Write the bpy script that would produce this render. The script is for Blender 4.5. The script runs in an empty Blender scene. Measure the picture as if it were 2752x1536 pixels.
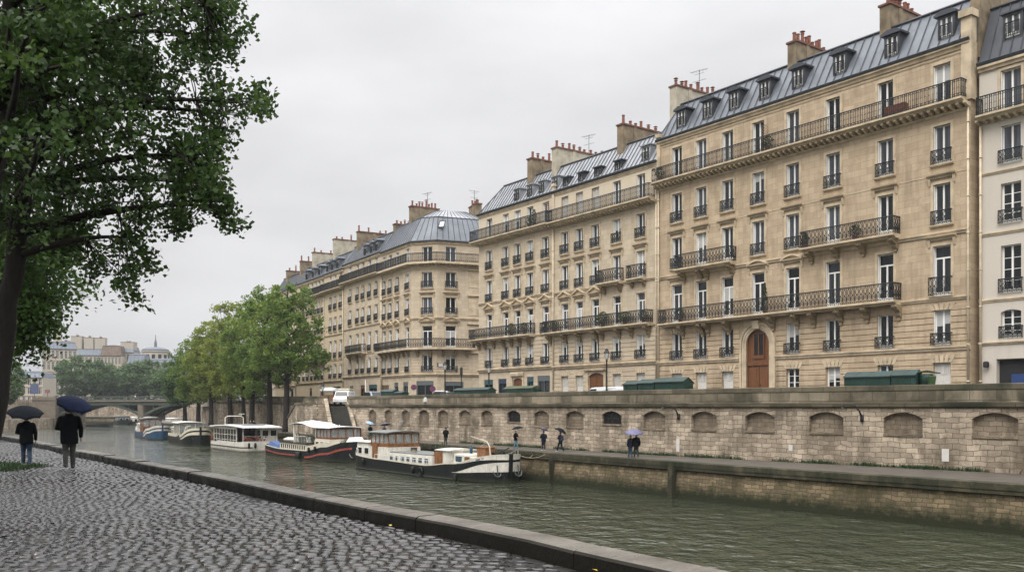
import bpy, bmesh, math, random
import numpy as np
from mathutils import Vector, Matrix
random.seed(7)
RNG = np.random.default_rng(11)
scene = bpy.context.scene
C = scene.collection
R = math.radians
PI = math.pi

# ---------------------------------------------------------------- camera
EYE = 1.85
FPX = 2457.0                      # focal length in photo pixels (2752 wide)
CX, HY = 1376.0, 1093.0           # principal column and horizon row
cam_data = bpy.data.cameras.new('camera')
cam = bpy.data.objects.new('camera', cam_data)
C.objects.link(cam)
cam.location = (0, 0, EYE)
cam.rotation_euler = (R(90), 0, 0)
cam_data.sensor_width = 36
cam_data.lens = 36 * FPX / 2752
cam_data.shift_y = (HY - 768) / 2752
cam_data.clip_start = 0.1
cam_data.clip_end = 6000
scene.camera = cam

# ---------------------------------------------------------------- world
SUN_EL, SUN_AZ = R(52), R(205)    # azimuth measured clockwise from +Y
world = bpy.data.worlds.new('World')
scene.world = world
world.use_nodes = True
nt = world.node_tree
nt.nodes.clear()
out = nt.nodes.new('ShaderNodeOutputWorld')
bg = nt.nodes.new('ShaderNodeBackground')
sky = nt.nodes.new('ShaderNodeTexSky')
sky.sky_type = 'NISHITA'
sky.sun_disc = False
sky.sun_elevation = SUN_EL
sky.sun_rotation = SUN_AZ
sky.air_density = 2.0
sky.dust_density = 6.0
tc = nt.nodes.new('ShaderNodeTexCoord')
sep = nt.nodes.new('ShaderNodeSeparateXYZ')
nt.links.new(tc.outputs['Generated'], sep.inputs[0])
# overcast dome: brighter towards the zenith
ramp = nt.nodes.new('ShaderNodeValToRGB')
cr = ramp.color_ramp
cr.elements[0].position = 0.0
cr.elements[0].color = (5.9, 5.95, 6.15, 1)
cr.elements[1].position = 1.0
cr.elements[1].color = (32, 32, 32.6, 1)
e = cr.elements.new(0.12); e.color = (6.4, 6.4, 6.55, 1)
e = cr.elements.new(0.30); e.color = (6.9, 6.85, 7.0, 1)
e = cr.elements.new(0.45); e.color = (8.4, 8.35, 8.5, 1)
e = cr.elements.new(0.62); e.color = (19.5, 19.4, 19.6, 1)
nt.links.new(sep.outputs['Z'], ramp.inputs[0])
mp = nt.nodes.new('ShaderNodeMapping')
mp.inputs['Scale'].default_value = (1.6, 1.0, 4.2)
mp.inputs['Rotation'].default_value = (0, R(24), 0)
nt.links.new(tc.outputs['Generated'], mp.inputs[0])
cn = nt.nodes.new('ShaderNodeTexNoise')
cn.inputs['Scale'].default_value = 1.9
cn.inputs['Detail'].default_value = 5
cn.inputs['Roughness'].default_value = 0.5
nt.links.new(mp.outputs[0], cn.inputs['Vector'])
mr = nt.nodes.new('ShaderNodeMapRange')
mr.inputs['From Min'].default_value = 0.33
mr.inputs['From Max'].default_value = 0.66
mr.inputs['To Min'].default_value = 0.88
mr.inputs['To Max'].default_value = 1.10
nt.links.new(cn.outputs[0], mr.inputs['Value'])
mul = nt.nodes.new('ShaderNodeVectorMath'); mul.operation = 'SCALE'
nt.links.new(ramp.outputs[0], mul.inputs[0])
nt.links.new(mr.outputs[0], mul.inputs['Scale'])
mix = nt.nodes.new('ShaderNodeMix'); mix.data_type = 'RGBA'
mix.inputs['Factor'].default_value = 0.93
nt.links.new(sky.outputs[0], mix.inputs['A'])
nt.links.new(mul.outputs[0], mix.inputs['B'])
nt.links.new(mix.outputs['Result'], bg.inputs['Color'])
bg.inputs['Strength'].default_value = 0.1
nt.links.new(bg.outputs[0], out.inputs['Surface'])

# ---------------------------------------------------------------- sun (through the overcast)
sd = bpy.data.lights.new('sun', 'SUN')
sd.energy = 1.5
sd.angle = R(28)
sd.color = (1.0, 0.96, 0.9)
sun = bpy.data.objects.new('sun', sd)
C.objects.link(sun)
sdir = Vector((math.sin(SUN_AZ) * math.cos(SUN_EL), math.cos(SUN_AZ) * math.cos(SUN_EL), math.sin(SUN_EL)))
sun.rotation_euler = (-sdir).to_track_quat('-Z', 'Y').to_euler()
sun.location = (0, -20, 60)

vs = scene.view_settings
vs.view_transform = 'Standard'
vs.look = 'None'
vs.exposure = 0.33
vs.gamma = 1.0
vs.use_curve_mapping = False
scene.cycles.max_bounces = 6
scene.cycles.transparent_max_bounces = 8
scene.cycles.volume_bounces = 0
scene.cycles.caustics_reflective = False
scene.cycles.caustics_refractive = False

# ---------------------------------------------------------------- photo geometry helpers
def gp(x, y, z=0.0):
    """world point on the level plane z seen at photo pixel x, y"""
    Y = (EYE - z) * FPX / (y - HY)
    return ((x - CX) / FPX * Y, Y, z)

def at(x, y, Y):
    return ((x - CX) / FPX * Y, Y, EYE - (y - HY) * Y / FPX)

def px2s(P, d, x):
    """distance along the plan line P + s d at photo column x"""
    u = (x - CX) / FPX
    return (P[0] - u * P[1]) / (u * d[1] - d[0])

# ---------------------------------------------------------------- materials
def new_mat(name):
    m = bpy.data.materials.new(name)
    m.use_nodes = True
    return m, m.node_tree, m.node_tree.nodes['Principled BSDF']

def N(nt, kind, **kw):
    n = nt.nodes.new(kind)
    for k, v in kw.items():
        if k in n.inputs.keys():
            n.inputs[k].default_value = v
        else:
            setattr(n, k, v)
    return n

def rgb(c, a=1):
    return (c[0], c[1], c[2], a)

def mixc(nt, fac, a, b, blend='MIX'):
    m = nt.nodes.new('ShaderNodeMix')
    m.data_type = 'RGBA'
    m.blend_type = blend
    for sock, v in (('Factor', fac), ('A', a), ('B', b)):
        if isinstance(v, (int, float)):
            m.inputs[sock].default_value = v
        elif isinstance(v, tuple):
            m.inputs[sock].default_value = rgb(v)
        else:
            nt.links.new(v, m.inputs[sock])
    return m.outputs['Result']

def rampv(nt, src, p0, p1, v0=0.0, v1=1.0):
    m = nt.nodes.new('ShaderNodeMapRange')
    nt.links.new(src, m.inputs['Value'])
    m.inputs['From Min'].default_value = p0
    m.inputs['From Max'].default_value = p1
    m.inputs['To Min'].default_value = v0
    m.inputs['To Max'].default_value = v1
    return m.outputs[0]

def noise(nt, vec, scale, detail=4, rough=0.55):
    n = nt.nodes.new('ShaderNodeTexNoise')
    n.inputs['Scale'].default_value = scale
    n.inputs['Detail'].default_value = detail
    n.inputs['Roughness'].default_value = rough
    if vec is not None:
        nt.links.new(vec, n.inputs['Vector'])
    return n.outputs[0]

def mapped(nt, vec, scale=(1, 1, 1), rot=(0, 0, 0), loc=(0, 0, 0)):
    m = nt.nodes.new('ShaderNodeMapping')
    m.inputs['Scale'].default_value = scale
    m.inputs['Rotation'].default_value = rot
    m.inputs['Location'].default_value = loc
    nt.links.new(vec, m.inputs['Vector'])
    return m.outputs[0]

def bump(nt, bsdf, src, strength=0.3, dist=0.02):
    b = nt.nodes.new('ShaderNodeBump')
    b.inputs['Strength'].default_value = strength
    b.inputs['Distance'].default_value = dist
    nt.links.new(src, b.inputs['Height'])
    nt.links.new(b.outputs[0], bsdf.inputs['Normal'])

def objvec(nt):
    return nt.nodes.new('ShaderNodeTexCoord').outputs['Object']

def plain(name, col, rough=0.6, metal=0.0, var=0.12, scale=3.0, spec=0.5):
    m, t, b = new_mat(name)
    v = objvec(t)
    n = noise(t, v, scale, 4)
    f = rampv(t, n, 0.3, 0.7)
    dark = tuple(c * (1 - var) for c in col)
    light = tuple(min(1, c * (1 + var)) for c in col)
    t.links.new(mixc(t, f, dark, light), b.inputs['Base Color'])
    b.inputs['Roughness'].default_value = rough
    b.inputs['Metallic'].default_value = metal
    b.inputs['Specular IOR Level'].default_value = spec
    return m

def masonry(name, col, col2, mortar, bw, bh, mort=0.012, ang=None, stain=0.35, stain_col=(0.09, 0.075, 0.05), rough=0.85,
            msmooth=0.1, bstr=0.35, stain_scale=0.35, warp=0.0, moss=None, lo=0.5, hi=0.72, streak=3.2, blotch=None):
    """block work laid in the object's x-z plane (or along plan angle ang)"""
    m, t, b = new_mat(name)
    v = objvec(t)
    if ang is not None:
        v = mapped(t, v, rot=(0, 0, ang))
    s = N(t, 'ShaderNodeSeparateXYZ'); t.links.new(v, s.inputs[0])
    cmb = N(t, 'ShaderNodeCombineXYZ')
    t.links.new(s.outputs['X'], cmb.inputs['X']); t.links.new(s.outputs['Z'], cmb.inputs['Y'])
    vec = cmb.outputs[0]
    if warp:
        nn = N(t, 'ShaderNodeTexNoise'); nn.inputs['Scale'].default_value = 1.3; nn.inputs['Detail'].default_value = 3
        t.links.new(vec, nn.inputs['Vector'])
        sb = N(t, 'ShaderNodeVectorMath', operation='SUBTRACT'); t.links.new(nn.outputs[1], sb.inputs[0]); sb.inputs[1].default_value = (0.5, 0.5, 0.5)
        sc = N(t, 'ShaderNodeVectorMath', operation='SCALE'); t.links.new(sb.outputs[0], sc.inputs[0]); sc.inputs['Scale'].default_value = warp
        ad = N(t, 'ShaderNodeVectorMath', operation='ADD'); t.links.new(vec, ad.inputs[0]); t.links.new(sc.outputs[0], ad.inputs[1])
        vec = ad.outputs[0]
    br = N(t, 'ShaderNodeTexBrick')
    t.links.new(vec, br.inputs['Vector'])
    br.inputs['Color1'].default_value = rgb(col)
    br.inputs['Color2'].default_value = rgb(col2)
    br.inputs['Mortar'].default_value = rgb(mortar)
    br.inputs['Scale'].default_value = 1.0
    br.inputs['Mortar Size'].default_value = mort
    br.inputs['Mortar Smooth'].default_value = msmooth
    br.inputs['Bias'].default_value = 0.0
    br.inputs['Brick Width'].default_value = bw
    br.inputs['Row Height'].default_value = bh
    c = br.outputs['Color']
    big = noise(t, v, stain_scale, 6, 0.62)
    fine = noise(t, v, 14, 5, 0.65)
    c = mixc(t, rampv(t, fine, 0.3, 0.75, 0.0, 0.35), c, (col[0] * 0.55, col[1] * 0.53, col[2] * 0.5))
    sv = mapped(t, v, scale=(streak, streak, 0.35))
    st = noise(t, sv, 0.5, 5, 0.6)
    mm = N(t, 'ShaderNodeMath', operation='MULTIPLY')
    t.links.new(rampv(t, st, lo, hi), mm.inputs[0]); t.links.new(rampv(t, big, 0.35, 0.65), mm.inputs[1])
    m2 = N(t, 'ShaderNodeMath', operation='MULTIPLY'); t.links.new(mm.outputs[0], m2.inputs[0]); m2.inputs[1].default_value = stain
    c = mixc(t, m2.outputs[0], c, stain_col)
    if blotch:
        bn = noise(t, v, 0.9, 6, 0.7)
        c = mixc(t, rampv(t, bn, 0.5, 0.68, 0, blotch[1]), c, blotch[0])
    if moss:
        mcol, z0, z1, amt = moss       # growth near the water line: z0 full .. z1 none
        g = rampv(t, s.outputs['Z'], z0, z1, 1.0, 0.0)
        mn = noise(t, v, 2.2, 6, 0.7)
        ma = N(t, 'ShaderNodeMath', operation='ADD'); t.links.new(g, ma.inputs[0]); t.links.new(mn, ma.inputs[1])
        c = mixc(t, rampv(t, ma.outputs[0], 0.62, 1.15, 0, amt), c, mcol)
    t.links.new(c, b.inputs['Base Color'])
    b.inputs['Roughness'].default_value = rough
    b.inputs['Specular IOR Level'].default_value = 0.25
    h = N(t, 'ShaderNodeMath', operation='MULTIPLY_ADD')
    t.links.new(br.outputs['Fac'], h.inputs[0]); h.inputs[1].default_value = -1.0
    t.links.new(fine, h.inputs[2])
    bump(t, b, h.outputs[0], bstr, 0.03)
    return m

M = {}
ST = (0.50, 0.385, 0.235)
M['facade'] = masonry('facade_limestone', (0.56, 0.445, 0.31), (0.445, 0.345, 0.235), (0.31, 0.235, 0.155), 1.05, 0.52, 0.012, stain=0.6, stain_col=(0.17, 0.125, 0.085), bstr=0.2, stain_scale=0.22, blotch=((0.30, 0.225, 0.15), 0.6), lo=.44, hi=.66)
M['facade_light'] = masonry('facade_limestone_light', (0.60, 0.50, 0.355), (0.56, 0.46, 0.32), (0.44, 0.36, 0.25), 1.05, 0.52, 0.010, stain=0.30, stain_col=(0.25, 0.19, 0.12), bstr=0.15, stain_scale=0.22)
M['facade_mid'] = masonry('facade_limestone_mid', (0.60, 0.51, 0.385), (0.49, 0.41, 0.305), (0.38, 0.30, 0.21), 1.05, 0.52, 0.012, stain=0.45, blotch=((0.38, 0.29, 0.19), 0.4), stain_col=(0.21, 0.155, 0.095), bstr=0.2, stain_scale=0.22)
M['trim'] = plain('carved_stone', (0.50, 0.41, 0.29), 0.85, var=0.28, scale=1.2, spec=0.2)
M['trim_dark'] = plain('weathered_stone', (0.30, 0.235, 0.15), 0.9, var=0.35, scale=1.5, spec=0.2)
M['plaster'] = masonry('white_plaster', (0.60, 0.55, 0.48), (0.59, 0.54, 0.47), (0.59, 0.54, 0.47), 3, 3, 0.001, stain=0.25, stain_col=(0.33, 0.29, 0.24), bstr=0.05)
M['plaster_trim'] = plain('pale_plaster_trim', (0.55, 0.50, 0.42), 0.85, var=0.15, spec=0.2)
M['cream'] = masonry('cream_render', (0.64, 0.55, 0.42), (0.63, 0.54, 0.41), (0.62, 0.53, 0.4), 3, 3, 0.001, stain=0.3, stain_col=(0.35, 0.28, 0.19), bstr=0.05)
M['chimney'] = plain('chimney_render', (0.22, 0.175, 0.12), 0.95, var=0.4, scale=1.1, spec=0.1)
M['chimney_pale'] = plain('pale_chimney_render', (0.42, 0.38, 0.30), 0.95, var=0.28, scale=0.9, spec=0.1)
M['chimney_cap'] = plain('chimney_cap_brick', (0.16, 0.07, 0.045), 0.9, var=0.3)
M['terracotta'] = plain('terracotta', (0.21, 0.08, 0.05), 0.8, var=0.3)
M['iron'] = plain('black_iron', (0.009, 0.011, 0.012), 0.6, 0.0, var=0.3)
M['white'] = plain('white_paint', (0.82, 0.81, 0.78), 0.5, var=0.06)
M['offwhite'] = plain('aged_white_paint', (0.58, 0.56, 0.52), 0.6, var=0.1)
M['pipe'] = plain('cream_pipe_paint', (0.56, 0.47, 0.34), 0.6, var=0.15)
M['pipe_dark'] = plain('rusty_pipe', (0.13, 0.07, 0.04), 0.7, var=0.4)
M['dark'] = plain('dark_interior', (0.012, 0.012, 0.012), 0.8)

def oak_mat():
    m, t, b = new_mat('varnished_oak')
    v = mapped(t, objvec(t), scale=(14, 14, 0.8))
    n = noise(t, v, 1.0, 5)
    t.links.new(mixc(t, rampv(t, n, 0.3, 0.7), (0.085, 0.030, 0.011), (0.20, 0.080, 0.027)), b.inputs['Base Color'])
    b.inputs['Roughness'].default_value = 0.45
    return m
M['oak'] = oak_mat()

def zinc_mat(name, col, rough=0.42):
    m, t, b = new_mat(name)
    v = objvec(t)
    n = noise(t, v, 0.5, 5, 0.6)
    n2 = noise(t, mapped(t, v, scale=(5, 5, 0.6)), 1.0, 4)
    c = mixc(t, rampv(t, n, 0.3, 0.7), tuple(x * 0.72 for x in col), tuple(x * 1.2 for x in col))
    c = mixc(t, rampv(t, n2, 0.55, 0.75, 0, 0.35), c, (0.07, 0.07, 0.07))
    t.links.new(c, b.inputs['Base Color'])
    b.inputs['Metallic'].default_value = 0.15
    b.inputs['Roughness'].default_value = rough
    return m
M['zinc'] = zinc_mat('zinc_roof', (0.135, 0.150, 0.172), 0.48)
M['zinc_light'] = zinc_mat('pale_zinc_roof', (0.30, 0.315, 0.335), 0.45)
M['slate'] = zinc_mat('slate_roof', (0.05, 0.055, 0.066), 0.5)
M['seam'] = plain('roof_seam', (0.045, 0.05, 0.058), 0.5, 0.3)

def pane_mat(name, base, lo, hi):
    m, t, b = new_mat(name)
    oi = t.nodes.new('ShaderNodeObjectInfo')
    f = rampv(t, oi.outputs['Random'], 0.25, 1.0)
    v = objvec(t)
    n = noise(t, mapped(t, v, scale=(6, 6, 0.5)), 1.0, 3)
    f2 = N(t, 'ShaderNodeMath', operation='MULTIPLY'); t.links.new(f, f2.inputs[0]); t.links.new(rampv(t, n, 0.35, 0.6, 0.4, 1), f2.inputs[1])
    t.links.new(mixc(t, f2.outputs[0], lo, hi), b.inputs['Base Color'])
    b.inputs['Roughness'].default_value = 0.06
    b.inputs['IOR'].default_value = 1.45
    b.inputs['Specular IOR Level'].default_value = 0.4
    return m
M['glass'] = pane_mat('window_glass', None, (0.004, 0.005, 0.006), (0.11, 0.12, 0.14))  # paler tint imitates sky reflected in the panes, and curtains behind
M['glass_dark'] = pane_mat('dark_window_glass', None, (0.008, 0.010, 0.010), (0.03, 0.034, 0.036))
M['curtain'] = plain('net_curtain', (0.42, 0.42, 0.41), 0.9, var=0.1)

# ---------------------------------------------------------------- mesh builder
class MB:
    def __init__(s):
        s.v = []; s.f = []; s.mi = []; s.cur = 0
    def add(s, vs, fs):
        o = len(s.v)
        s.v.extend(vs)
        for f in fs:
            s.f.append([i + o for i in f]); s.mi.append(s.cur)
        return s
    def mat(s, i):
        s.cur = i; return s
    def quad(s, a, b, c, d):
        return s.add([a, b, c, d], [(0, 1, 2, 3)])
    def poly(s, pts):
        return s.add(list(pts), [tuple(range(len(pts)))])
    def box(s, x0, x1, y0, y1, z0, z1):
        v = [(x, y, z) for z in (z0, z1) for y in (y0, y1) for x in (x0, x1)]
        return s.add(v, [(0, 2, 3, 1), (4, 5, 7, 6), (0, 1, 5, 4), (2, 6, 7, 3), (0, 4, 6, 2), (1, 3, 7, 5)])
    def hexa(s, b, t):
        """b, t: four corners each, counter-clockwise seen from above"""
        return s.add(list(b) + list(t), [(3, 2, 1, 0), (4, 5, 6, 7), (0, 1, 5, 4), (1, 2, 6, 5), (2, 3, 7, 6), (3, 0, 4, 7)])
    def tube(s, pts, r, n=6, caps=True):
        if isinstance(r, (int, float)): r = [r] * len(pts)
        P = [Vector(p) for p in pts]
        rings = []
        up = Vector((0, 0, 1))
        o = len(s.v)
        prev = None
        for i, p in enumerate(P):
            if i == 0: d = P[1] - P[0]
            elif i == len(P) - 1: d = P[-1] - P[-2]
            else: d = P[i + 1] - P[i - 1]
            if d.length < 1e-9: d = Vector((0, 0, 1))
            d.normalize()
            if prev is None:
                a = d.cross(up)
                if a.length < 1e-3: a = d.cross(Vector((1, 0, 0)))
            else:
                a = prev - d * prev.dot(d)
                if a.length < 1e-4: a = d.cross(up)
            a.normalize(); prev = a
            b = d.cross(a)
            for k in range(n):
                q = 2 * PI * k / n
                w = p + (a * math.cos(q) + b * math.sin(q)) * r[i]
                s.v.append((w.x, w.y, w.z))
        for i in range(len(P) - 1):
            for k in range(n):
                k2 = (k + 1) % n
                s.f.append([o + i * n + k, o + i * n + k2, o + (i + 1) * n + k2, o + (i + 1) * n + k]); s.mi.append(s.cur)
        if caps:
            s.f.append([o + k for k in range(n)][::-1]); s.mi.append(s.cur)
            s.f.append([o + (len(P) - 1) * n + k for k in range(n)]); s.mi.append(s.cur)
        return s
    def bar(s, a, b, w):
        return s.tube([a, b], w, 4)
    def lathe(s, prof, c=(0, 0, 0), n=12, caps=True):
        """prof: (radius, z)"""
        o = len(s.v)
        for r, z in prof:
            for k in range(n):
                q = 2 * PI * k / n
                s.v.append((c[0] + r * math.cos(q), c[1] + r * math.sin(q), c[2] + z))
        for i in range(len(prof) - 1):
            for k in range(n):
                k2 = (k + 1) % n
                s.f.append([o + i * n + k, o + i * n + k2, o + (i + 1) * n + k2, o + (i + 1) * n + k]); s.mi.append(s.cur)
        if caps:
            s.f.append([o + k for k in range(n)][::-1]); s.mi.append(s.cur)
            s.f.append([o + (len(prof) - 1) * n + k for k in range(n)]); s.mi.append(s.cur)
        return s
    def extr(s, prof, x0, x1):
        """profile of (y, z) pushed along x"""
        n = len(prof)
        v = [(x0, y, z) for y, z in prof] + [(x1, y, z) for y, z in prof]
        fs = [(i, (i + 1) % n, n + (i + 1) % n, n + i) for i in range(n)]
        fs += [tuple(range(n))[::-1], tuple(range(n, 2 * n))]
        return s.add(v, fs)
    def xyprism(s, pts, y0, y1):
        """outline of (x, z) pushed from y0 to y1"""
        n = len(pts)
        v = [(x, y0, z) for x, z in pts] + [(x, y1, z) for x, z in pts]
        fs = [(i, (i + 1) % n, n + (i + 1) % n, n + i) for i in range(n)]
        fs += [tuple(range(n))[::-1], tuple(range(n, 2 * n))]
        return s.add(v, fs)
    def mesh(s, name, mats, smooth=False, fix=True):
        me = bpy.data.meshes.new(name)
        me.from_pydata(s.v, [], s.f)
        if not isinstance(mats, (list, tuple)): mats = [mats]
        for m in mats: me.materials.append(m)
        if any(s.mi): me.polygons.foreach_set('material_index', s.mi)
        if fix:
            bm = bmesh.new(); bm.from_mesh(me)
            bmesh.ops.recalc_face_normals(bm, faces=bm.faces)
            bm.to_mesh(me); bm.free()
        if smooth: me.polygons.foreach_set('use_smooth', [True] * len(me.polygons))
        me.update()
        return me
    def build(s, name, mats, parent=None, smooth=False, fix=True, loc=None):
        o = bpy.data.objects.new(name, s.mesh(name, mats, smooth, fix))
        C.objects.link(o)
        if parent is not None: o.parent = parent
        if loc is not None: o.location = loc
        return o

def inst(name, me, parent=None, loc=(0, 0, 0), rotz=0, scale=None):
    o = bpy.data.objects.new(name, me)
    C.objects.link(o)
    if parent is not None: o.parent = parent
    o.location = loc
    o.rotation_euler = (0, 0, rotz)
    if scale: o.scale = scale
    return o

def tag(o, label, cat, group=None, kind=None):
    o['label'] = label; o['category'] = cat
    if group: o['group'] = group
    if kind: o['kind'] = kind
    return o

def empty(name, label, cat, loc=(0, 0, 0), rotz=0, group=None):
    o = bpy.data.objects.new(name, None)
    o.empty_display_size = 0.3
    C.objects.link(o)
    o.location = loc; o.rotation_euler = (0, 0, rotz)
    return tag(o, label, cat, group)

def struct(o):
    o['kind'] = 'structure'
    return o

def np_mesh(name, verts, faces, mat, smooth=False, attr=None):
    """bulk mesh from arrays; faces all with the same number of corners"""
    me = bpy.data.meshes.new(name)
    nv, nf, k = len(verts), len(faces), faces.shape[1]
    me.vertices.add(nv)
    me.vertices.foreach_set('co', np.ascontiguousarray(verts, dtype=np.float32).ravel())
    me.loops.add(nf * k)
    me.loops.foreach_set('vertex_index', np.ascontiguousarray(faces, dtype=np.int32).ravel())
    me.polygons.add(nf)
    me.polygons.foreach_set('loop_start', np.arange(0, nf * k, k, dtype=np.int32))
    me.polygons.foreach_set('loop_total', np.full(nf, k, dtype=np.int32))
    me.update(calc_edges=True)
    me.validate()
    me.materials.append(mat)
    if smooth: me.polygons.foreach_set('use_smooth', np.ones(nf, dtype=bool))
    if attr is not None:
        a = me.attributes.new('tint', 'FLOAT', 'POINT')
        a.data.foreach_set('value', np.ascontiguousarray(attr, dtype=np.float32))
    return me
# ================================================================ facade kit
ZB = 2.1                                        # street level beside the buildings

def rail(mb, a, b, z0, z1, style='scroll', cell=0.36):
    """wrought iron between plan points a and b"""
    ax, ay = a; bx, by = b
    L = math.hypot(bx - ax, by - ay)
    def P(s, z): return (ax + (bx - ax) * s / L, ay + (by - ay) * s / L, z)
    H = z1 - z0
    mb.tube([P(0, z1), P(L, z1)], 0.045, 4)
    mb.tube([P(0, z0 + 0.07), P(L, z0 + 0.07)], 0.022, 4)
    n = max(1, round(L / cell)); c = L / n
    r = 0.026
    if style == 'scroll':
        mb.tube([P(0, z1 - 0.13), P(L, z1 - 0.13)], 0.016, 3)
        for i in range(n + 1):
            mb.tube([P(i * c, z0), P(i * c, z1)], 0.028, 3, False)
        h0, h1 = z0 + 0.09, z1 - 0.14
        hh = h1 - h0
        for i in range(n):
            m = (i + 0.5) * c
            def ring(cz, rx, rz, k=7, ph=0.0):
                pts = [P(m + rx * math.cos(ph + 2 * PI * j / k), cz + rz * math.sin(ph + 2 * PI * j / k)) for j in range(k + 1)]
                mb.tube(pts, r, 3, False)
            ring(h0 + hh * 0.28, c * 0.40, hh * 0.27)
            ring(h0 + hh * 0.28, c * 0.17, hh * 0.12, 5)
            ring(h0 + hh * 0.76, c * 0.33, hh * 0.22)
            ring(h0 + hh * 0.53, c * 0.13, hh * 0.08, 4)
            ring(z1 - 0.07, c * 0.2, 0.05, 4)
    elif style == 'bars':
        n = max(1, round(L / 0.15)); c = L / n
        for i in range(n + 1):
            mb.tube([P(i * c, z0), P(i * c, z1)], 0.029 if i % 6 else 0.042, 3, False)
        mb.tube([P(0, z1 - 0.17), P(L, z1 - 0.17)], 0.018, 3)
        mb.tube([P(0, z0 + 0.24), P(L, z0 + 0.24)], 0.018, 3)
        for i in range(n):
            m = (i + 0.5) * c
            if i % 2 == 0:
                for cz in (z1 - 0.085, z0 + 0.155):
                    mb.tube([P(m + 0.06 * math.cos(2 * PI * j / 5), cz + 0.06 * math.sin(2 * PI * j / 5)) for j in range(6)], 0.02, 3, False)
        for i in range(0, n, 2):
            m = (i + 0.5) * c
            mb.tube([P(m - c / 2, z0 + H * 0.45), P(m, z0 + H * 0.56), P(m + c / 2, z0 + H * 0.45)], 0.012, 3, False)
    elif style == 'far':
        n = max(1, round(L / 0.3)); c = L / n
        for i in range(n + 1):
            mb.tube([P(i * c, z0), P(i * c, z1)], 0.03, 3, False)
        for i in range(n):
            m = (i + 0.5) * c
            mb.tube([P(m - c * .4, z0 + H * .3), P(m, z0 + H * .55), P(m + c * .4, z0 + H * .3), P(m, z0 + H * .12), P(m - c * .4, z0 + H * .3)], 0.022, 3, False)
            mb.tube([P(m - c * .4, z0 + H * .8), P(m + c * .4, z0 + H * .65)], 0.022, 3, False)

_cache = {}
def cached(key, fn):
    if key not in _cache: _cache[key] = fn()
    return _cache[key]

def win_mesh(w, h, kind):
    """timber frame; origin bottom centre of the opening, in the plane of the frame"""
    def mk():
        mb = MB(); a = w / 2
        f = 0.075
        mb.box(-a, -a + f, 0, 0.09, 0, h); mb.box(a - f, a, 0, 0.09, 0, h)
        mb.box(-a + f, a - f, 0, 0.09, h - f, h); mb.box(-a + f, a - f, 0, 0.09, 0, f)
        zt = h - f
        if kind == 'transom':
            zt = h * 0.76
            mb.box(-a + f, a - f, -0.012, 0.09, zt - 0.06, zt + 0.05)
            for k in (-1, 1): mb.box(k * a * 0.5 - 0.0, k * a * 0.5 + 0.001, 0.05, 0.06, zt + 0.05, h - f) if False else None
        mb.box(-0.062, 0.062, -0.015, 0.088, f, zt - (0.06 if kind == 'transom' else 0))
        for sx in (-1, 1):                       # leaf stiles
            mb.box(sx * (a - f) - (0.045 if sx > 0 else 0), sx * (a - f) + (0.045 if sx < 0 else 0), 0.004, 0.075, f, zt - 0.06)
        mb.box(-a + f, a - f, 0.006, 0.074, f, f + 0.22)
        if kind in ('muntin', 'transom2'):
            for k in (1, 2, 3):
                z = f + (zt - f) * k / 4
                mb.box(-a + f, a - f, 0.01, 0.05, z - 0.02, z + 0.02)
        if kind in ('tall', 'transom'):          # folded shutter leaves standing in the reveal
            mb.box(-a + 0.003, -a + 0.05, -0.21, -0.003, 0.04, h - 0.05)
            mb.box(a - 0.05, a - 0.003, -0.19, -0.003, 0.04, h - 0.05)
        return mb.mesh('window', M['white'])
    return cached(('w', w, h, kind), mk)

_wr = random.Random(77)
def pane_mesh(w, h, kind, mat='glass', blind=0):
    def mk():
        mb = MB(); a = w / 2 - 0.07
        z1 = h - 0.07
        zt = h * 0.76 if kind == 'transom' else z1
        # two leaves, not quite in one plane, plus the fanlight
        mb.hexa([(-a, 0.040, 0.08), (-0.05, 0.052, 0.08), (-0.05, 0.062, 0.08), (-a, 0.050, 0.08)], [(-a, 0.036, zt), (-0.05, 0.052, zt), (-0.05, 0.062, zt), (-a, 0.046, zt)])
        mb.hexa([(0.05, 0.052, 0.08), (a, 0.036, 0.08), (a, 0.046, 0.08), (0.05, 0.062, 0.08)], [(0.05, 0.046, zt), (a, 0.040, zt), (a, 0.050, zt), (0.05, 0.056, zt)])
        if kind == 'transom':
            mb.box(-a, a, 0.040, 0.052, zt + 0.05, z1)
        if blind:
            mb.mat(1); zb = zt - (zt - .08) * blind
            mb.box(-a, -0.065, 0.012, 0.034, zb, zt - .02); mb.box(0.065, a, 0.012, 0.034, zb + (.15 if blind < .5 else 0), zt - .02)
        return mb.mesh('pane', [M[mat], M['curtain']])
    return cached(('p', w, h, kind, mat, blind), mk)

def shutter_mesh(w, h):
    def mk():
        mb = MB(); a = w / 2
        for sx in (-1, 1):
            x0, x1 = (-a + 0.02, -0.008) if sx < 0 else (0.008, a - 0.02)
            mb.box(x0, x1, 0.03, 0.05, 0.02, h * 0.62)
            mb.box(x0, x0 + 0.07, 0, 0.045, h * 0.62, h - 0.02); mb.box(x1 - 0.07, x1, 0, 0.045, h * 0.62, h - 0.02)
            n = 4
            for k in range(1, n):
                xx = x0 + (x1 - x0) * k / n
                mb.box(xx - 0.025, xx + 0.025, 0.005, 0.045, h * 0.62, h - 0.1)
            mb.box(x0 + 0.07, x1 - 0.07, 0.002, 0.045, h - 0.1, h - 0.02)
            mb.box(x0 + 0.02, x1 - 0.02, 0.06, 0.07, h * 0.6, h - 0.03)
        return mb.mesh('shutter', M['offwhite'])
    return cached(('s', w, h), mk)

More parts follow.
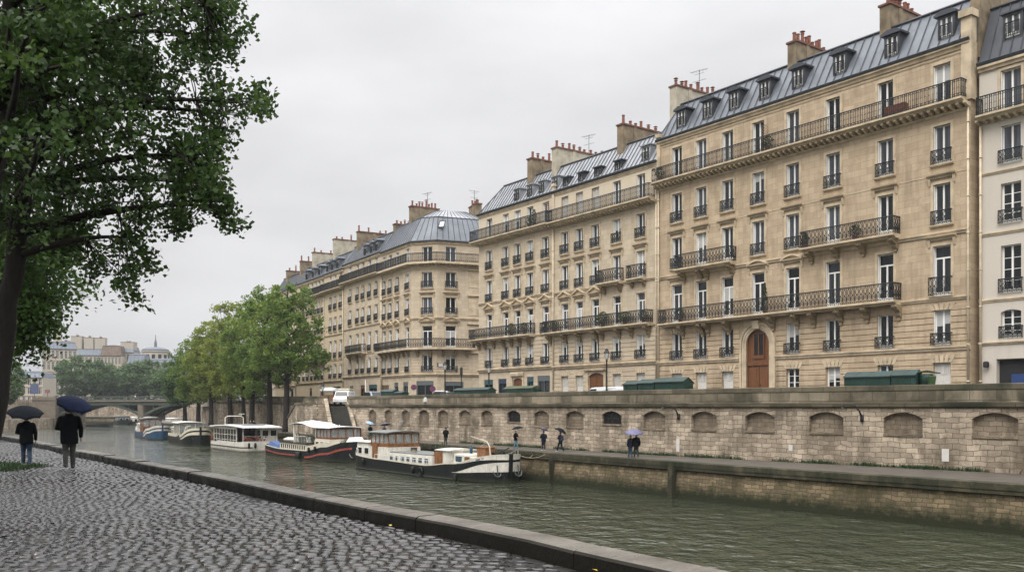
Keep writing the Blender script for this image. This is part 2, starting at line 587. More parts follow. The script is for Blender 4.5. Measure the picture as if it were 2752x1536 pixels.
def guard_mesh(w, h, style, deep=0.16):
    def mk():
        mb = MB(); a = w / 2 + 0.10
        rail(mb, (-a, -deep), (a, -deep), 0.02, h, style, 0.30)
        for sx in (-a, a): rail(mb, (sx, -deep), (sx, 0.02), 0.02, h, 'plain')
        for sx in (-a, a): mb.tube([(sx, -deep, 0.0), (sx, -deep, h)], 0.026, 4)
        return mb.mesh('railing', M['iron'])
    return cached(('g', w, h, style, deep), mk)

def surround_mesh(w, h, kind):
    """carved frame round an opening; origin bottom centre at the wall face"""
    def mk():
        mb = MB(); a = w / 2; t = 0.17; p = 0.055
        mb.box(-a - t, -a, -p, 0.03, -0.02, h + t); mb.box(a, a + t, -p, 0.03, -0.02, h + t)
        mb.box(-a, a, -p, 0.03, h, h + t)
        mb.box(-a - t - 0.05, -a - t, -p * 0.5, 0.02, -0.02, h + t + 0.05); mb.box(a + t, a + t + 0.05, -p * 0.5, 0.02, -0.02, h + t + 0.05)
        mb.box(-a - t, a + t, -p * 0.5, 0.02, h + t, h + t + 0.05)
        mb.extr([(0.02, -0.17), (-0.13, -0.17), (-0.20, -0.09), (-0.20, -0.022), (0.02, -0.022)], -a - t - 0.06, a + t + 0.06)
        b = a + t + 0.26
        zc = h + 0.48
        if kind in ('hood', 'pediment', 'arched'):
            mb.extr([(0.02, zc), (-0.10, zc), (-0.14, zc + 0.06), (-0.32, zc + 0.15), (-0.34, zc + 0.24), (0.02, zc + 0.28)], -b, b)
            for i in range(int(2 * b / 0.14)):
                x = -b + 0.06 + i * 0.14
                mb.box(x, x + 0.07, -0.155, 0.01, zc - 0.07, zc - 0.002)
            for sx in (-1, 1):
                mb.extr([(0.01, zc), (-0.16, zc), (-0.15, zc - 0.18), (-0.07, zc - 0.5), (0.01, zc - 0.62)], sx * (a + t + 0.10) - 0.09, sx * (a + t + 0.10) + 0.09)
        if kind == 'pediment':
            z = zc + 0.26
            for sx in (-1, 1):
                mb.add([(sx * b, -0.34, z), (0, -0.34, z + 0.52), (0, -0.34, z + 0.66), (sx * b, -0.34, z + 0.13),
                        (sx * b, 0.02, z), (0, 0.02, z + 0.52), (0, 0.02, z + 0.66), (sx * b, 0.02, z + 0.13)],
                       [(0, 1, 2, 3), (4, 7, 6, 5), (0, 3, 7, 4), (1, 5, 6, 2), (3, 2, 6, 7), (0, 4, 5, 1)])
            mb.xyprism([(-b + 0.1, z + 0.02), (b - 0.1, z + 0.02), (0, z + 0.52)], -0.10, 0.02)
        if kind == 'arched':
            z = zc + 0.26
            k = 10
            o = [(-b + 2 * b * i / k, z + 0.58 * math.sin(PI * (0.12 + 0.76 * i / k)) - 0.20) for i in range(k + 1)]
            i_ = [(x * 0.93, zz - 0.14) for x, zz in o]
            mb.xyprism(o + i_[::-1], -0.34, 0.02)
            mb.xyprism([(x, zz + 0.01) for x, zz in i_], -0.09, 0.02)
        return mb.mesh('window_surround', M['trim'])
    return cached(('sr', w, h, kind), mk)

def bracket_mesh(deep, hgt, wid=0.42):
    def mk():
        mb = MB()
        prof = [(0.01, 0)] + [(-deep * 0.92, 0), (-deep * 0.96, -hgt * 0.18), (-deep * 0.80, -hgt * 0.34), (-deep * 0.52, -hgt * 0.42),
                (-deep * 0.36, -hgt * 0.60), (-deep * 0.34, -hgt * 0.80), (-deep * 0.18, -hgt * 0.98), (0.01, -hgt)]
        mb.extr(prof, -wid / 2, wid / 2)
        prof2 = [(y * 1.05, z * 0.96 - 0.01) for y, z in prof[1:-1]]
        mb.extr([(0.0, -0.03)] + prof2 + [(0.0, -hgt * .9)], -wid * 0.2, wid * 0.2)
        mb.box(-wid * 0.3, wid * 0.3, -deep * .2, 0.02, -hgt * 1.18, -hgt * 0.97)
        return mb.mesh('bracket', M['trim_dark'])
    return cached(('b', deep, hgt, wid), mk)

def free_spans(x0, x1, blocks):
    out = []; x = x0
    for a, b in sorted(blocks):
        if a > x + 0.05: out.append((x, a))
        x = max(x, b)
    if x1 > x + 0.05: out.append((x, x1))
    return out

def wall_grid(mb, x0, x1, z0, z1, ops, depth=0.3):
    """front sheet with openings; ops: (xa, xb, za, zb, rise)"""
    xs = sorted({x0, x1} | {o[0] for o in ops} | {o[1] for o in ops})
    zs = sorted({z0, z1} | {o[2] for o in ops} | {o[3] for o in ops})
    for i in range(len(xs) - 1):
        for j in range(len(zs) - 1):
            xm = (xs[i] + xs[i + 1]) / 2; zm = (zs[j] + zs[j + 1]) / 2
            if any(o[0] < xm < o[1] and o[2] < zm < o[3] for o in ops): continue
            mb.quad((xs[i], 0, zs[j]), (xs[i + 1], 0, zs[j]), (xs[i + 1], 0, zs[j + 1]), (xs[i], 0, zs[j + 1]))
    for xa, xb, za, zb, rise in ops:
        if rise <= 0:
            mb.quad((xa, 0, za), (xa, depth, za), (xa, depth, zb), (xa, 0, zb))
            mb.quad((xb, 0, za), (xb, 0, zb), (xb, depth, zb), (xb, depth, za))
            mb.quad((xa, 0, zb), (xa, depth, zb), (xb, depth, zb), (xb, 0, zb))
            mb.quad((xa, 0, za), (xb, 0, za), (xb, depth, za), (xa, depth, za))
        else:
            k = 12
            arc = arch_pts(xa, xb, zb - rise, rise, k)
            mb.quad((xa, 0, za), (xa, depth, za), (xa, depth, zb - rise), (xa, 0, zb - rise))
            mb.quad((xb, 0, za), (xb, 0, zb - rise), (xb, depth, zb - rise), (xb, depth, za))
            mb.quad((xa, 0, za), (xb, 0, za), (xb, depth, za), (xa, depth, za))
            for i in range(k):
                (xp, zp), (xq, zq) = arc[i], arc[i + 1]
                mb.quad((xp, 0, zp), (xp, depth, zp), (xq, depth, zq), (xq, 0, zq))
                mb.quad((xp, 0, zp), (xq, 0, zq), (xq, 0, zb), (xp, 0, zb))

def arch_pts(xa, xb, zs, rise, k=12):
    w = (xb - xa) / 2; c = (xa + xb) / 2
    Rr = (w * w + rise * rise) / (2 * rise)
    zc = zs + rise - Rr
    a0 = math.asin(min(1, w / Rr)) if rise <= w else PI - math.asin(w / Rr)
    return [(c + Rr * math.sin(-a0 + 2 * a0 * i / k), zc + Rr * math.cos(-a0 + 2 * a0 * i / k)) for i in range(k + 1)]

class Face:
    """one flat street front of a building; local x to the right seen from outside, y inwards, z above the street"""
    def __init__(s, root, L, height, mat, org=(0, 0), ang=0.0, z0=-1.0):
        s.root, s.L, s.H, s.m, s.org, s.ang, s.z0 = root, L, height, mat, org, ang, z0
        s.ops = []; s.trim = MB(); s.rust = []
    def place(s, o, x, y, z):
        c, n = math.cos(s.ang), math.sin(s.ang)
        o.location = (s.org[0] + c * x - n * y, s.org[1] + n * x + c * y, z)
        o.rotation_euler = (0, 0, s.ang)
        return o
    def part(s, name, me, x=0, y=0, z=0, parent=None):
        o = bpy.data.objects.new(name, me); C.objects.link(o)
        if parent is None:
            o.parent = s.root; s.place(o, x, y, z)
        else:
            o.parent = parent; o.location = (x, y, z)
        return o
    def window(s, x, w, z0, z1, kind='tall', sur='plain', guard=None, gh=0.98, glass='glass', rise=0, gstyle='scroll'):
        h = round(z1 - z0, 3); w = round(w, 2)
        s.ops.append((x - w / 2, x + w / 2, z0, z1, rise))
        if kind == 'shutter':
            o = s.part('shutter', shutter_mesh(w, h), x, 0.16, z0)
        elif kind == 'none':
            return None
        else:
            o = s.part('window', win_mesh(w, h, kind), x, 0.24, z0)
            s.part('pane', pane_mesh(w, h, 'transom' if kind == 'transom' else 'tall', glass, _wr.choice((0, 0, 0, 0, 0, 0, .25, .45))), 0, 0.0, 0, o)
        y = -0.24 if kind != 'shutter' else -0.16
        if sur: s.part('window_surround', surround_mesh(w, h, sur), 0, y - 0.003, 0, o)
        if guard: s.part('railing', guard_mesh(w, gh, gstyle, guard), 0, y - 0.03, 0, o)
        return o
    def band(s, z, prof, x0=None, x1=None):
        s.trim.extr([(y, z + dz) for y, dz in prof], x0 if x0 is not None else -0.0, x1 if x1 is not None else s.L)
    def string(s, z, d=0.16, h=0.26, x0=None, x1=None):
        s.band(z, [(0.02, -h), (-d * 0.5, -h), (-d * 0.6, -h * 0.5), (-d, -h * 0.4), (-d, 0), (0.02, 0.03)], x0, x1)
    def modillions(s, z, d=0.5, h=0.22, step=0.55, x0=0.1, x1=None, w=0.2):
        x1 = s.L - 0.1 if x1 is None else x1
        n = int((x1 - x0) / step)
        for i in range(n + 1):
            x = x0 + (x1 - x0) * i / n
            s.trim.extr([(0.01, z), (-d, z), (-d, z - h * .5), (-d * .4, z - h), (0.01, z - h)], x - w / 2, x + w / 2)
    def balcony(s, x0, x1, z, d=0.95, rh=1.3, style='scroll', brackets=(), bh=0.9, side=(True, True), name='balcony'):
        mb = MB()
        mb.extr([(0.02, -0.30), (-d * 0.72, -0.30), (-d * 0.80, -0.20), (-d - 0.04, -0.13), (-d - 0.04, 0.0), (0.02, 0.02)], x0, x1)
        o = s.part(name, mb.mesh(name, M['trim']), 0, 0, z)
        r = MB()
        yy = -d + 0.05
        rail(r, (x0 + 0.06, yy), (x1 - 0.06, yy), 0.03, rh, style)
        if side[0]: rail(r, (x0 + 0.06, yy), (x0 + 0.06, -0.02), 0.03, rh, style)
        if side[1]: rail(r, (x1 - 0.06, yy), (x1 - 0.06, -0.02), 0.03, rh, style)
        s.part('railing', r.mesh('railing', M['iron']), 0, 0, 0, o)
        for b in brackets:
            s.part('bracket', bracket_mesh(d * 0.85, bh), b, 0, -0.30, o)
        return o
    def rusticate(s, z0, z1, course=0.46, gap=0.06, proud=0.05, x0=0.0, x1=None, skip=()):
        x1 = s.L if x1 is None else x1
        n = max(1, round((z1 - z0) / course)); c = (z1 - z0) / n
        mb = MB()
        for i in range(n):
            a, b = z0 + i * c, z0 + (i + 1) * c - gap
            blocks = [(o[0] - 0.003, o[1] + 0.003) for o in s.ops if o[2] < b and o[3] > a] + [(k[0], k[1]) for k in skip if k[2] < b and k[3] > a]
            for p, q in free_spans(x0, x1, blocks):
                mb.extr([(0.012, a), (-proud + 0.015, a), (-proud, a + 0.02), (-proud, b - 0.02), (-proud + 0.015, b), (0.012, b)], p, q)
        s.part('rusticated_masonry', mb.mesh('rusticated_masonry', s.m), 0, -0.002, 0)
    def voussoirs(s, z_top, xs, w, h=0.55):
        """fanned keystones above flat openings"""
        for x in xs:
            for k in range(-2, 3):
                a = x + (k - 0.42) * (w + .3) / 5; b = x + (k + 0.42) * (w + .3) / 5
                f = 0.13 * k
                s.trim.xyprism([(a, z_top), (b, z_top), (b + f, z_top + h), (a + f, z_top + h)], -0.075, 0.01)
    def finish(s, depth=11.0, left=True, right=True, name='wall'):
        mb = MB()
        wall_grid(mb, 0, s.L, s.z0, s.H, s.ops)
        yb = 0.34
        for xa, xb, za, zb, rise in s.ops:       # backing behind each opening
            mb.quad((xa - .05, yb, za - .05), (xb + .05, yb, za - .05), (xb + .05, yb, zb + .05), (xa - .05, yb, zb + .05))
        if left: mb.quad((0, 0, s.z0), (0, 0, s.H), (0, depth, s.H), (0, depth, s.z0))
        if right: mb.quad((s.L, 0, s.z0), (s.L, depth, s.z0), (s.L, depth, s.H), (s.L, 0, s.H))
        if left and right: mb.quad((0, depth, s.z0), (0, depth, s.H), (s.L, depth, s.H), (s.L, depth, s.z0))
        s.part(name, mb.mesh(name, s.m), 0, 0, 0)
        if s.trim.v:
            s.part('string_course', s.trim.mesh('string_course', M['trim']), 0, 0, 0)

def mansard(root, L, z, up=3.6, inset=1.9, depth=11.0, hipL=0.0, hipR=0.0, mat='zinc', org=(0, 0), ang=0.0, seam=0.75, crown=1.6, name='roof', wallR=False, gut=0.30):
    """steep lower slope and low upper slope with standing seams"""
    mb = MB()
    zt = z + up
    xl0, xr0 = -0.0, L + 0.0
    xl1, xr1 = hipL, L - hipR
    y0, y1 = -0.12, inset
    mb.mat(0)
    D = depth
    mb.quad((xl0, y0, z), (xr0, y0, z), (xr1, y1, zt), (xl1, y1, zt))
    ym = D / 2
    zc = zt + crown
    cl, cr_ = (xl1 + (ym - y1) if hipL else xl1), (xr1 - (ym - y1) if hipR else xr1)
    if cl > cr_: cl = cr_ = (cl + cr_) / 2
    mb.quad((xl1, y1, zt), (xr1, y1, zt), (cr_, ym, zc), (cl, ym, zc))
    mb.quad((xl1, D - y1, zt), (cl, ym, zc), (cr_, ym, zc), (xr1, D - y1, zt))
    mb.quad((xl0, D, z), (xl1, D - y1, zt), (xr1, D - y1, zt), (xr0, D, z))
    mb.quad((xl0, y0, z), (xl1, y1, zt), (xl1, D - y1, zt), (xl0, D, z))
    mb.poly([(xl1, y1, zt), (cl, ym, zc), (xl1, D - y1, zt)])
    mb.quad((xr0, y0, z), (xr0, D, z), (xr1, D - y1, zt), (xr1, y1, zt))
    mb.poly([(xr1, y1, zt), (xr1, D - y1, zt), (cr_, ym, zc)])
    mb.mat(1)
    n = int(L / seam)
    nx, nz = -up, (y1 - y0); q = math.hypot(nx, nz); oy, oz = nx / q * 0.05, nz / q * 0.05
    for i in range(1, n):
        x = L * i / n
        t1 = 1.0
        if hipL and x < hipL: t1 = x / hipL
        if hipR and x > L - hipR: t1 = (L - x) / hipR
        xa = x; 
        a = (x, y0 + oy, z + oz); b = (x, y0 + (y1 - y0) * t1 + oy, z + up * t1 + oz)
        mb.tube([a, b], 0.045, 4)
        if t1 == 1.0:
            mb.tube([b, (x, ym, zc + 0.04)], 0.045, 4)
    if hipL:
        for k in range(1, 9):
            y = D * k / 9
            t1 = min(1.0, y / inset, (D - y) / inset)
            mb.tube([(xl0 - .03, y, z), (xl0 + hipL * t1 - .03, y, z + up * t1)], 0.045, 4)
    mb.tube([(xl1, y1 - 0.06, zt + 0.02), (xr1, y1 - 0.06, zt + 0.02)], 0.11, 5)
    if hipL: mb.tube([(xl0, y0, z), (xl1, y1, zt)], 0.09, 5)
    if hipR: mb.tube([(xr0, y0, z), (xr1, y1, zt)], 0.09, 5)
    # gutter
    mb.extr([(0.0, z - 0.24), (-gut, z - 0.22), (-gut - 0.08, z - 0.02), (-gut - 0.05, z + 0.02), (-gut + 0.1, z - 0.05), (0.0, z + 0.04)], xl0 - 0.05, xr0 + 0.02)
    o = bpy.data.objects.new(name, mb.mesh(name, [M[mat], M['seam']]))
    C.objects.link(o); o.parent = root
    o.location = (org[0], org[1], 0); o.rotation_euler = (0, 0, ang)
    return o

def chimney(face, x, y, L, z0, z1, th=0.8, pots=6, mat='chimney', aerial=False, seed=0):
    """stack running back from the street; x is its near side"""
    rnd = random.Random(seed + int(x * 10))
    mb = MB()
    mb.mat(0); mb.box(-th, 0, 0, L, z0, z1 - 0.16)
    mb.box(-th - 0.06, 0.06, L * .28, L * .28 + 0.5, z0, z1 - 0.17)
    mb.mat(1); mb.box(-th - 0.10, 0.10, -0.10, L + 0.10, z1 - 0.16, z1)
    o = face.part('chimney', mb.mesh('chimney', [M[mat], M['chimney_cap']]), x, y, 0)
    for i in range(pots):
        h = rnd.choice([0.45, 0.55, 0.8, 1.0, 0.6])
        r = 0.155
        pm = MB(); pm.lathe([(r * 1.1, 0), (r, 0.08), (r * 0.88, h - 0.1), (r * 1.15, h - 0.08), (r * 1.1, h)], n=8)
        if rnd.random() < 0.25:
            pm.lathe([(0.02, h), (0.02, h + 0.12), (r * 1.6, h + 0.14), (0.03, h + 0.26)], n=8)
        face.part('chimney_pot', pm.mesh('chimney_pot', M['terracotta']), -th / 2, 0.4 + (L - 0.8) * (i + rnd.uniform(-.2, .2)) / max(1, pots - 1), z1, o)
    if aerial:
        am = MB(); am.tube([(0, 0, 0), (0, 0, 2.3)], 0.035, 4)
        for z, w in ((2.2, 0.9), (1.9, 0.5), (1.2, 0.7)):
            am.tube([(-w, -w * .3, z), (w, w * .3, z + 0.06)], 0.02, 3)
        for k in range(5):
            xx = -0.8 + k * 0.35
            am.tube([(xx, -0.3 + xx * .3, 2.2), (xx, 0.3 + xx * .3, 2.2)], 0.015, 3)
        face.part('aerial', am.mesh('aerial', M['iron']), -th / 2, L * 0.62, z1, o)
    return o

def dormer(face, x, z0, w, h, y0, slope, style='hood', roofmat='slate'):
    """z0 sill height, y0 front plane depth; slope = dy/dz of the roof behind"""
    mb = MB(); a = w / 2 + 0.16
    yb = y0 + slope * (h + 0.7) + 0.5
    mb.mat(0)
    mb.box(-a, -w / 2, 0, yb - y0, -0.3, h + 0.1); mb.box(w / 2, a, 0, yb - y0, -0.3, h + 0.1)
    mb.box(-w / 2, w / 2, 0, yb - y0, h - 0.06, h + 0.1)
    mb.box(-w / 2, w / 2, 0.22, yb - y0, -0.3, -0.02)
    if style == 'hood':
        mb.add([(-a - .22, -.2, h + .1), (a + .22, -.2, h + .1), (a + .22, yb - y0, h + .1), (-a - .22, yb - y0, h + .1),
                (-a - .22, -.2, h + .24), (a + .22, -.2, h + .24), (a * .5, -.2, h + .46), (-a * .5, -.2, h + .46),
                (-a - .22, yb - y0, h + .24), (a + .22, yb - y0, h + .24), (a * .5, yb - y0, h + .46), (-a * .5, yb - y0, h + .46)],
               [(0, 1, 5, 4), (4, 5, 6, 7), (0, 3, 2, 1), (1, 2, 9, 5), (5, 9, 10, 6), (6, 10, 11, 7), (7, 11, 8, 4), (4, 8, 3, 0), (2, 3, 8, 9), (8, 11, 10, 9)])
    else:
        mb.box(-a - .12, a + .12, -0.18, yb - y0, h + .1, h + .2)
    o = face.part('dormer', mb.mesh('dormer', M[roofmat]), x, y0, z0)
    face.part('window', win_mesh(round(w, 2), round(h, 2), 'plain'), 0, 0.08, 0, o)
    face.part('pane', pane_mesh(round(w, 2), round(h, 2), 'tall', 'glass'), 0, 0.08, 0, o)
    g = MB(); rail(g, (-w / 2, -0.1), (w / 2, -0.1), 0, 0.95, 'bars')
    face.part('railing', g.mesh('railing', M['iron']), 0, 0, 0, o)
    return o

def skylight(face, x, y, z, w, h, tilt, open_=0.0):
    mb = MB(); a = w / 2
    mb.mat(0)
    for b in ((-a, -a + .07, 0, h), (a - .07, a, 0, h), (-a, a, 0, .07), (-a, a, h - .07, h)):
        mb.box(b[0], b[1], -0.10, 0.03, b[2], b[3])
    mb.mat(1); mb.box(-a + .05, a - .05, -0.05, 0.0, .05, h - .05)
    o = face.part('skylight', mb.mesh('skylight', [M['iron'], M['sky_glass']]), x, y, z)
    o.rotation_euler = (-tilt, 0, face.ang)
    o.rotation_mode = 'XYZ'
    return o

m, t, b = new_mat('skylight_glass')
b.inputs['Base Color'].default_value = (0.35, 0.37, 0.39, 1); b.inputs['Roughness'].default_value = 0.08; b.inputs['Metallic'].default_value = 0.7
M['sky_glass'] = m

def downpipe(face, x, z0, z1, mat='pipe'):
    mb = MB(); mb.tube([(0, -0.14, z0), (0, -0.14, z1)], 0.085, 8)
    z = z0 + 1.5
    while z < z1:
        mb.tube([(0, -0.14, z), (0, -0.14, z + 0.09)], 0.115, 8); z += 2.6
    return face.part('drainpipe', mb.mesh('drainpipe', M[mat], True), x, 0, 0)
# ================================================================ the row of buildings on the far quay
# the long front shared by three buildings
D1 = (-0.5858, 0.8105)                          # plan direction going away from the camera
def front(P, d, s):
    return (P[0] + d[0] * s, P[1] + d[1] * s)
P1 = (32.2, 64.0)

class Row:
    """columns measured in photo pixels, turned into metres along the real front"""
    def __init__(s, P, d, s_left, s_right):
        s.P, s.d, s.sl, s.sr = P, d, s_left, s_right
        s.L = s_left - s_right
        s.org = front(P, d, s_left)
        s.ang = math.atan2(-d[1], -d[0])
    def x(s, px, y=0.0):
        nx, ny = -s.d[1] * -1, 0
        # inward normal
        iy = (math.cos(s.ang + PI / 2) * y, math.sin(s.ang + PI / 2) * y)
        Q = (s.P[0] + iy[0], s.P[1] + iy[1])
        return s.sl - px2s(Q, s.d, px)

def Z(z): return z - ZB

# ---------------------------------------------------------------- big ochre building
row = Row(P1, D1, px2s(P1, D1, 1768), px2s(P1, D1, 2609))
root = empty('apartment_building', 'tallest ochre apartment house, with the arched oak carriage door', 'building', (row.org[0], row.org[1], ZB), row.ang, 'stone apartment houses along the far quay')
F = Face(root, row.L, Z(27.55), M['facade'])
cols = [row.x(p + 2) for p in (1818, 1883, 1954, 2036.5, 2129, 2237, 2378, 2530)]
DOOR = 3
W_ = 1.28
for i, x in enumerate(cols):
    F.window(x, W_, Z(23.5), Z(26.5), 'tall', 'plain')
    F.window(x, W_, Z(19.35), Z(22.1), 'tall', 'plain', 0.18)
    F.window(x, W_, Z(14.98), Z(17.9), 'tall', 'hood', None if i in (1, 2, 5, 6) else 0.18)
    F.window(x, W_ + 0.05, Z(9.85), Z(13.45), 'transom', {3: 'arched', 4: 'arched', 0: 'hood', 7: 'hood'}.get(i, 'plain'), 0.45 if i == 7 else None, 1.3)
    if i == DOOR: continue
    F.window(x, W_, Z(6.3), Z(8.83), 'tall', None, 0.22, 0.85, glass='glass_dark')
    k = 'shutter' if i in (0, 1, 2, 7) else 'muntin'
    F.window(x, 1.3, Z(2.75), Z(5.05), k, None)
xd = row.x(2036)
dw = 2.6
# carriage door
F.ops.append((xd - dw / 2, xd + dw / 2, 0.0, Z(8.6), 1.25))
dm = MB()
arc = arch_pts(xd - dw / 2 + .02, xd + dw / 2 - .02, Z(7.35), 1.22, 14)
dm.xyprism([(xd - dw / 2 + .02, 0.02), (xd + dw / 2 - .02, 0.02)] + arc[::-1], 0.22, 0.30)
for sx in (-1, 1):                               # raised leaf panels
    xa, xb = (xd - dw / 2 + .16, xd - .07) if sx < 0 else (xd + .07, xd + dw / 2 - .16)
    for za, zb in ((0.25, 1.0), (1.2, 3.2)):
        dm.box(xa, xb, 0.175, 0.222, za, zb); dm.box(xa + .14, xb - .14, 0.15, 0.176, za + .14, zb - .14)
dm.box(xd - dw / 2 + .05, xd + dw / 2 - .05, 0.10, 0.222, 3.35, 3.62)
dm.box(xd - 0.045, xd + 0.045, 0.14, 0.222, 0.05, 3.35)
dr = F.part('door', dm.mesh('door', M['oak']), 0, 0, 0)
wm = inst('window', win_mesh(1.2, 2.2, 'plain').copy(), dr, (xd, 0.13, 3.95)); wm.data.materials[0] = M['oak']; inst('pane', pane_mesh(1.2, 2.2, 'tall', 'glass_dark'), dr, (xd, 0.12, 3.95))
hm = MB(); hm.lathe([(0.05, 0), (0.07, 0.05), (0.03, 0.1)], (xd + .2, 0.13, 1.6), 8); hm.build('handle', M['iron'], dr)
# archivolt and frame
ar = MB()
for r_, pr in ((0.62, 0.14), (0.36, 0.09), (0.16, 0.05)):
    o_ = arch_pts(xd - dw / 2 - r_, xd + dw / 2 + r_, Z(7.35), 1.25 + r_, 16)
    i_ = arch_pts(xd - dw / 2 - r_ + .22, xd + dw / 2 + r_ - .22, Z(7.35), 1.25 + r_ - .22, 16)
    for k in range(16):
        a, b, c, d = i_[k], i_[k + 1], o_[k + 1], o_[k]
        ar.hexa([(a[0], -pr, a[1]), (b[0], -pr, b[1]), (b[0], 0.02, b[1]), (a[0], 0.02, a[1])], [(d[0], -pr, d[1]), (c[0], -pr, c[1]), (c[0], 0.02, c[1]), (d[0], 0.02, d[1])])
    for sx in (-1, 1):
        x0 = xd + sx * (dw / 2 + r_); x1 = x0 - sx * 0.22
        ar.box(min(x0, x1), max(x0, x1), -pr, 0.02, 0, Z(7.35))
ar.extr([(0.01, Z(8.55)), (-0.3, Z(8.6)), (-0.42, Z(9.3)), (0.01, Z(9.4))], xd - .34, xd + .34)
F.part('door_surround', ar.mesh('door_surround', M['trim']), 0, 0, 0)
dk = [(xd - dw / 2 - .64, xd + dw / 2 + .64, 0, Z(9.2))]
F.rusticate(Z(2.3), Z(5.75), skip=dk)
F.rusticate(Z(6.55), Z(9.2), skip=dk)
F.voussoirs(Z(5.05), [c for i, c in enumerate(cols) if i != DOOR], 1.28)
F.voussoirs(Z(8.83), [cols[0], cols[7]], 1.28, 0.45)
F.string(Z(6.22), 0.20, 0.32, 0, xd - dw / 2 - .64); F.string(Z(6.22), 0.20, 0.32, xd + dw / 2 + .64, None)
F.string(Z(9.72), 0.16, 0.24); F.string(Z(14.45), 0.2, 0.3)
F.string(Z(22.85), 0.10, 0.12); F.string(Z(18.9) - .35, 0.03, 0.05); F.string(Z(26.95), 0.06, 0.10)
F.band(Z(27.55), [(0.02, -0.42), (-0.08, -0.42), (-0.14, -0.2), (-0.26, -0.16), (-0.28, 0), (0.02, 0)])
F.modillions(Z(23.2), 0.72, 0.30, 0.52, w=0.2)
F.band(Z(23.2), [(0.02, -0.42), (-0.12, -0.42), (-0.14, -0.3), (0.02, -0.28)])
F.balcony(0.05, F.L - 0.15, Z(23.5), 0.95, 1.28, 'bars')
bx = lambda *p: [row.x(q) for q in p]
F.balcony(row.x(1787), row.x(2424), Z(9.78), 1.05, 1.3, 'scroll', bx(1838, 1890, 1906, 1960, 2080, 2145, 2190, 2262, 2333, 2418), 1.0)
F.balcony(row.x(1829), row.x(1980), Z(14.75), 1.0, 1.3, 'scroll', bx(1840, 1886, 1902, 1970), 0.8)
F.balcony(row.x(2168), row.x(2421), Z(14.75), 1.0, 1.3, 'scroll', bx(2183, 2250, 2322, 2408), 0.8)
# end pilasters carried up as stone posts
pm = MB(); pm.box(-0.02, 0.42, -0.16, 0.3, Z(23.5), Z(27.9)); pm.box(-0.10, 0.5, -0.3, 0.36, Z(27.9), Z(28.25))
F.part('pilaster', pm.mesh('pilaster', M['trim']), 0, 0, 0)
pm = MB(); pm.box(-0.5, 0.25, -0.2, 0.5, Z(23.4), Z(29.2)); pm.box(-0.62, 0.35, -0.36, 0.6, Z(29.2), Z(29.7))
F.part('pilaster', pm.mesh('pilaster', M['trim']), F.L - .1, 0, 0)
F.finish()
mansard(root, F.L, Z(27.72), 3.5, 1.9, 11.0, 1.3, 0, 'zinc', crown=0.9, seam=0.78)
for px in (1838, 1909, 1980, 2063, 2152, 2264, 2404, 2550):
    dormer(F, row.x(px - 2, 0.5), Z(28.35), 0.92, 1.55, 0.22, 0.54)
chimney(F, row.x(1800, 1.5) + .8, 1.6, 6.0, Z(27.5), Z(33.3), 0.9, 8, 'chimney_pale', True, 1)
chimney(F, row.x(2117, 1.5) + .8, 1.6, 4.8, Z(27.5), Z(33.1), 0.9, 9, 'chimney', False, 2)
chimney(F, row.x(2365, 1.5) + .8, 1.6, 4.2, Z(27.5), Z(33.2), 0.9, 7, 'chimney', False, 3)
chimney(F, F.L + .2, 0.9, 10.0, Z(26.5), Z(33.6), 0.7, 7, 'chimney', False, 4)
downpipe(F, F.L - 0.12, 0, Z(23.2)); downpipe(F, 0.2, 0, Z(23.0))
tr = MB()
def trellis(mb, x, y, w, z0, z1, s=0.24):
    for k in range(int((w + z1 - z0) / s)):
        q = k * s
        a = (x + max(0, q - (z1 - z0)), y, z0 + min(q, z1 - z0)); b = (x + min(q, w), y, z0 + max(0, q - w))
        mb.tube([a, b], 0.022, 3)
        a2 = (x + w - max(0, q - (z1 - z0)), y + .02, a[2]); b2 = (x + w - min(q, w), y + .02, b[2])
        mb.tube([a2, b2], 0.022, 3)
trellis(tr, row.x(2056), -0.5, 0.75, Z(23.6), Z(25.9))
F.part('trellis', tr.mesh('trellis', M['pipe_dark']), 0, 0, 0)
BIG, BIGROW = F, row

# ---------------------------------------------------------------- middle pair
def mid(label, pxl, pxr, colpx, rows, shut5, g0, chims, sky=None, dorm=None, hipL=0.0, mat='facade_mid', balc2=None, pale_top=True, bal3=(), doorc=None, shops=False, pipe=True, br2=()):
    row = Row(P1, D1, px2s(P1, D1, pxl), px2s(P1, D1, pxr))
    root = empty('apartment_building', label, 'building', (row.org[0], row.org[1], ZB), row.ang, 'stone apartment houses along the far quay')
    F = Face(root, row.L, Z(25.65), M[mat])
    cols = [row.x(p + 1.5) for p in colpx]
    w = 1.2
    for i, x in enumerate(cols):
        k5 = shut5[i]
        F.window(x, w, Z(22.3), Z(24.95), k5, None)
        F.window(x, w, Z(18.65), Z(21.05), 'tall', 'plain', 0.18)
        F.window(x, w, Z(14.7), Z(17.35), 'tall', 'hood', None if i in bal3 else 0.18)
        F.window(x, w, Z(10.15), Z(13.2), 'transom', 'pediment' if i not in bal3 else 'plain', 0.3 if (balc2 and not (row.x(balc2[0]) < x < row.x(balc2[1]))) else None, 1.2)
        F.window(x, w, Z(6.65), Z(9.05), 'tall', None, 0.2, 0.85, glass='glass_dark')
        if doorc == i: continue
        if shops: continue
        F.window(x, w, Z(2.3), Z(5.25), 'shutter', None)
    return row, root, F, cols

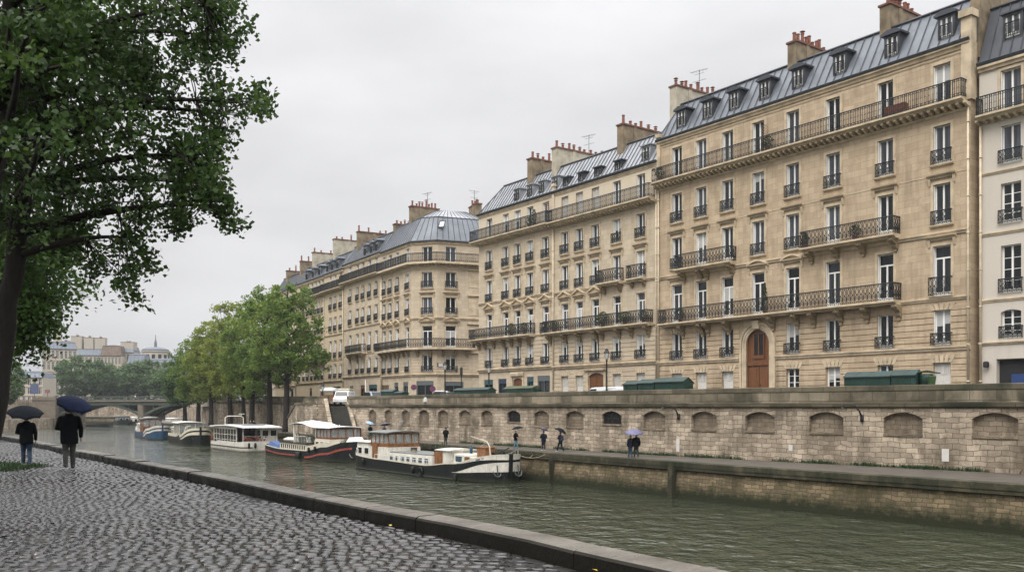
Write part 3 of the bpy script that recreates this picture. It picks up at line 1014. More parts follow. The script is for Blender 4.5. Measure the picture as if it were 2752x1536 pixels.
rowA, rootA, FA, colsA = mid('ochre apartment house with pale attic storey, next left of the tallest house', 1487, 1768,
    (1517, 1556, 1599, 1656.5, 1721), None, ('shutter', 'shutter', 'shutter', 'tall', 'tall'), None, None, balc2=(1473, 1757), bal3=(3, 4), doorc=2)
F = FA; x = colsA[2] + .1
F.ops.append((x - 1.25, x + 1.25, 0.0, Z(5.45), 0.35))
dm = MB(); arc = arch_pts(x - 1.23, x + 1.23, Z(5.1), 0.33, 8)
dm.xyprism([(x - 1.23, 0.02), (x + 1.23, 0.02)] + arc[::-1], 0.2, 0.28)
for sx in (-1.0, 0.12):
    dm.box(x + sx, x + sx + .88, 0.15, 0.202, .3, 1.3); dm.box(x + sx, x + sx + .88, 0.15, 0.202, 1.5, 2.9)
F.part('door', dm.mesh('door', M['oak']), 0, 0, 0)
dm = MB(); dm.box(x - 1.55, x - 1.25, -.1, .02, 0, Z(5.6)); dm.box(x + 1.25, x + 1.55, -.1, .02, 0, Z(5.6)); dm.extr([(.02, Z(5.6)), (-.3, Z(5.7)), (-.34, Z(5.9)), (.02, Z(5.95))], x - 1.7, x + 1.7)
F.part('door_surround', dm.mesh('door_surround', M['trim']), 0, 0, 0)
F.rusticate(Z(2.2), Z(5.9), skip=[(x - 1.6, x + 1.6, 0, Z(6))]); F.rusticate(Z(6.55), Z(9.7))
F.voussoirs(Z(5.25), [colsA[i] for i in (0, 1, 3, 4)], 1.2, .5)
F.string(Z(6.42), 0.3, 0.36); F.string(Z(10.0), 0.14, 0.22); F.string(Z(14.55), 0.18, 0.26); F.string(Z(25.6), 0.2, 0.3); F.string(Z(21.5), 0.04, 0.06)
F.modillions(Z(22.0), 0.75, 0.28, 0.5)
F.balcony(-0.05, F.L - 0.25, Z(22.28), 1.0, 1.3, 'bars')
F.balcony(rowA.x(1475), rowA.x(1756), Z(10.1), 1.0, 1.25, 'scroll', [rowA.x(p) for p in (1482, 1522, 1560, 1606, 1622, 1667, 1700, 1745)], 0.9)
F.balcony(rowA.x(1619), rowA.x(1677), Z(14.65), 0.9, 1.3, 'scroll', [rowA.x(1626), rowA.x(1668)], 0.7)
F.balcony(rowA.x(1694), rowA.x(1738), Z(14.65), 0.7, 1.3, 'scroll', [rowA.x(1700), rowA.x(1732)], 0.5)
F.finish()
mansard(rootA, F.L, Z(25.85), 3.4, 2.2, 11, 0, 0, 'zinc_light', seam=0.62, crown=0.8)
for px in (1548, 1590, 1634, 1690):
    dx = rowA.x(px, 1.1)
    skylight(F, dx, 1.15, Z(27.35), 1.15, 1.5, R(33))
    dormer(F, dx - .55, Z(25.95), 0.8, 1.0, 0.12, 0.62, 'flat', 'slate')
dormer(F, rowA.x(1498, .5), Z(26.1), 0.85, 1.35, 0.2, 0.62, 'flat', 'zinc_light')
dormer(F, rowA.x(1742, .5), Z(26.1), 0.95, 1.5, 0.2, 0.62, 'flat', 'zinc_light')
chimney(F, rowA.x(1484, 1.4) + .7, 1.5, 8.4, Z(25.5), Z(31.5), 0.9, 10, 'chimney_pale', True, 5)
chimney(F, rowA.x(1660, 1.4) + .7, 1.5, 5.4, Z(25.5), Z(31.4), 0.9, 6, 'chimney', False, 6)
downpipe(F, F.L - 0.1, 0, Z(25)); downpipe(F, 0.15, 0, Z(21.9))
am = MB(); am.box(0, .35, -.2, .2, Z(22.3), Z(26.4)); am.box(-.08, .43, -.3, .3, Z(26.4), Z(26.7)); F.part('pilaster', am.mesh('pilaster', M['cream']), 0, 0, 0)
tr = MB(); trellis(tr, -0.9, -0.5, 0.8, Z(22.4), Z(24.9)); F.part('trellis', tr.mesh('trellis', M['pipe_dark']), 0, 0, 0)

rowB, rootB, FB, colsB = mid('ochre corner house with hipped zinc roof and teal shop fronts, left of a side street', 1287, 1487,
    (1314, 1358, 1390, 1423.8, 1465.5), None, ('tall', 'tall', 'tall', 'tall', 'tall'), None, None, balc2=(1266, 1438), doorc=2, shops=True)
F = FB
F.rusticate(Z(6.75), Z(9.9))
F.string(Z(6.55), 0.35, 0.4); F.string(Z(10.15), 0.14, 0.22); F.string(Z(14.75), 0.18, 0.26); F.string(Z(25.6), 0.2, 0.3)
F.modillions(Z(22.1), 0.75, 0.28, 0.5)
F.balcony(-0.7, F.L + 0.05, Z(22.38), 1.0, 1.3, 'bars')
F.balcony(-0.9, rowB.x(1439), Z(10.2), 1.0, 1.25, 'scroll', [rowB.x(p) for p in (1290, 1306, 1330, 1356, 1378, 1400, 1424)], 0.9)
# ground floor: two teal shop fronts, a small arched oak door, two dark doors
def shopfront(F, x, w, z1, mat, name='shop_window'):
    F.ops.append((x - w / 2, x + w / 2, 0.0, z1, 0))
    mb = MB(); mb.mat(0)
    mb.box(x - w / 2 + .02, x - w / 2 + .16, 0.06, 0.24, 0, z1 - .02); mb.box(x + w / 2 - .16, x + w / 2 - .02, 0.06, 0.24, 0, z1 - .02)
    mb.box(x - w / 2 + .16, x + w / 2 - .16, 0.04, 0.24, z1 - .6, z1 - .02); mb.box(x - w / 2 + .16, x + w / 2 - .16, 0.08, 0.24, 0, .5)
    mb.box(x - .05, x + .05, 0.08, 0.24, .5, z1 - .6)
    mb.mat(1); mb.box(x - w / 2 + .16, x + w / 2 - .16, 0.18, 0.2, .5, z1 - .6)
    return F.part(name, mb.mesh(name, [mat, M['glass_dark']]), 0, 0, 0)
M['teal'] = plain('teal_shop_paint', (0.03, 0.075, 0.09), 0.5)
M['navy'] = plain('navy_shop_paint', (0.025, 0.04, 0.07), 0.5)
M['greyshop'] = plain('grey_shop_paint', (0.10, 0.115, 0.12), 0.5)
shopfront(F, rowB.x(1313), 1.9, Z(5.2), M['teal']); shopfront(F, rowB.x(1350), 1.7, Z(5.25), M['navy'])
shopfront(F, rowB.x(1425), 1.3, Z(5.35), M['teal'], 'shop_door'); shopfront(F, rowB.x(1461), 2.3, Z(5.4), M['greyshop'])
x = rowB.x(1391.5); F.ops.append((x - .95, x + .95, 0, Z(5.25), .3))
dm = MB(); dm.xyprism([(x - .94, 0.02), (x + .94, 0.02)] + arch_pts(x - .94, x + .94, Z(4.95), .28, 8)[::-1], 0.18, 0.28); dm.box(x - .7, x - .1, .14, .182, .3, 2.4); dm.box(x + .1, x + .7, .14, .182, .3, 2.4)
F.part('door', dm.mesh('door', M['oak']), 0, 0, 0)
dm = MB(); dm.extr([(.02, Z(5.4)), (-.25, Z(5.5)), (-.3, Z(5.8)), (.02, Z(6.0))], x - 1.3, x + 1.3); dm.box(x - 1.25, x - .98, -.12, .02, 0, Z(5.4)); dm.box(x + .98, x + 1.25, -.12, .02, 0, Z(5.4))
F.part('door_surround', dm.mesh('door_surround', M['trim']), 0, 0, 0)
F.finish()
mansard(rootB, F.L, Z(25.85), 3.4, 2.2, 11, 2.4, 0, 'zinc_light', seam=0.62, crown=0.8)
for px in (1393, 1428, 1460):
    dormer(F, rowB.x(px, .4), Z(26.15), 0.85, 1.3, 0.2, 0.62, 'flat', 'zinc_light')
chimney(F, rowB.x(1418, 1.4) + .7, 1.5, 4.4, Z(25.5), Z(31.3), 0.9, 5, 'chimney', False, 7)

# pale attic storeys of the middle pair: a thin render coat on the wall between the windows
for F_, r_ in ((FA, rowA), (FB, rowB)):
    mb = MB()
    blocks = [(o[0] - .002, o[1] + .002) for o in F_.ops if o[3] > Z(24) and o[2] > Z(20)]
    for p, q in free_spans(0.02, F_.L - .02, blocks): mb.box(p, q, -0.03, -0.003, Z(22.3), Z(24.95))
    mb.box(0.02, F_.L - .02, -0.03, -0.003, Z(24.96), Z(25.3))
    F_.part('attic_render', mb.mesh('attic_render', M['cream']), 0, 0, 0)

# ---------------------------------------------------------------- white building at the right edge
sR = px2s(P1, D1, 2628)
P3 = (P1[0] + .35, P1[1] + .25)
row = Row(P3, D1, px2s(P3, D1, 2632), px2s(P3, D1, 2632) - 15.5)
root = empty('white_apartment_building', 'white plastered apartment house with dark slate roof at the right edge', 'building', (row.org[0], row.org[1], ZB), row.ang)
F = Face(root, row.L, Z(25.6), M['plaster'])
for i in range(4):
    x = row.x(2717) + i * 3.7
    F.window(x, 1.35, Z(22.0), Z(24.9), 'tall', 'plain')
    F.window(x, 1.35, Z(18.5), Z(21.1), 'tall', None, 0.15, 0.9)
    F.window(x, 1.35, Z(14.4), Z(17.15), 'muntin', None, 0.15, 0.9, 'glass_dark')
    F.window(x, 1.35, Z(9.65), Z(12.9), 'muntin', None, 0.12, 0.95, 'glass_dark')
    F.window(x, 1.35, Z(6.55), Z(8.5), 'muntin', None, 0.05, 0.8, 'glass_dark', 0.16)
x = row.x(2752)
F.ops.append((row.x(2678), row.x(2678) + 3.3, 0, Z(5.15), 0))
dm = MB(); a = row.x(2678)
dm.mat(0); dm.box(a + .05, a + 3.25, 0.31, 0.33, 0, Z(5.1)); dm.mat(1); dm.box(a + .9, a + 3.2, 0.2, 0.25, 0, Z(4.1))
F.part('shop_door', dm.mesh('shop_door', [M['dark'], plain('blue_door_paint', (0.02, 0.05, 0.16), 0.4)]), 0, 0, 0)
F.string(Z(13.9), 0.12, 0.2); F.string(Z(18.1), 0.12, 0.18); F.string(Z(9.3), 0.12, 0.2); F.string(Z(6.35), 0.16, 0.2); F.string(Z(25.55), 0.3, 0.4)
F.modillions(Z(21.75), 0.6, 0.26, 0.5)
F.balcony(0.15, F.L - .1, Z(22.0), 0.85, 1.25, 'bars', side=(True, True))
F.finish()
mansard(root, F.L, Z(25.8), 4.2, 1.6, 11, 0, 0, 'slate', seam=0.7, crown=0.8)
for i in range(3): dormer(F, row.x(2722, .4) + i * 3.7, Z(27.2), 1.0, 1.5, 0.35, 0.4, 'flat', 'slate')
downpipe(F, 0.15, 0, Z(21.4))
lm = MB(); lm.lathe([(0.16, 0), (0.2, 0.05), (0.2, 0.35), (0.1, 0.42)], (0, -0.25, 0), 8); F.part('wall_lamp', lm.mesh('wall_lamp', M['iron']), row.x(2655), 0, Z(4.6))
WHITE = F

# ---------------------------------------------------------------- corner house with the cut-off corner
A = (-14.5, 132.0); B = (-10.7, 130.7); Cc = (-2.6, 133.8)
dq = (-0.5145, 0.8575)
rq = Row(A, dq, px2s(A, dq, 1027), 0.0)
root = empty('corner_apartment_building', 'ochre corner house with a cut-off corner, wrap-round balconies and domed grey roof', 'building', (A[0], A[1], ZB), 0.0, 'stone apartment houses along the far quay')
def rel(p): return (p[0] - A[0], p[1] - A[1])
faces = []
def five_rows(F, cols, w, dz=0.0, guards=True, bal2=None, wide=False, light=False):
    k = 'plain' if wide else 'tall'
    for i, x in enumerate(cols):
        b2 = bal2 and bal2[0] < x < bal2[1]
        F.window(x, w, Z(22.5 + dz), Z(24.85 + dz), k, None)
        F.window(x, w, Z(18.9 + dz), Z(21.2 + dz), k, 'plain', 0.16)
        F.window(x, w, Z(15.1 + dz), Z(17.6 + dz), k, 'hood' if not light else 'plain', 0.16)
        F.window(x, w, Z(10.4 + dz), Z(13.5 + dz), 'transom', 'pediment' if not light else 'plain', None if b2 else 0.16)
        F.window(x, w, Z(6.9 + dz), Z(9.3 + dz), k, None, 0.16, 0.8, glass='glass_dark')
# the storeys of this block sit lower
L2 = math.hypot(B[0] - A[0], B[1] - A[1]); a2 = math.atan2(B[1] - A[1], B[0] - A[0])
L3 = math.hypot(Cc[0] - B[0], Cc[1] - B[1]); a3 = math.atan2(Cc[1] - B[1], Cc[0] - B[0])
dS = ((Cc[0] - B[0]) / L3, (Cc[1] - B[1]) / L3)
dC = ((B[0] - A[0]) / L2, (B[1] - A[1]) / L2)

FQ = Face(root, rq.L, Z(25.6), M['facade_mid'], rel(rq.org), rq.ang)
five_rows(FQ, [rq.x(p + 1) for p in (1031.8, 1048, 1067.5, 1094.5)], 1.25, bal2=(-5, 50))
FC = Face(root, L2, Z(25.6), M['facade_mid'], (0, 0), a2)
xc = px2s(A, dC, 1148)
five_rows(FC, [xc], 1.6, bal2=(-5, 50), wide=True)
FS = Face(root, L3, Z(25.6), M['facade_mid'], rel(B), a3)
xs_ = px2s(B, dS, 1212)
five_rows(FS, [xs_], 1.6, bal2=(-5, 50), wide=True)
xb_ = px2s(B, dS, 1274)                          # blind bays
for za, zb in ((19.1, 21.2), (15.1, 17.5), (10.9, 13.4), (6.9, 9.2)):
    mb = MB(); w_ = 1.6
    mb.box(xb_ - w_ / 2, xb_ + w_ / 2, -.05, -.004, Z(za), Z(zb)); mb.extr([(.0, Z(zb) + .3), (-.25, Z(zb) + .4), (-.25, Z(zb) + .55), (0, Z(zb) + .6)], xb_ - w_ / 2 - .2, xb_ + w_ / 2 + .2)
    FS.part('blind_window', mb.mesh('blind_window', M['trim']), 0, 0, 0)
for F, sk in ((FQ, []), (FC, []), (FS, [])):
    F.rusticate(Z(6.85), Z(9.95))
    F.string(Z(6.65), 0.3, 0.36); F.string(Z(10.3), 0.12, 0.2); F.string(Z(14.7), 0.2, 0.3); F.string(Z(25.55), 0.25, 0.35); F.string(Z(21.6), .05, .07)
    F.modillions(Z(22.35), 0.7, 0.28, 0.5)
shopfront(FC, px2s(A, dC, 1142), 2.7, Z(5.6), M['greyshop'])
shopfront(FS, px2s(B, dS, 1220), 2.9, Z(5.5), M['greyshop'])
shopfront(FQ, rq.x(1065), 1.5, Z(5.5), M['greyshop']); shopfront(FQ, rq.x(1090), 1.7, Z(5.5), M['greyshop']); shopfront(FQ, rq.x(1036), 2.6, Z(5.2), M['pipe_dark'], 'shop_door')
# mitred wrap-round balconies
def wrap_balcony(root, pts, z, d, rh, style, brackets=0, bh=0.9, ends=(True, True)):
    """pts: facade polyline in root plan coordinates, walls on its left-hand side"""
    n = len(pts); outer = []
    for i, p in enumerate(pts):
        nn = []
        for a, b in ((i - 1, i), (i, i + 1)):
            if a < 0 or b >= n: continue
            dx, dy = pts[b][0] - pts[a][0], pts[b][1] - pts[a][1]; l = math.hypot(dx, dy); nn.append((dy / l, -dx / l))
        if len(nn) == 1: nx, ny = nn[0]; k = 1
        else:
            nx, ny = nn[0][0] + nn[1][0], nn[0][1] + nn[1][1]; l = math.hypot(nx, ny); nx, ny = nx / l, ny / l; k = 1 / (nx * nn[0][0] + ny * nn[0][1])
        outer.append((p[0] + nx * d * k, p[1] + ny * d * k))
    mb = MB()
    for i in range(n - 1):
        a, b, c, e = pts[i], pts[i + 1], outer[i + 1], outer[i]
        mb.hexa([(e[0], e[1], z - .28), (c[0], c[1], z - .28), (b[0], b[1], z - .28), (a[0], a[1], z - .28)], [(e[0], e[1], z), (c[0], c[1], z), (b[0], b[1], z), (a[0], a[1], z)])
    o = mb.build('balcony', M['trim'], root)
    r = MB()
    for i in range(n - 1): rail(r, outer[i], outer[i + 1], z + .03, z + rh, style)
    if ends[0]: rail(r, pts[0], outer[0], z + .03, z + rh, style)
    if ends[1]: rail(r, pts[-1], outer[-1], z + .03, z + rh, style)
    r.build('railing', M['iron'], o)
    if brackets:
        for i in range(n - 1):
            dx, dy = pts[i + 1][0] - pts[i][0], pts[i + 1][1] - pts[i][1]; l = math.hypot(dx, dy)
            k = max(1, int(l / brackets))
            for j in range(k):
                t = (j + .5) / k
                inst('bracket', bracket_mesh(d * .8, bh), o, (pts[i][0] + dx * t, pts[i][1] + dy * t, z - .28), math.atan2(dy, dx))
q0 = rel(rq.org)
wrap_balcony(root, [q0, (0, 0), rel(B), rel(Cc)], Z(22.6), 0.95, 1.25, 'bars', ends=(True, False))
wrap_balcony(root, [(q0[0] - .3, q0[1] + .5), (0, 0), rel(B), rel(front(B, dS, L3 * .62))], Z(10.35), 1.0, 1.25, 'scroll', 1.5)
for F in (FQ, FC, FS): F.finish(9.0, left=False, right=False)
# roof: steep skirt, flat grey dome above
fp = [q0, (0, 0), rel(B), rel(Cc), (rel(Cc)[0] + 3.5, rel(Cc)[1] + 7), (q0[0] + 9, q0[1] + 5)]
def inset_poly(fp, d):
    n = len(fp); o = []
    for i in range(n):
        p0, p1, p2 = fp[i - 1], fp[i], fp[(i + 1) % n]
        def nrm(a, b):
            dx, dy = b[0] - a[0], b[1] - a[1]; l = math.hypot(dx, dy); return (-dy / l, dx / l)
        n1, n2 = nrm(p0, p1), nrm(p1, p2); nx, ny = n1[0] + n2[0], n1[1] + n2[1]; l = math.hypot(nx, ny); nx, ny = nx / l, ny / l; k = d / max(.3, nx * n1[0] + ny * n1[1])
        o.append((p1[0] + nx * k, p1[1] + ny * k))
    return o
zg = Z(25.75)
lo_, m1 = inset_poly(fp, -.25), inset_poly(fp, 1.9)
cxm = sum(p[0] for p in m1) / len(m1); cym = sum(p[1] for p in m1) / len(m1)
mb = MB(); n = len(fp)
for i in range(n):
    j = (i + 1) % n
    mb.mat(0)
    mb.quad((*lo_[i], zg), (*lo_[j], zg), (*m1[j], zg + 3.7), (*m1[i], zg + 3.7))
    c1 = (m1[i][0] * .45 + cxm * .55, m1[i][1] * .45 + cym * .55, zg + 5.2); c2 = (m1[j][0] * .45 + cxm * .55, m1[j][1] * .45 + cym * .55, zg + 5.2)
    mb.mat(2); mb.quad((*m1[i], zg + 3.7), (*m1[j], zg + 3.7), c2, c1)
    mb.poly([c1, c2, (cxm, cym, zg + 5.7)])
    mb.mat(1)
    l = math.hypot(lo_[j][0] - lo_[i][0], lo_[j][1] - lo_[i][1]); k = max(1, int(l / .85))
    for q in range(k + 1):
        t = q / k
        p = [lo_[i][a] * (1 - t) + lo_[j][a] * t for a in (0, 1)]; w = [m1[i][a] * (1 - t) + m1[j][a] * t for a in (0, 1)]
        u = [c1[a] * (1 - t) + c2[a] * t for a in (0, 1)]
        mb.tube([(*p, zg + .03), (*w, zg + 3.74), (*u, zg + 5.24)], 0.045, 4)
    mb.tube([(*m1[i], zg + 3.7), (*m1[j], zg + 3.7)], 0.09, 5); mb.tube([(*lo_[i], zg - .1), (*lo_[j], zg - .1)], 0.16, 6)
mb.mat(0); mb.poly([(*p, zg - .15) for p in lo_])
mb.build('roof', [M['zinc'], M['seam'], M['zinc_light']], root)
hb = MB()                                        # body behind the street fronts
for i in range(3, n):
    j = (i + 1) % n; hb.quad((*fp[i], -1), (*fp[j], -1), (*fp[j], zg), (*fp[i], zg))
hb.build('rear_wall', M['facade_mid'], root)
skylight(FS, px2s(B, dS, 1255), 0.9, zg + 1.7, 1.1, 1.3, R(30)); skylight(FC, px2s(A, dC, 1165) + .8, 0.9, zg + 1.9, .9, 1.2, R(30))
for p in (1092, 1120, 1076): skylight(FQ, rq.x(p - 22, .9), 1.0, zg + 1.8, 1.0, 1.4, R(30))
chimney(FQ, rq.x(1056, 1.8) + 1.2, 1.7, 2.9, zg, Z(30.2), 0.9, 4, 'chimney', False, 8)
chimney(FQ, rq.x(1100, 1.8) + .8, 1.8, 4.6, zg, Z(31.9), 0.9, 8, 'chimney', True, 9)
chimney(FS, L3 - .9, 3.0, 3.4, zg, Z(32.2), 0.9, 5, 'chimney', True, 10)
downpipe(FQ, 0.1, 0, Z(22))
sg = MB(); sg.box(-.55, .55, -.06, 0, 0, .55); FS.part('street_sign', sg.mesh('street_sign', M['navy']), px2s(B, dS, 1185), -.05, Z(7.6))
sg = MB(); sg.box(-.45, .45, -.07, 0, 0, .5); FS.part('street_sign', sg.mesh('street_sign', M['offwhite']), px2s(B, dS, 1186), -.07, Z(7.62))

# ---------------------------------------------------------------- neighbours further left
def neighbour(label, P, d, pl, pr, colpx, w, dz, mat, roof, balc2=None, light=False, chim=(), shops=(), dorm=(), up=3.2, hipL=0, gz=25.35):
    r_ = Row(P, d, px2s(P, d, pl), px2s(P, d, pr))
    root = empty('apartment_building', label, 'building', (r_.org[0], r_.org[1], ZB), r_.ang, 'stone apartment houses along the far quay')
    F = Face(root, r_.L, Z(gz + dz), M[mat])
    cols = [r_.x(p) for p in colpx]
    b2 = (r_.x(balc2[0]), r_.x(balc2[1])) if balc2 else None
    five_rows(F, cols, w, dz, bal2=b2, light=light)
    F.rusticate(Z(6.9 + dz), Z(9.9 + dz)); F.string(Z(6.6 + dz), .25, .32); F.string(Z(10.1 + dz), .12, .2); F.string(Z(14.6 + dz), .16, .24); F.string(Z(gz - .05 + dz), .25, .35)
    F.modillions(Z(22.2 + dz), .7, .28, .6)
    F.balcony(0.0, F.L, Z(22.4 + dz), .9, 1.25, 'bars')
    if b2: F.balcony(b2[0], b2[1], Z(10.35 + dz), .95, 1.25, 'scroll', [b2[0] + .5, (b2[0] + b2[1]) / 2, b2[1] - .5], 1.2)
    for p, ww, mt in shops: shopfront(F, r_.x(p), ww, Z(5.4), M[mt])
    F.finish(10)
    mansard(root, F.L, Z(gz + .2 + dz), up, 2.0, 10, hipL, 0, roof, seam=.8, crown=.8)
    for p in dorm: dormer(F, r_.x(p, .4), Z(gz + .7 + dz), 1.0, 1.4, .2, .5, 'hood', 'zinc')
    for p, dep, zt, pots, mt in chim: chimney(F, r_.x(p, 1.2) + .6, 1.2, dep, Z(gz), Z(zt), .9, pots, mt, False, int(p))
    downpipe(F, F.L - .12, 0, Z(22 + dz))
    return F, r_
neighbour('narrow-bayed ochre apartment house joined to the left of the cut-off corner house', A, dq, 924, 1027, (941.5, 961, 976, 993.3, 1011.5), 1.2, 0.35,
          'facade_mid', 'zinc', (940, 984), True, ((960, 9.2, 31.3, 6, 'chimney'),), ((1002, 3.4, 'teal'), (975, 2.0, 'pipe_dark'), (945, 1.4, 'greyshop')), (985, 1002, 1016))
P4 = front(A, dq, px2s(A, dq, 924)); d4 = (-0.527, 0.85)
neighbour('pale apartment house with three window columns above a dark blue shop front', P4, d4, 872, 924, (888.7, 901.5, 916), 1.15, -.1,
          'facade_light', 'zinc', None, True, ((896, 9.0, 31.8, 7, 'chimney_pale'),), ((905, 3.6, 'navy'),), (884, 897, 911))
neighbour('pale apartment house with a small second-floor balcony, half hidden by the tallest riverside tree', P4, d4, 797, 872, (806, 818, 828, 839, 849, 858, 868), 1.15, -.2,
          'facade_light', 'zinc', (825, 875), True, ((840, 8.0, 31.0, 6, 'chimney_pale'), (807, 5.0, 30.3, 5, 'chimney')), ((865, 1.6, 'pipe_dark'), (835, 1.3, 'pipe_dark')), (828, 845, 862))
neighbour('pale apartment house mostly hidden behind the row of riverside trees', P4, d4, 738, 797, (746, 756, 767, 781), 1.15, -.5,
          'facade_light', 'zinc', None, True, ((770, 6, 29.5, 5, 'chimney'),), ((785, 1.5, 'teal'),), ())
# ================================================================ ground, water, quays
WATER = -4.45
PROM = -1.95
def lerp(a, b, t): return a + (b - a) * t
class Poly:
    def __init__(s, pts):
        s.p = [(float(a), float(b)) for a, b in pts]; s.c = [0]
        for a, b in zip(s.p, s.p[1:]): s.c.append(s.c[-1] + math.hypot(b[0] - a[0], b[1] - a[1]))
        s.L = s.c[-1]
    def at(s, t, off=0.0):
        """point at arc length t, offset to the right-hand side of travel by off"""
        i = 0
        while i < len(s.c) - 2 and s.c[i + 1] < t: i += 1
        a, b = s.p[i], s.p[i + 1]; l = s.c[i + 1] - s.c[i]; u = (t - s.c[i]) / l
        if off:
            def nv(k):
                k = max(0, min(len(s.p) - 2, k)); q, w = s.p[k], s.p[k + 1]; m_ = math.hypot(w[0] - q[0], w[1] - q[1]); return ((w[1] - q[1]) / m_, -(w[0] - q[0]) / m_)
            n0, n1, n2 = nv(i - 1), nv(i), nv(i + 1)
            na = ((n0[0] + n1[0]) / 2, (n0[1] + n1[1]) / 2); nb = ((n1[0] + n2[0]) / 2, (n1[1] + n2[1]) / 2)
            n = (lerp(na[0], nb[0], u), lerp(na[1], nb[1], u)); m_ = math.hypot(*n); n = (n[0] / m_, n[1] / m_)
        else: n = (0, 0)
        return (lerp(a[0], b[0], u) + n[0] * off, lerp(a[1], b[1], u) + n[1] * off)
    def s_at_px(s, px):
        u = (px - CX) / FPX
        for i in range(len(s.p) - 1):
            a, b = s.p[i], s.p[i + 1]
            fa, fb = a[0] - u * a[1], b[0] - u * b[1]
            if fa * fb <= 0 and b[1] > 5 and fa != fb: return s.c[i] + (s.c[i + 1] - s.c[i]) * fa / (fa - fb)
        raise ValueError(px)

# wall foot (upper quay wall) and river edge of the lower promenade, both travelling away from the camera
Wp = Poly([(90, -20), (60, 15), (46.7, 30.6), (28.8, 51.4), (10.9, 72.2), (-1.3, 90.1), (-11, 104), (-19.3, 114.5), (-29, 133), (-39.7, 158), (-55, 190), (-75, 225), (-92, 260), (-104, 300), (-118, 335), (-150, 368), (-230, 395), (-330, 410)])
Ep = Poly([(78, -25), (45, 18), (25, 44.7), (14.8, 58.4), (11.4, 63.5), (1.7, 77.9), (-1.0, 82.0), (-12.2, 100.5), (-23.2, 116), (-31.4, 130), (-40, 143.5), (-50, 159.5), (-60, 177), (-72, 198), (-95, 238), (-110, 285), (-122, 320), (-150, 350), (-225, 377), (-330, 392)])
ztop_pts = [(0, 3.22), (Wp.c[7], 3.22), (Wp.c[9], 3.7), (Wp.c[12], 4.7), (Wp.L, 4.9)]
def ztop(s):
    for (a, za), (b, zb) in zip(ztop_pts, ztop_pts[1:]):
        if s <= b: return lerp(za, zb, (s - a) / (b - a))
    return ztop_pts[-1][1]

# base land, one sheet to the horizon
m, t, b = new_mat('distant_ground')
t.links.new(mixc(t, noise(t, objvec(t), 0.02, 5), (0.05, 0.06, 0.035), (0.09, 0.085, 0.06)), b.inputs['Base Color']); b.inputs['Roughness'].default_value = 0.95
mb = MB(); mb.quad((-3000, -1500, -9), (3000, -1500, -9), (3000, 4500, -9), (-3000, 4500, -9))
struct(mb.build('ground', m))

# water
def water_mat():
    m, t, b = new_mat('river_water')
    v = objvec(t)
    w = mapped(t, v, scale=(1.0, 0.8, 1.0), rot=(0, 0, R(-20)))
    n1 = noise(t, w, 0.85, 2, 0.5)
    n2 = noise(t, mapped(t, v, scale=(1.0, 0.9, 1.0), rot=(0, 0, R(14))), 2.3, 2, 0.5)
    n3 = noise(t, v, 0.06, 3, 0.5)
    add = N(t, 'ShaderNodeMath', operation='MULTIPLY_ADD'); t.links.new(n2, add.inputs[0]); add.inputs[1].default_value = 0.32; t.links.new(n1, add.inputs[2])
    amp = rampv(t, n3, 0.3, 0.7, 0.35, 1.45)
    mu = N(t, 'ShaderNodeMath', operation='MULTIPLY'); t.links.new(add.outputs[0], mu.inputs[0]); t.links.new(amp, mu.inputs[1])
    bump(t, b, mu.outputs[0], 1.0, 0.48)
    c = mixc(t, rampv(t, n3, 0.35, 0.65), (0.026, 0.033, 0.021), (0.042, 0.047, 0.028))
    t.links.new(c, b.inputs['Base Color'])
    b.inputs['Roughness'].default_value = 0.04
    b.inputs['IOR'].default_value = 1.5
    b.inputs['Specular IOR Level'].default_value = 0.5
    return m
M['water'] = water_mat()
mb = MB(); mb.quad((-420, -80, WATER), (120, -80, WATER), (120, 460, WATER), (-420, 460, WATER))
struct(mb.build('water', M['water']))

M['quay_block'] = masonry('quay_wall_blocks', (0.62, 0.52, 0.40), (0.32, 0.265, 0.20), (0.13, 0.105, 0.075), 0.80, 0.32, 0.018, ang=R(51), stain=0.9, stain_col=(0.09, 0.072, 0.05), warp=0.35, bstr=1.0,
                          stain_scale=0.35, blotch=((0.17, 0.13, 0.09), 0.75), streak=1.8, lo=.36, hi=.54)
M['parapet'] = masonry('parapet_blocks', (0.38, 0.32, 0.235), (0.19, 0.16, 0.115), (0.10, 0.08, 0.055), 1.5, 0.60, 0.02, ang=R(51), stain=0.97, stain_col=(0.030, 0.030, 0.018), warp=0.05, bstr=0.5, stain_scale=0.16, streak=1.6, lo=.30, hi=.46)
M['cornice_dark'] = masonry('mossy_cornice', (0.20, 0.17, 0.12), (0.11, 0.095, 0.065), (0.06, 0.05, 0.035), 1.6, 2.0, 0.02, ang=R(51), stain=0.95, stain_col=(0.03, 0.034, 0.02), stain_scale=0.3, streak=1.0, lo=.33, hi=.5)
M['lower_block'] = masonry('embankment_blocks', (0.30, 0.23, 0.14), (0.13, 0.105, 0.065), (0.09, 0.07, 0.045), 0.60, 0.24, 0.022, ang=R(53), stain=0.85, stain_col=(0.05, 0.042, 0.022), warp=0.35, bstr=1.0,
                           stain_scale=0.4, moss=((0.014, 0.018, 0.006), -.1, 1.35, 0.97), blotch=((0.060, 0.058, 0.022), 0.9), streak=2.0, lo=.40, hi=.6)
M['coping'] = masonry('dark_coping', (0.065, 0.058, 0.038), (0.035, 0.034, 0.022), (0.02, 0.02, 0.015), 1.7, 3, 0.02, ang=R(53), stain=0.95, stain_col=(0.012, 0.018, 0.006), stain_scale=0.5, streak=1.4, lo=.38, hi=.55, blotch=((.11, .095, .06), .8))
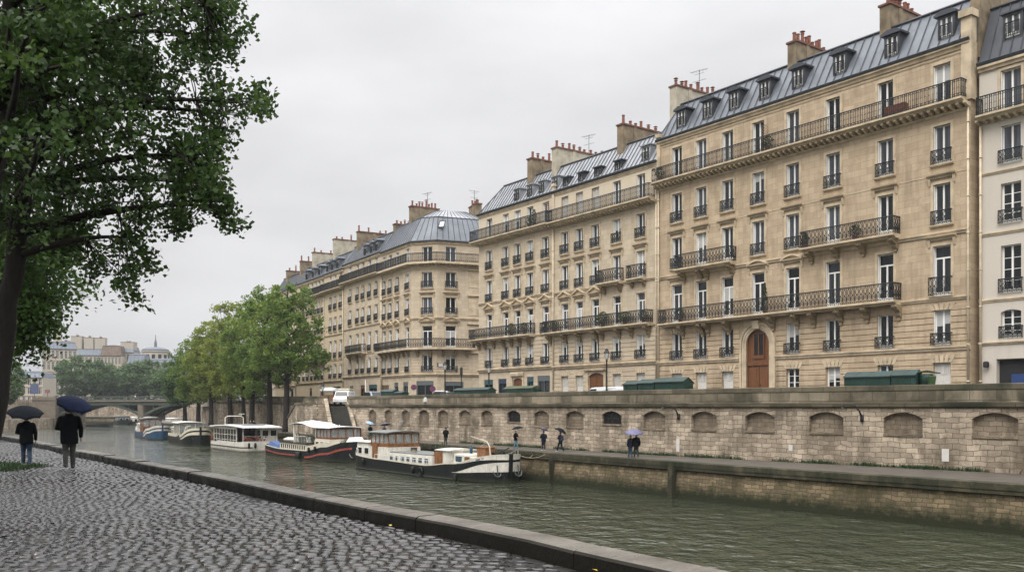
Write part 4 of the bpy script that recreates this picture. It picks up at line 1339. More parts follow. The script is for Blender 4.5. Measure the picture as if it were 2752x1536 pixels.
M['niche'] = masonry('niche_infill', (0.33, 0.27, 0.20), (0.20, 0.16, 0.115), (0.12, 0.095, 0.065), 0.7, 0.3, 0.02, ang=R(51), stain=0.9, stain_col=(0.07, 0.055, 0.04), warp=0.3, bstr=0.7, stain_scale=0.6, blotch=((0.13, 0.10, 0.07), 0.8), streak=2.0, lo=.38, hi=.56)
M['path'] = plain('promenade_paving', (0.070, 0.060, 0.048), 0.6, var=0.3, scale=.9)
M['asphalt'] = plain('wet_asphalt', (0.055, 0.055, 0.055), 0.45, var=0.2, scale=.5)
M['pavement'] = plain('pavement_stone', (0.22, 0.21, 0.19), 0.6, var=0.15, scale=.8)

def strip_between(name, A_, B_, n, zA, zB, mat):
    mb = MB()
    for i in range(n):
        a0, a1 = A_(i / n), A_((i + 1) / n); b0, b1 = B_(i / n), B_((i + 1) / n)
        mb.quad((*a0, zA(i / n)), (*a1, zA((i + 1) / n)), (*b1, zB((i + 1) / n)), (*b0, zB(i / n)))
    return mb.build(name, mat)

# lower promenade
struct(strip_between('promenade', lambda t: Ep.at(t * Ep.L), lambda t: Wp.at(t * Wp.L, 0.5), 80, lambda t: PROM, lambda t: PROM + 0.05, M['path']))
# street behind the parapet
def street_z(s): return ztop(s) - 1.12
struct(strip_between('street', lambda t: Wp.at(t * Wp.L, 0.2), lambda t: (Wp.at(t * Wp.L, 3.2)), 60, lambda t: street_z(t * Wp.L) + .13, lambda t: street_z(t * Wp.L) + .13, M['pavement']))
o = struct(strip_between('road', lambda t: Wp.at(t * Wp.L, 3.2), lambda t: (lerp(Wp.at(t * Wp.L)[0], 260, 1), Wp.at(t * Wp.L)[1] * .8 + 80), 60, lambda t: street_z(t * Wp.L), lambda t: 2.0, M['asphalt']))

# upper quay wall with its blind arches
wall = empty('quay_wall', 'high upper quay wall of weathered blocks with a row of blind arches', 'wall', (Wp.at(40)[0], Wp.at(40)[1], PROM))
inv = Vector(wall.location)
def wmap(mb):
    mb.v = [(x - inv.x, y - inv.y, z - inv.z) for x, y, z in mb.v]; return mb
ops = []
TH = 0.27
niches = [(2674.5, 124), (2427, 105), (2220.7, 92), (2042, 79), (1891.6, 68), (1758.5, 59), (1644, 51), (1545, 47), (1455.5, 39), (1380.8, 35), (1308.5, 30), (1249, 31), (1190.8, 28), (1139.7, 27), (1090.5, 22), (1043.9, 21), (1001, 20)]
stair_px = (880, 932)
nl = []
for k, (c, w) in enumerate(niches):
    s0, s1 = Wp.s_at_px(c + w / 2), Wp.s_at_px(c - w / 2)
    zsp = 1.16; rise = 0.36
    z0 = 0.16 if k < 7 else (0.10 if k < 12 else -0.2)
    if k == 6 or k == 9: z0 = 0.42
    nl.append((s0, s1, z0, zsp, rise, k in (6, 9)))
sa, sb = Wp.s_at_px(stair_px[1]), Wp.s_at_px(stair_px[0])
cuts = sorted({0.0, Wp.L, sa, sb} | {c for c in Wp.c} | {n[0] for n in nl} | {n[1] for n in nl})
mb = MB()
ZC = 1.78                                        # underside of the cornice near the camera
def zc(s): return ztop(s) - 1.44
for a, b_ in zip(cuts, cuts[1:]):
    if b_ - a < 1e-6: continue
    mid_ = (a + b_) / 2
    if sa < mid_ < sb: continue
    n_ = next((n for n in nl if n[0] < mid_ < n[1]), None)
    pa, pb = Wp.at(a), Wp.at(b_)
    if n_ is None:
        mb.quad((*pa, PROM - .2), (*pb, PROM - .2), (*pb, zc(b_)), (*pa, zc(a)))
    else:
        s0, s1, z0, zsp, rise, dk = n_
        qa, qb = Wp.at(a, TH), Wp.at(b_, TH)
        mb.quad((*pa, PROM - .2), (*pb, PROM - .2), (*pb, z0), (*pa, z0))
        mb.quad((*pa, z0), (*pb, z0), (*qb, z0), (*qa, z0))
        k_ = 10
        arc_ = arch_pts(s0, s1, zsp, rise, k_)
        for (x0, y0), (x1, y1) in zip(arc_, arc_[1:]):
            if x1 <= a + 1e-6 or x0 >= b_ - 1e-6: continue
            x0c, x1c = max(x0, a), min(x1, b_)
            y0c = lerp(y0, y1, (x0c - x0) / (x1 - x0)); y1c = lerp(y0, y1, (x1c - x0) / (x1 - x0))
            P0, P1_ = Wp.at(x0c), Wp.at(x1c); Q0, Q1 = Wp.at(x0c, TH), Wp.at(x1c, TH)
            mb.quad((*P0, y0c), (*P1_, y1c), (*P1_, zc(x1c)), (*P0, zc(x0c)))
            mb.quad((*P0, y0c), (*Q0, y0c), (*Q1, y1c), (*P1_, y1c))
        if abs(a - s0) < 1e-6: mb.quad((*pa, z0), (*qa, z0), (*qa, zsp), (*pa, zsp))
        if abs(b_ - s1) < 1e-6: mb.quad((*pb, z0), (*pb, zsp), (*qb, zsp), (*qb, z0))
wmap(mb).build('wall', M['quay_block'], wall).location = (0, 0, 0)
# object-space brick mapping needs x along the wall: shift only, rotation is in the material
for s0, s1, z0, zsp, rise, dk in nl:
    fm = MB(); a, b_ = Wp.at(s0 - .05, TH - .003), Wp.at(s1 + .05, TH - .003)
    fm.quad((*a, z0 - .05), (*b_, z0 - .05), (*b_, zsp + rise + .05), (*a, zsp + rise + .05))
    if dk:
        o = wmap(fm).build('barred_opening', M['dark'], wall)
        g = MB()
        for k in range(9):
            p = Wp.at(lerp(s0, s1, (k + .5) / 9), .12); g.tube([(*p, z0), (*p, zsp + rise * .9)], .018, 4)
        p, q = Wp.at(s0, .12), Wp.at(s1, .12); g.tube([(*p, z0 + .5), (*q, z0 + .5)], .02, 4)
        wmap(g).build('grille', M['iron'], o)
    else:
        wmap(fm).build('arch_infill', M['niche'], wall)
    # voussoir ring, a touch proud
    vr = MB(); k_ = 11
    i_ = arch_pts(s0, s1, zsp, rise, k_); o_ = arch_pts(s0 - .22, s1 + .22, zsp + .05, rise + .24, k_)
    for k in range(k_):
        e = .035
        def pt(sz, off): x, y = Wp.at(sz[0], off); return (x, y, sz[1])
        g0, g1 = i_[k], i_[k + 1]; h0, h1 = o_[k], o_[k + 1]
        g1 = (lerp(g0[0], g1[0], .93), lerp(g0[1], g1[1], .93)); h1 = (lerp(h0[0], h1[0], .93), lerp(h0[1], h1[1], .93))
        vr.hexa([pt(g0, -e), pt(g1, -e), pt(g1, .02), pt(g0, .02)], [pt(h0, -e), pt(h1, -e), pt(h1, .02), pt(h0, .02)])
    wmap(vr).build('arch_stones', M['quay_block'], wall)
    sl = MB(); sw = (s1 - s0) * .5
    a0, a1, b0, b1 = Wp.at(s0, -.07), Wp.at(s1, -.07), Wp.at(s0, .2), Wp.at(s1, .2)
    sl.hexa([(*a0, z0 - .12), (*a1, z0 - .12), (*b1, z0 - .12), (*b0, z0 - .12)], [(*a0, z0 + .004), (*a1, z0 + .004), (*b1, z0 + .03), (*b0, z0 + .03)])
    wmap(sl).build('sill', M['niche'], wall)
def along(mb, prof, s0, s1, zf, step=4.0):
    """push a profile of (offset to the street side, dz) along the wall line"""
    cs = sorted({s0, s1} | {c for c in Wp.c if s0 < c < s1})
    for a, b_ in zip(cs, cs[1:]):
        v = [(*Wp.at(a, o_), zf(a) + dz) for o_, dz in prof] + [(*Wp.at(b_, o_), zf(b_) + dz) for o_, dz in prof]
        n = len(prof)
        mb.add(v, [(i, (i + 1) % n, n + (i + 1) % n, n + i) for i in range(n)])
    for s_ in (s0, s1):
        mb.poly([(*Wp.at(s_, o_), zf(s_) + dz) for o_, dz in prof])
for seg in ((0, sa), (sb, Wp.L)):
    c1 = MB(); along(c1, [(.3, -1.44), (-.06, -1.44), (-.2, -1.34), (-.24, -1.18), (-.24, -1.08), (.3, -1.05)], *seg, ztop); wmap(c1).build('cornice', M['cornice_dark'], wall)
    c2 = MB(); along(c2, [(.02, -1.06), (.02, -.34), (.42, -.34), (.42, -1.3), (.30, -1.3), (.30, -1.06)], *seg, ztop); wmap(c2).build('parapet', M['parapet'], wall)
    c3 = MB(); along(c3, [(-.02, -.338), (-.02, -.04), (.02, 0.0), (.42, 0.0), (.46, -.04), (.46, -.338)], *seg, ztop); wmap(c3).build('coping', M['cornice_dark'], wall)

# lower embankment wall: coping, string, battered face to the water, dark timber fenders
emb = empty('embankment_wall', 'low river embankment with dark mossy coping and wet, weedy block face down to the water', 'wall', (*Ep.at(40), WATER))
inv = Vector(emb.location)
def ealong(prof, s0=0, s1=Ep.L):
    mb = MB()
    cs = sorted({s0, s1} | {c for c in Ep.c if s0 < c < s1})
    n = len(prof)
    for a, b_ in zip(cs, cs[1:]):
        v = [(*Ep.at(a, o_), z) for o_, z in prof] + [(*Ep.at(b_, o_), z) for o_, z in prof]
        mb.add(v, [(i, (i + 1) % n, n + (i + 1) % n, n + i) for i in range(n)])
    for s_ in (s0, s1): mb.poly([(*Ep.at(s_, o_), z) for o_, z in prof])
    return wmap(mb)
ealong([(.25, -2.55), (-.16, WATER - 1.2), (4, WATER - 1.2), (4, -2.55)]).build('wall', M['lower_block'], emb)
ealong([(-.02, PROM - .34), (-.02, PROM - .02), (.03, PROM + .02), (.55, PROM + .03), (.55, PROM - .34)]).build('coping', M['coping'], emb)
ealong([(.12, -2.56), (.02, -2.5), (.02, PROM - .342), (.6, PROM - .342), (.6, -2.56)]).build('string_course', M['coping'], emb)
for px in (1808, 1484):
    s_ = Ep.s_at_px(px); mb = MB()
    w_ = .20 if px != 1484 else .09
    for dx_ in (0,):
        a0, a1, b0, b1 = Ep.at(s_ - w_, -.3), Ep.at(s_ + w_, -.3), Ep.at(s_ - w_, .2), Ep.at(s_ + w_, .2)
        zt_ = PROM - .36
        mb.hexa([(*a0, WATER - .8), (*a1, WATER - .8), (*b1, WATER - .8), (*b0, WATER - .8)], [(*a0, zt_), (*a1, zt_), (*b1, zt_), (*b0, zt_)])
    wmap(mb).build('fender_post', M['coping'], emb)

# near quay: kerb line measured from the photograph
Kp = Poly([(16, -14), (6.2, 2.0), (2.6, 7.55), (.80, 10.26), (.23, 11.27), (-.97, 12.99), (-2.24, 14.6), (-3.79, 16.7), (-6.69, 20.9), (-11.9, 28.1), (-16.7, 34.7), (-24.5, 45.7), (-30.5, 54), (-52.5, 90), (-66, 112)])
KZ = 0.235
# paving bed
mb = MB()
n = 90
for i in range(n):
    a, b_ = Kp.at(i / n * Kp.L, -.02), Kp.at((i + 1) / n * Kp.L, -.02)
    mb.quad((a[0] - 120, a[1] * .9 - 6, 0.0), (*a, 0.0), (*b_, 0.0), (b_[0] - 120, b_[1] * .9 - 6, 0.0))
bedm, bt, bb = new_mat('wet_paving_bed')
vv = mapped(bt, objvec(bt), scale=(1, .75, 1))
vo = N(bt, 'ShaderNodeTexVoronoi'); vo.inputs['Scale'].default_value = 5.2; vo.feature = 'DISTANCE_TO_EDGE'; bt.links.new(vv, vo.inputs['Vector'])
bt.links.new(mixc(bt, noise(bt, objvec(bt), 1.2, 4), (.010, .009, .008), (.028, .026, .022)), bb.inputs['Base Color'])
bb.inputs['Roughness'].default_value = 0.55; bb.inputs['Specular IOR Level'].default_value = .2
hh_ = rampv(bt, vo.outputs['Distance'], 0.0, .12)
bump(bt, bb, hh_, 1.0, .05)
struct(mb.build('quay_bed', bedm))
# quay body down to the river bed
mb = MB(); prof = [(.40, KZ * .2), (.46, WATER - 1.5)]
cs = Kp.c
for a, b_ in zip(cs, cs[1:]):
    mb.quad((*Kp.at(a, .38), KZ * .3), (*Kp.at(b_, .38), KZ * .3), (*Kp.at(b_, .42), WATER - 1.5), (*Kp.at(a, .42), WATER - 1.5))
o = tag(mb.build('near_quay_wall', M['lower_block']), 'sheer stone river wall under the long kerb of the near quay', 'wall')
# left bank further on: lower quay, upper wall, land behind
Lp = Poly([(-66, 112), (-85, 150), (-110, 196), (-131, 234), (-137.6, 274), (-146, 300), (-175, 345), (-240, 368), (-330, 380)])
mb = MB()
for (a, b_) in zip(Lp.p, Lp.p[1:]):
    mb.quad((*a, -1.45), (*b_, -1.45), (b_[0] - 200, b_[1] - 30, -1.45), (a[0] - 200, a[1] - 30, -1.45))
struct(mb.build('left_bank', M['path']))
mb = MB()
for a, b_ in zip(Lp.c, Lp.c[1:]):
    p, q = Lp.at(a), Lp.at(b_)
    p2, q2 = Lp.at(a, -.8), Lp.at(b_, -.8)
    mb.hexa([(*p, WATER - 1), (*q, WATER - 1), (*q2, WATER - 1), (*p2, WATER - 1)], [(*p, -1.40), (*q, -1.40), (*q2, -1.40), (*p2, -1.40)])
tag(mb.build('left_river_wall', M['quay_block']), 'low pale river wall curving in from the left edge behind the two umbrella walkers', 'wall')
Up = Poly([(-80, 118), (-108, 160), (-130, 205), (-143.5, 245), (-146, 272), (-156, 302), (-185, 350), (-250, 385), (-340, 396)])
mb = MB()
for a, b_ in zip(Up.c, Up.c[1:]):
    p, q = Up.at(a), Up.at(b_); p2, q2 = Up.at(a, -.6), Up.at(b_, -.6)
    mb.hexa([(*p, -2), (*q, -2), (*q2, -2), (*p2, -2)], [(*p, 4.0), (*q, 4.0), (*q2, 4.0), (*p2, 4.0)])
    mb.hexa([(*Up.at(a, .15), 3.0), (*Up.at(b_, .15), 3.0), (*q2, 3.0), (*p2, 3.0)], [(*Up.at(a, .15), 3.2), (*Up.at(b_, .15), 3.2), (*q2, 3.2), (*p2, 3.2)])
tag(mb.build('left_upper_wall', M['quay_block']), 'brown upper embankment wall on the left bank beside the bridge abutment', 'wall')
mb = MB()
for (a, b_) in zip(Up.p, Up.p[1:]):
    mb.quad((*a, 2.9), (*b_, 2.9), (b_[0] - 300, b_[1] + 60, 2.9), (a[0] - 300, a[1] - 10, 2.9))
struct(mb.build('left_land', M['asphalt']))
# kerb stones
kerb = empty('stone_kerb', 'long raised stone kerb edging the wet cobbled near quay', 'kerb', (Kp.at(30)[0], Kp.at(30)[1], 0))
inv = Vector(kerb.location)
m, t, b = new_mat('worn_kerb_stone')
v = objvec(t)
c = mixc(t, rampv(t, noise(t, v, 1.1, 6, .65), .35, .65), (.07, .062, .05), (.16, .145, .125))
c = mixc(t, rampv(t, noise(t, v, 9, 5, .7), .5, .8, 0, .6), c, (.05, .045, .035))
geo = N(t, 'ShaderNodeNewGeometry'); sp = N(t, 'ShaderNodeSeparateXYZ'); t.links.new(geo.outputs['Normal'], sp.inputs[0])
c = mixc(t, rampv(t, sp.outputs['Z'], .9, .4, 0, .95), c, (.006, .006, .0045))   # upright faces blackened in the colour to imitate their shade
t.links.new(c, b.inputs['Base Color'])
t.links.new(rampv(t, noise(t, v, 2.5, 4), .35, .65, .25, .6), b.inputs['Roughness'])
bump(t, b, noise(t, v, 18, 5, .7), .5, .02)
b.inputs['Specular IOR Level'].default_value = .12
M['kerb'] = m
mb = MB(); s_ = 0.0; rnd = random.Random(4)
while s_ < Kp.L - .1:
    l = rnd.uniform(1.5, 2.4) if s_ < 90 else 6.0
    e = min(Kp.L, s_ + l)
    j = rnd.uniform(-.012, .012); jz = rnd.uniform(-.012, .012)
    sub = 4
    for q in range(sub):
        a, b_ = lerp(s_, e - .018, q / sub), lerp(s_, e - .018, (q + 1) / sub)
        pr = [(j, -.1), (j, KZ - .05 + jz), (j + .018, KZ - .018 + jz), (j + .06, KZ + jz), (.40 + j, KZ + .006 + jz), (.44 + j, KZ - .03 + jz), (.44 + j, -.35)]
        n_ = len(pr)
        v_ = [(*Kp.at(a, o_), z) for o_, z in pr] + [(*Kp.at(b_, o_), z) for o_, z in pr]
        mb.add(v_, [(i, (i + 1) % n_, n_ + (i + 1) % n_, n_ + i) for i in range(n_)])
        if q == 0: mb.poly(v_[:n_])
        if q == sub - 1: mb.poly(v_[n_:])
    s_ = e
wmap(mb).build('kerb_stones', M['kerb'], kerb)

# cobblestones: real rounded setts on the visible part of the quay
def cobbles():
    rng = np.random.default_rng(3)
    kx = np.array([p[0] for p in Kp.p]); ky = np.array([p[1] for p in Kp.p])
    P = []
    ang = R(-7)
    W0, D0 = 0.19, 0.255
    rows = np.arange(-10, 46, 1.0)
    cx, cy, cw = [], [], []
    y = 6.0; r = 0
    while y < 44:
        ws = rng.uniform(.13, .235, 260); ws[rng.uniform(size=260) < .1] *= 1.25
        xs = -30 + rng.uniform(0, .3) + np.cumsum(ws) - ws / 2; cw.append(ws)
        wav = 0.13 * np.sin(xs * .9 + y * .35) + .07 * np.sin(xs * 2.3 + 1.3 * y)
        ys = y + wav + rng.uniform(-.02, .02, len(xs)) + xs * math.tan(ang)
        cx.append(xs); cy.append(ys); y += D0; r += 1
    cx = np.concatenate(cx); cy = np.concatenate(cy); cw = np.concatenate(cw)
    kxi = np.interp(cy, ky[1:], kx[1:])
    vis = (cx < kxi - .10) & (cy > 8.5) & (cx / np.maximum(cy, 1) > -.60) & (cx / cy < .2)
    cx, cy, cw = cx[vis], cy[vis], cw[vis]
    n = len(cx)
    hw = cw / 2 * rng.uniform(.86, .97, n); hd = (D0 / 2) * rng.uniform(.80, .93, n)
    hz = rng.uniform(.026, .040, n) + .03 * np.sin(cx * .55 + 1) * np.sin(cy * .4); tx = rng.uniform(-.07, .07, n); ty = rng.uniform(-.11, .09, n)
    rot = rng.uniform(-.1, .1, n) + ang
    g = np.array([-1, -.8, 0, .8, 1.0])
    prof = {1.0: 0.0, .8: .80, 0.0: 1.0}
    gx, gy = np.meshgrid(g, g)
    gx, gy = gx.ravel(), gy.ravel()
    
    hfun = np.array([min(prof[abs(a)], prof[abs(b)]) if max(abs(a), abs(b)) == 1 else (1.0 if (a == 0 and b == 0) else (.95 if (a == 0 or b == 0) else .88)) for a, b in zip(gx, gy)])
    cut = np.where((np.abs(gx) == 1) & (np.abs(gy) == 1), .86, 1.0)
    X = gx * cut; Y = gy * cut
    lx = X[None] * hw[:, None]; ly = Y[None] * hd[:, None]
    wx = cx[:, None] + lx * np.cos(rot)[:, None] - ly * np.sin(rot)[:, None]
    wy = cy[:, None] + lx * np.sin(rot)[:, None] + ly * np.cos(rot)[:, None]
    wz = hfun[None] * (hz[:, None]) + (lx * tx[:, None] + ly * ty[:, None]) * (hfun[None] > 0) + rng.uniform(-.005, .005, (n, 25)) - .006 + np.where(hfun[None] > 0, 0, -.02)
    V = np.stack([wx, wy, wz], -1).reshape(-1, 3)
    q = []
    for j in range(4):
        for i in range(4):
            a = j * 5 + i; q.append((a, a + 1, a + 6, a + 5))
    q = np.array(q)
    Fc = (np.arange(n)[:, None, None] * 25 + q[None]).reshape(-1, 4)
    tint = np.repeat(rng.uniform(0, 1, n), 25)
    return V, Fc, tint
V, Fc, tint = cobbles()
m, t, b = new_mat('wet_granite_setts')
v = objvec(t)
at_ = N(t, 'ShaderNodeAttribute'); at_.attribute_name = 'tint'
cr_ = N(t, 'ShaderNodeValToRGB'); t.links.new(at_.outputs['Fac'], cr_.inputs[0])
el = cr_.color_ramp.elements; el[0].color = (.006, .0055, .005, 1); el[1].color = (.034, .031, .028, 1)
e = cr_.color_ramp.elements.new(.5); e.color = (.015, .0135, .0125, 1)
e = cr_.color_ramp.elements.new(.75); e.color = (.028, .0215, .019, 1)
c = mixc(t, rampv(t, noise(t, v, 26, 4, .7), .4, .7, 0, .5), cr_.outputs[0], (.012, .012, .011))
t.links.new(c, b.inputs['Base Color'])
t.links.new(rampv(t, noise(t, v, .8, 4), .35, .65, .09, .30), b.inputs['Roughness'])
b.inputs['Specular IOR Level'].default_value = 0.8
bump(t, b, noise(t, v, 38, 4, .7), .35, .01)
o = bpy.data.objects.new('cobblestones', np_mesh('cobblestones', V, Fc, m, True, tint)); C.objects.link(o)
o['kind'] = 'stuff'; o['label'] = 'wet grey cobblestones paving the near quay'; o['category'] = 'cobblestones'
# ================================================================ trees
def leaf_mat(name, dark, mid_, light, trans=0.25):
    m, t, b = new_mat(name)
    a = N(t, 'ShaderNodeAttribute'); a.attribute_name = 'tint'
    r = N(t, 'ShaderNodeValToRGB'); t.links.new(a.outputs['Fac'], r.inputs[0])
    el = r.color_ramp.elements
    el[0].color = rgb(dark); el[1].color = rgb(light)
    e = el.new(.5); e.color = rgb(mid_)
    t.links.new(r.outputs[0], b.inputs['Base Color'])
    b.inputs['Roughness'].default_value = .5
    b.inputs['Specular IOR Level'].default_value = .35
    tr = N(t, 'ShaderNodeBsdfTranslucent')
    g = N(t, 'ShaderNodeHueSaturation'); g.inputs['Value'].default_value = 1.3; g.inputs['Hue'].default_value = .49
    t.links.new(r.outputs[0], g.inputs['Color']); t.links.new(g.outputs[0], tr.inputs['Color'])
    mx = N(t, 'ShaderNodeMixShader'); mx.inputs[0].default_value = trans
    o = t.nodes['Material Output']
    t.links.new(b.outputs[0], mx.inputs[1]); t.links.new(tr.outputs[0], mx.inputs[2]); t.links.new(mx.outputs[0], o.inputs['Surface'])
    return m
M['leaf_near'] = leaf_mat('dark_poplar_leaf', (.022, .046, .011), (.038, .078, .016), (.080, .135, .026), .38)
M['leaf_back'] = leaf_mat('bright_poplar_leaf', (.030, .066, .016), (.054, .11, .022), (.10, .165, .032), .4)
M['leaf_mid'] = leaf_mat('plane_leaf', (.062, .115, .023), (.115, .188, .034), (.20, .255, .048), .42)
M['leaf_yellow'] = leaf_mat('yellowing_leaf', (.10, .15, .026), (.18, .235, .04), (.29, .30, .055), .45)
M['leaf_far'] = leaf_mat('far_leaf', (.05, .095, .04), (.08, .14, .05), (.13, .185, .06), .35)
M['ivy'] = leaf_mat('dark_shrub_leaf', (.012, .030, .010), (.022, .05, .014), (.05, .09, .02), .2)
def bark(name, c):
    m, t, b = new_mat(name)
    v = mapped(t, objvec(t), scale=(9, 9, 1.6))
    n = noise(t, v, 1.5, 5, .7)
    t.links.new(mixc(t, rampv(t, n, .35, .7), tuple(x * .5 for x in c), tuple(x * 1.3 for x in c)), b.inputs['Base Color'])
    b.inputs['Roughness'].default_value = .9
    bump(t, b, n, .8, .04)
    return m
M['bark'] = bark('wet_dark_bark', (.018, .014, .011))
M['bark2'] = bark('grey_bark', (.05, .042, .034))

def leaves_mesh(name, cen, size, tint, mat, rng, droop=0.35):
    """pointed, slightly folded leaves: six corners each as two quads"""
    n = len(cen)
    d = rng.normal(size=(n, 3)); d[:, 2] = d[:, 2] * .6 - droop
    d /= np.linalg.norm(d, axis=1)[:, None]
    u = rng.normal(size=(n, 3)); u -= d * (u * d).sum(1)[:, None]; u /= np.linalg.norm(u, axis=1)[:, None]
    w = np.cross(d, u)
    L = size[:, None]
    fold = rng.uniform(.05, .3, n)[:, None]
    base = cen - d * L * .5
    tip = cen + d * L * .55
    l1 = cen - d * L * .12 + u * L * .42 + w * L * fold * .5
    r1 = cen - d * L * .12 - u * L * .42 + w * L * fold * .5
    V = np.stack([base, l1, tip, r1], 1).reshape(-1, 3)
    F_ = np.arange(n * 4).reshape(n, 4)
    return np_mesh(name, V, F_, mat, False, np.repeat(np.clip(tint, 0, 1), 4))

def bez(a, b, bend, n=6):
    a, b = Vector(a), Vector(b); c = (a + b) / 2 + Vector(bend)
    return [a * (1 - t) ** 2 + c * 2 * t * (1 - t) + b * t * t for t in [i / n for i in range(n + 1)]]

def tree(name, label, cat, base, trunk_h, blobs, n_clump, per, leaf, mat, barkm='bark', r0=.3, seed=1, lean=(0, 0), group=None, spread=.9, limbs=14, top=None, flat=.8, tintb=0.0):
    """blobs: crown masses (x, y, z, rx, ry, rz) relative to the base"""
    rng = np.random.default_rng(seed); rnd = random.Random(seed)
    root = empty(name, label, cat, base, 0, group)
    topz = top or max(b[2] + b[5] * .6 for b in blobs)
    mb = MB()
    P = []; k = 9
    for i in range(k + 1):
        t = i / k
        P.append((lean[0] * t ** 1.3 + rnd.uniform(-.06, .06) * (0 < i), lean[1] * t ** 1.3 + rnd.uniform(-.06, .06) * (0 < i), topz * t - .1 * (i == 0)))
    rr = [r0 * (1.35 if i == 0 else 1.0) * (1 - .86 * (i / k) ** 1.1) for i in range(k + 1)]
    P.insert(1, (P[0][0] * .9 + P[1][0] * .1, P[0][1], topz * .025)); rr.insert(1, r0 * 1.02)
    mb.tube(P, rr, 9)
    def tr(z):
        t = max(0, min(1, z / topz)); return Vector((lean[0] * t ** 1.3, lean[1] * t ** 1.3, z)), r0 * (1 - .86 * t ** 1.1)
    vol = np.array([b[3] * b[4] * b[5] for b in blobs]); vol = vol / vol.sum()
    cl = []
    for _ in range(n_clump):
        b = blobs[rng.choice(len(blobs), p=vol)]
        d = rng.normal(size=3); d /= np.linalg.norm(d)
        q = rng.uniform(.25, 1.0) ** .45
        cl.append([b[0] + d[0] * q * b[3], b[1] + d[1] * q * b[4], b[2] + d[2] * q * b[5]])
    cl = np.array(cl)
    cl = cl[cl[:, 2] > trunk_h * .75]
    hubs = cl[rng.choice(len(cl), min(limbs, len(cl)), replace=False)]
    hubs = hubs * np.array([.7, .7, 1]) + np.array([0, 0, -.2])
    for h in hubs:
        hv = Vector(h); z = max(trunk_h * .7, min(topz * .93, hv.z - .55 * math.hypot(hv.x - lean[0] * .5, hv.y - lean[1] * .5)))
        a, ra = tr(z)
        pts = bez(a, hv, (0, 0, -.12 * (hv - a).length + rnd.uniform(-.3, .3)))
        mb.tube(pts, [ra * .5 * (1 - .8 * i / 6) + .015 for i in range(7)], 5)
    for c_ in cl[::2]:
        h = hubs[np.argmin(((hubs - c_) ** 2).sum(1))]
        mb.tube([Vector(h), (Vector(h) + Vector(c_)) / 2 + Vector((0, 0, rnd.uniform(-.2, .4))), Vector(c_)], [.045, .03, .012], 3, False)
    mb.build('trunk', M[barkm], root, True, fix=False)
    n = len(cl) * per
    cr = spread * rng.uniform(.55, 1.25, len(cl))
    off = rng.normal(size=(len(cl), per, 3)); off /= np.linalg.norm(off, axis=2)[..., None]
    off *= (rng.uniform(0, 1, (len(cl), per)) ** .5)[..., None] * cr[:, None, None] * np.array([1, 1, flat])
    cen = (cl[:, None] + off).reshape(-1, 3)
    t0 = rng.uniform(-.22, .22, len(cl))
    tint = .5 + np.repeat(t0, per) + rng.uniform(-.25, .25, n) + tintb
    me = leaves_mesh('crown', cen, leaf * rng.uniform(.6, 1.3, n), tint, M[mat], rng)
    o = bpy.data.objects.new('crown', me); C.objects.link(o); o.parent = root
    return root

def inpoly(x, y, poly):
    c = False; n = len(poly); j = n - 1
    for i in range(n):
        if (poly[i][1] > y) != (poly[j][1] > y) and x < (poly[j][0] - poly[i][0]) * (y - poly[i][1]) / (poly[j][1] - poly[i][1]) + poly[i][0]: c = not c
        j = i
    return c

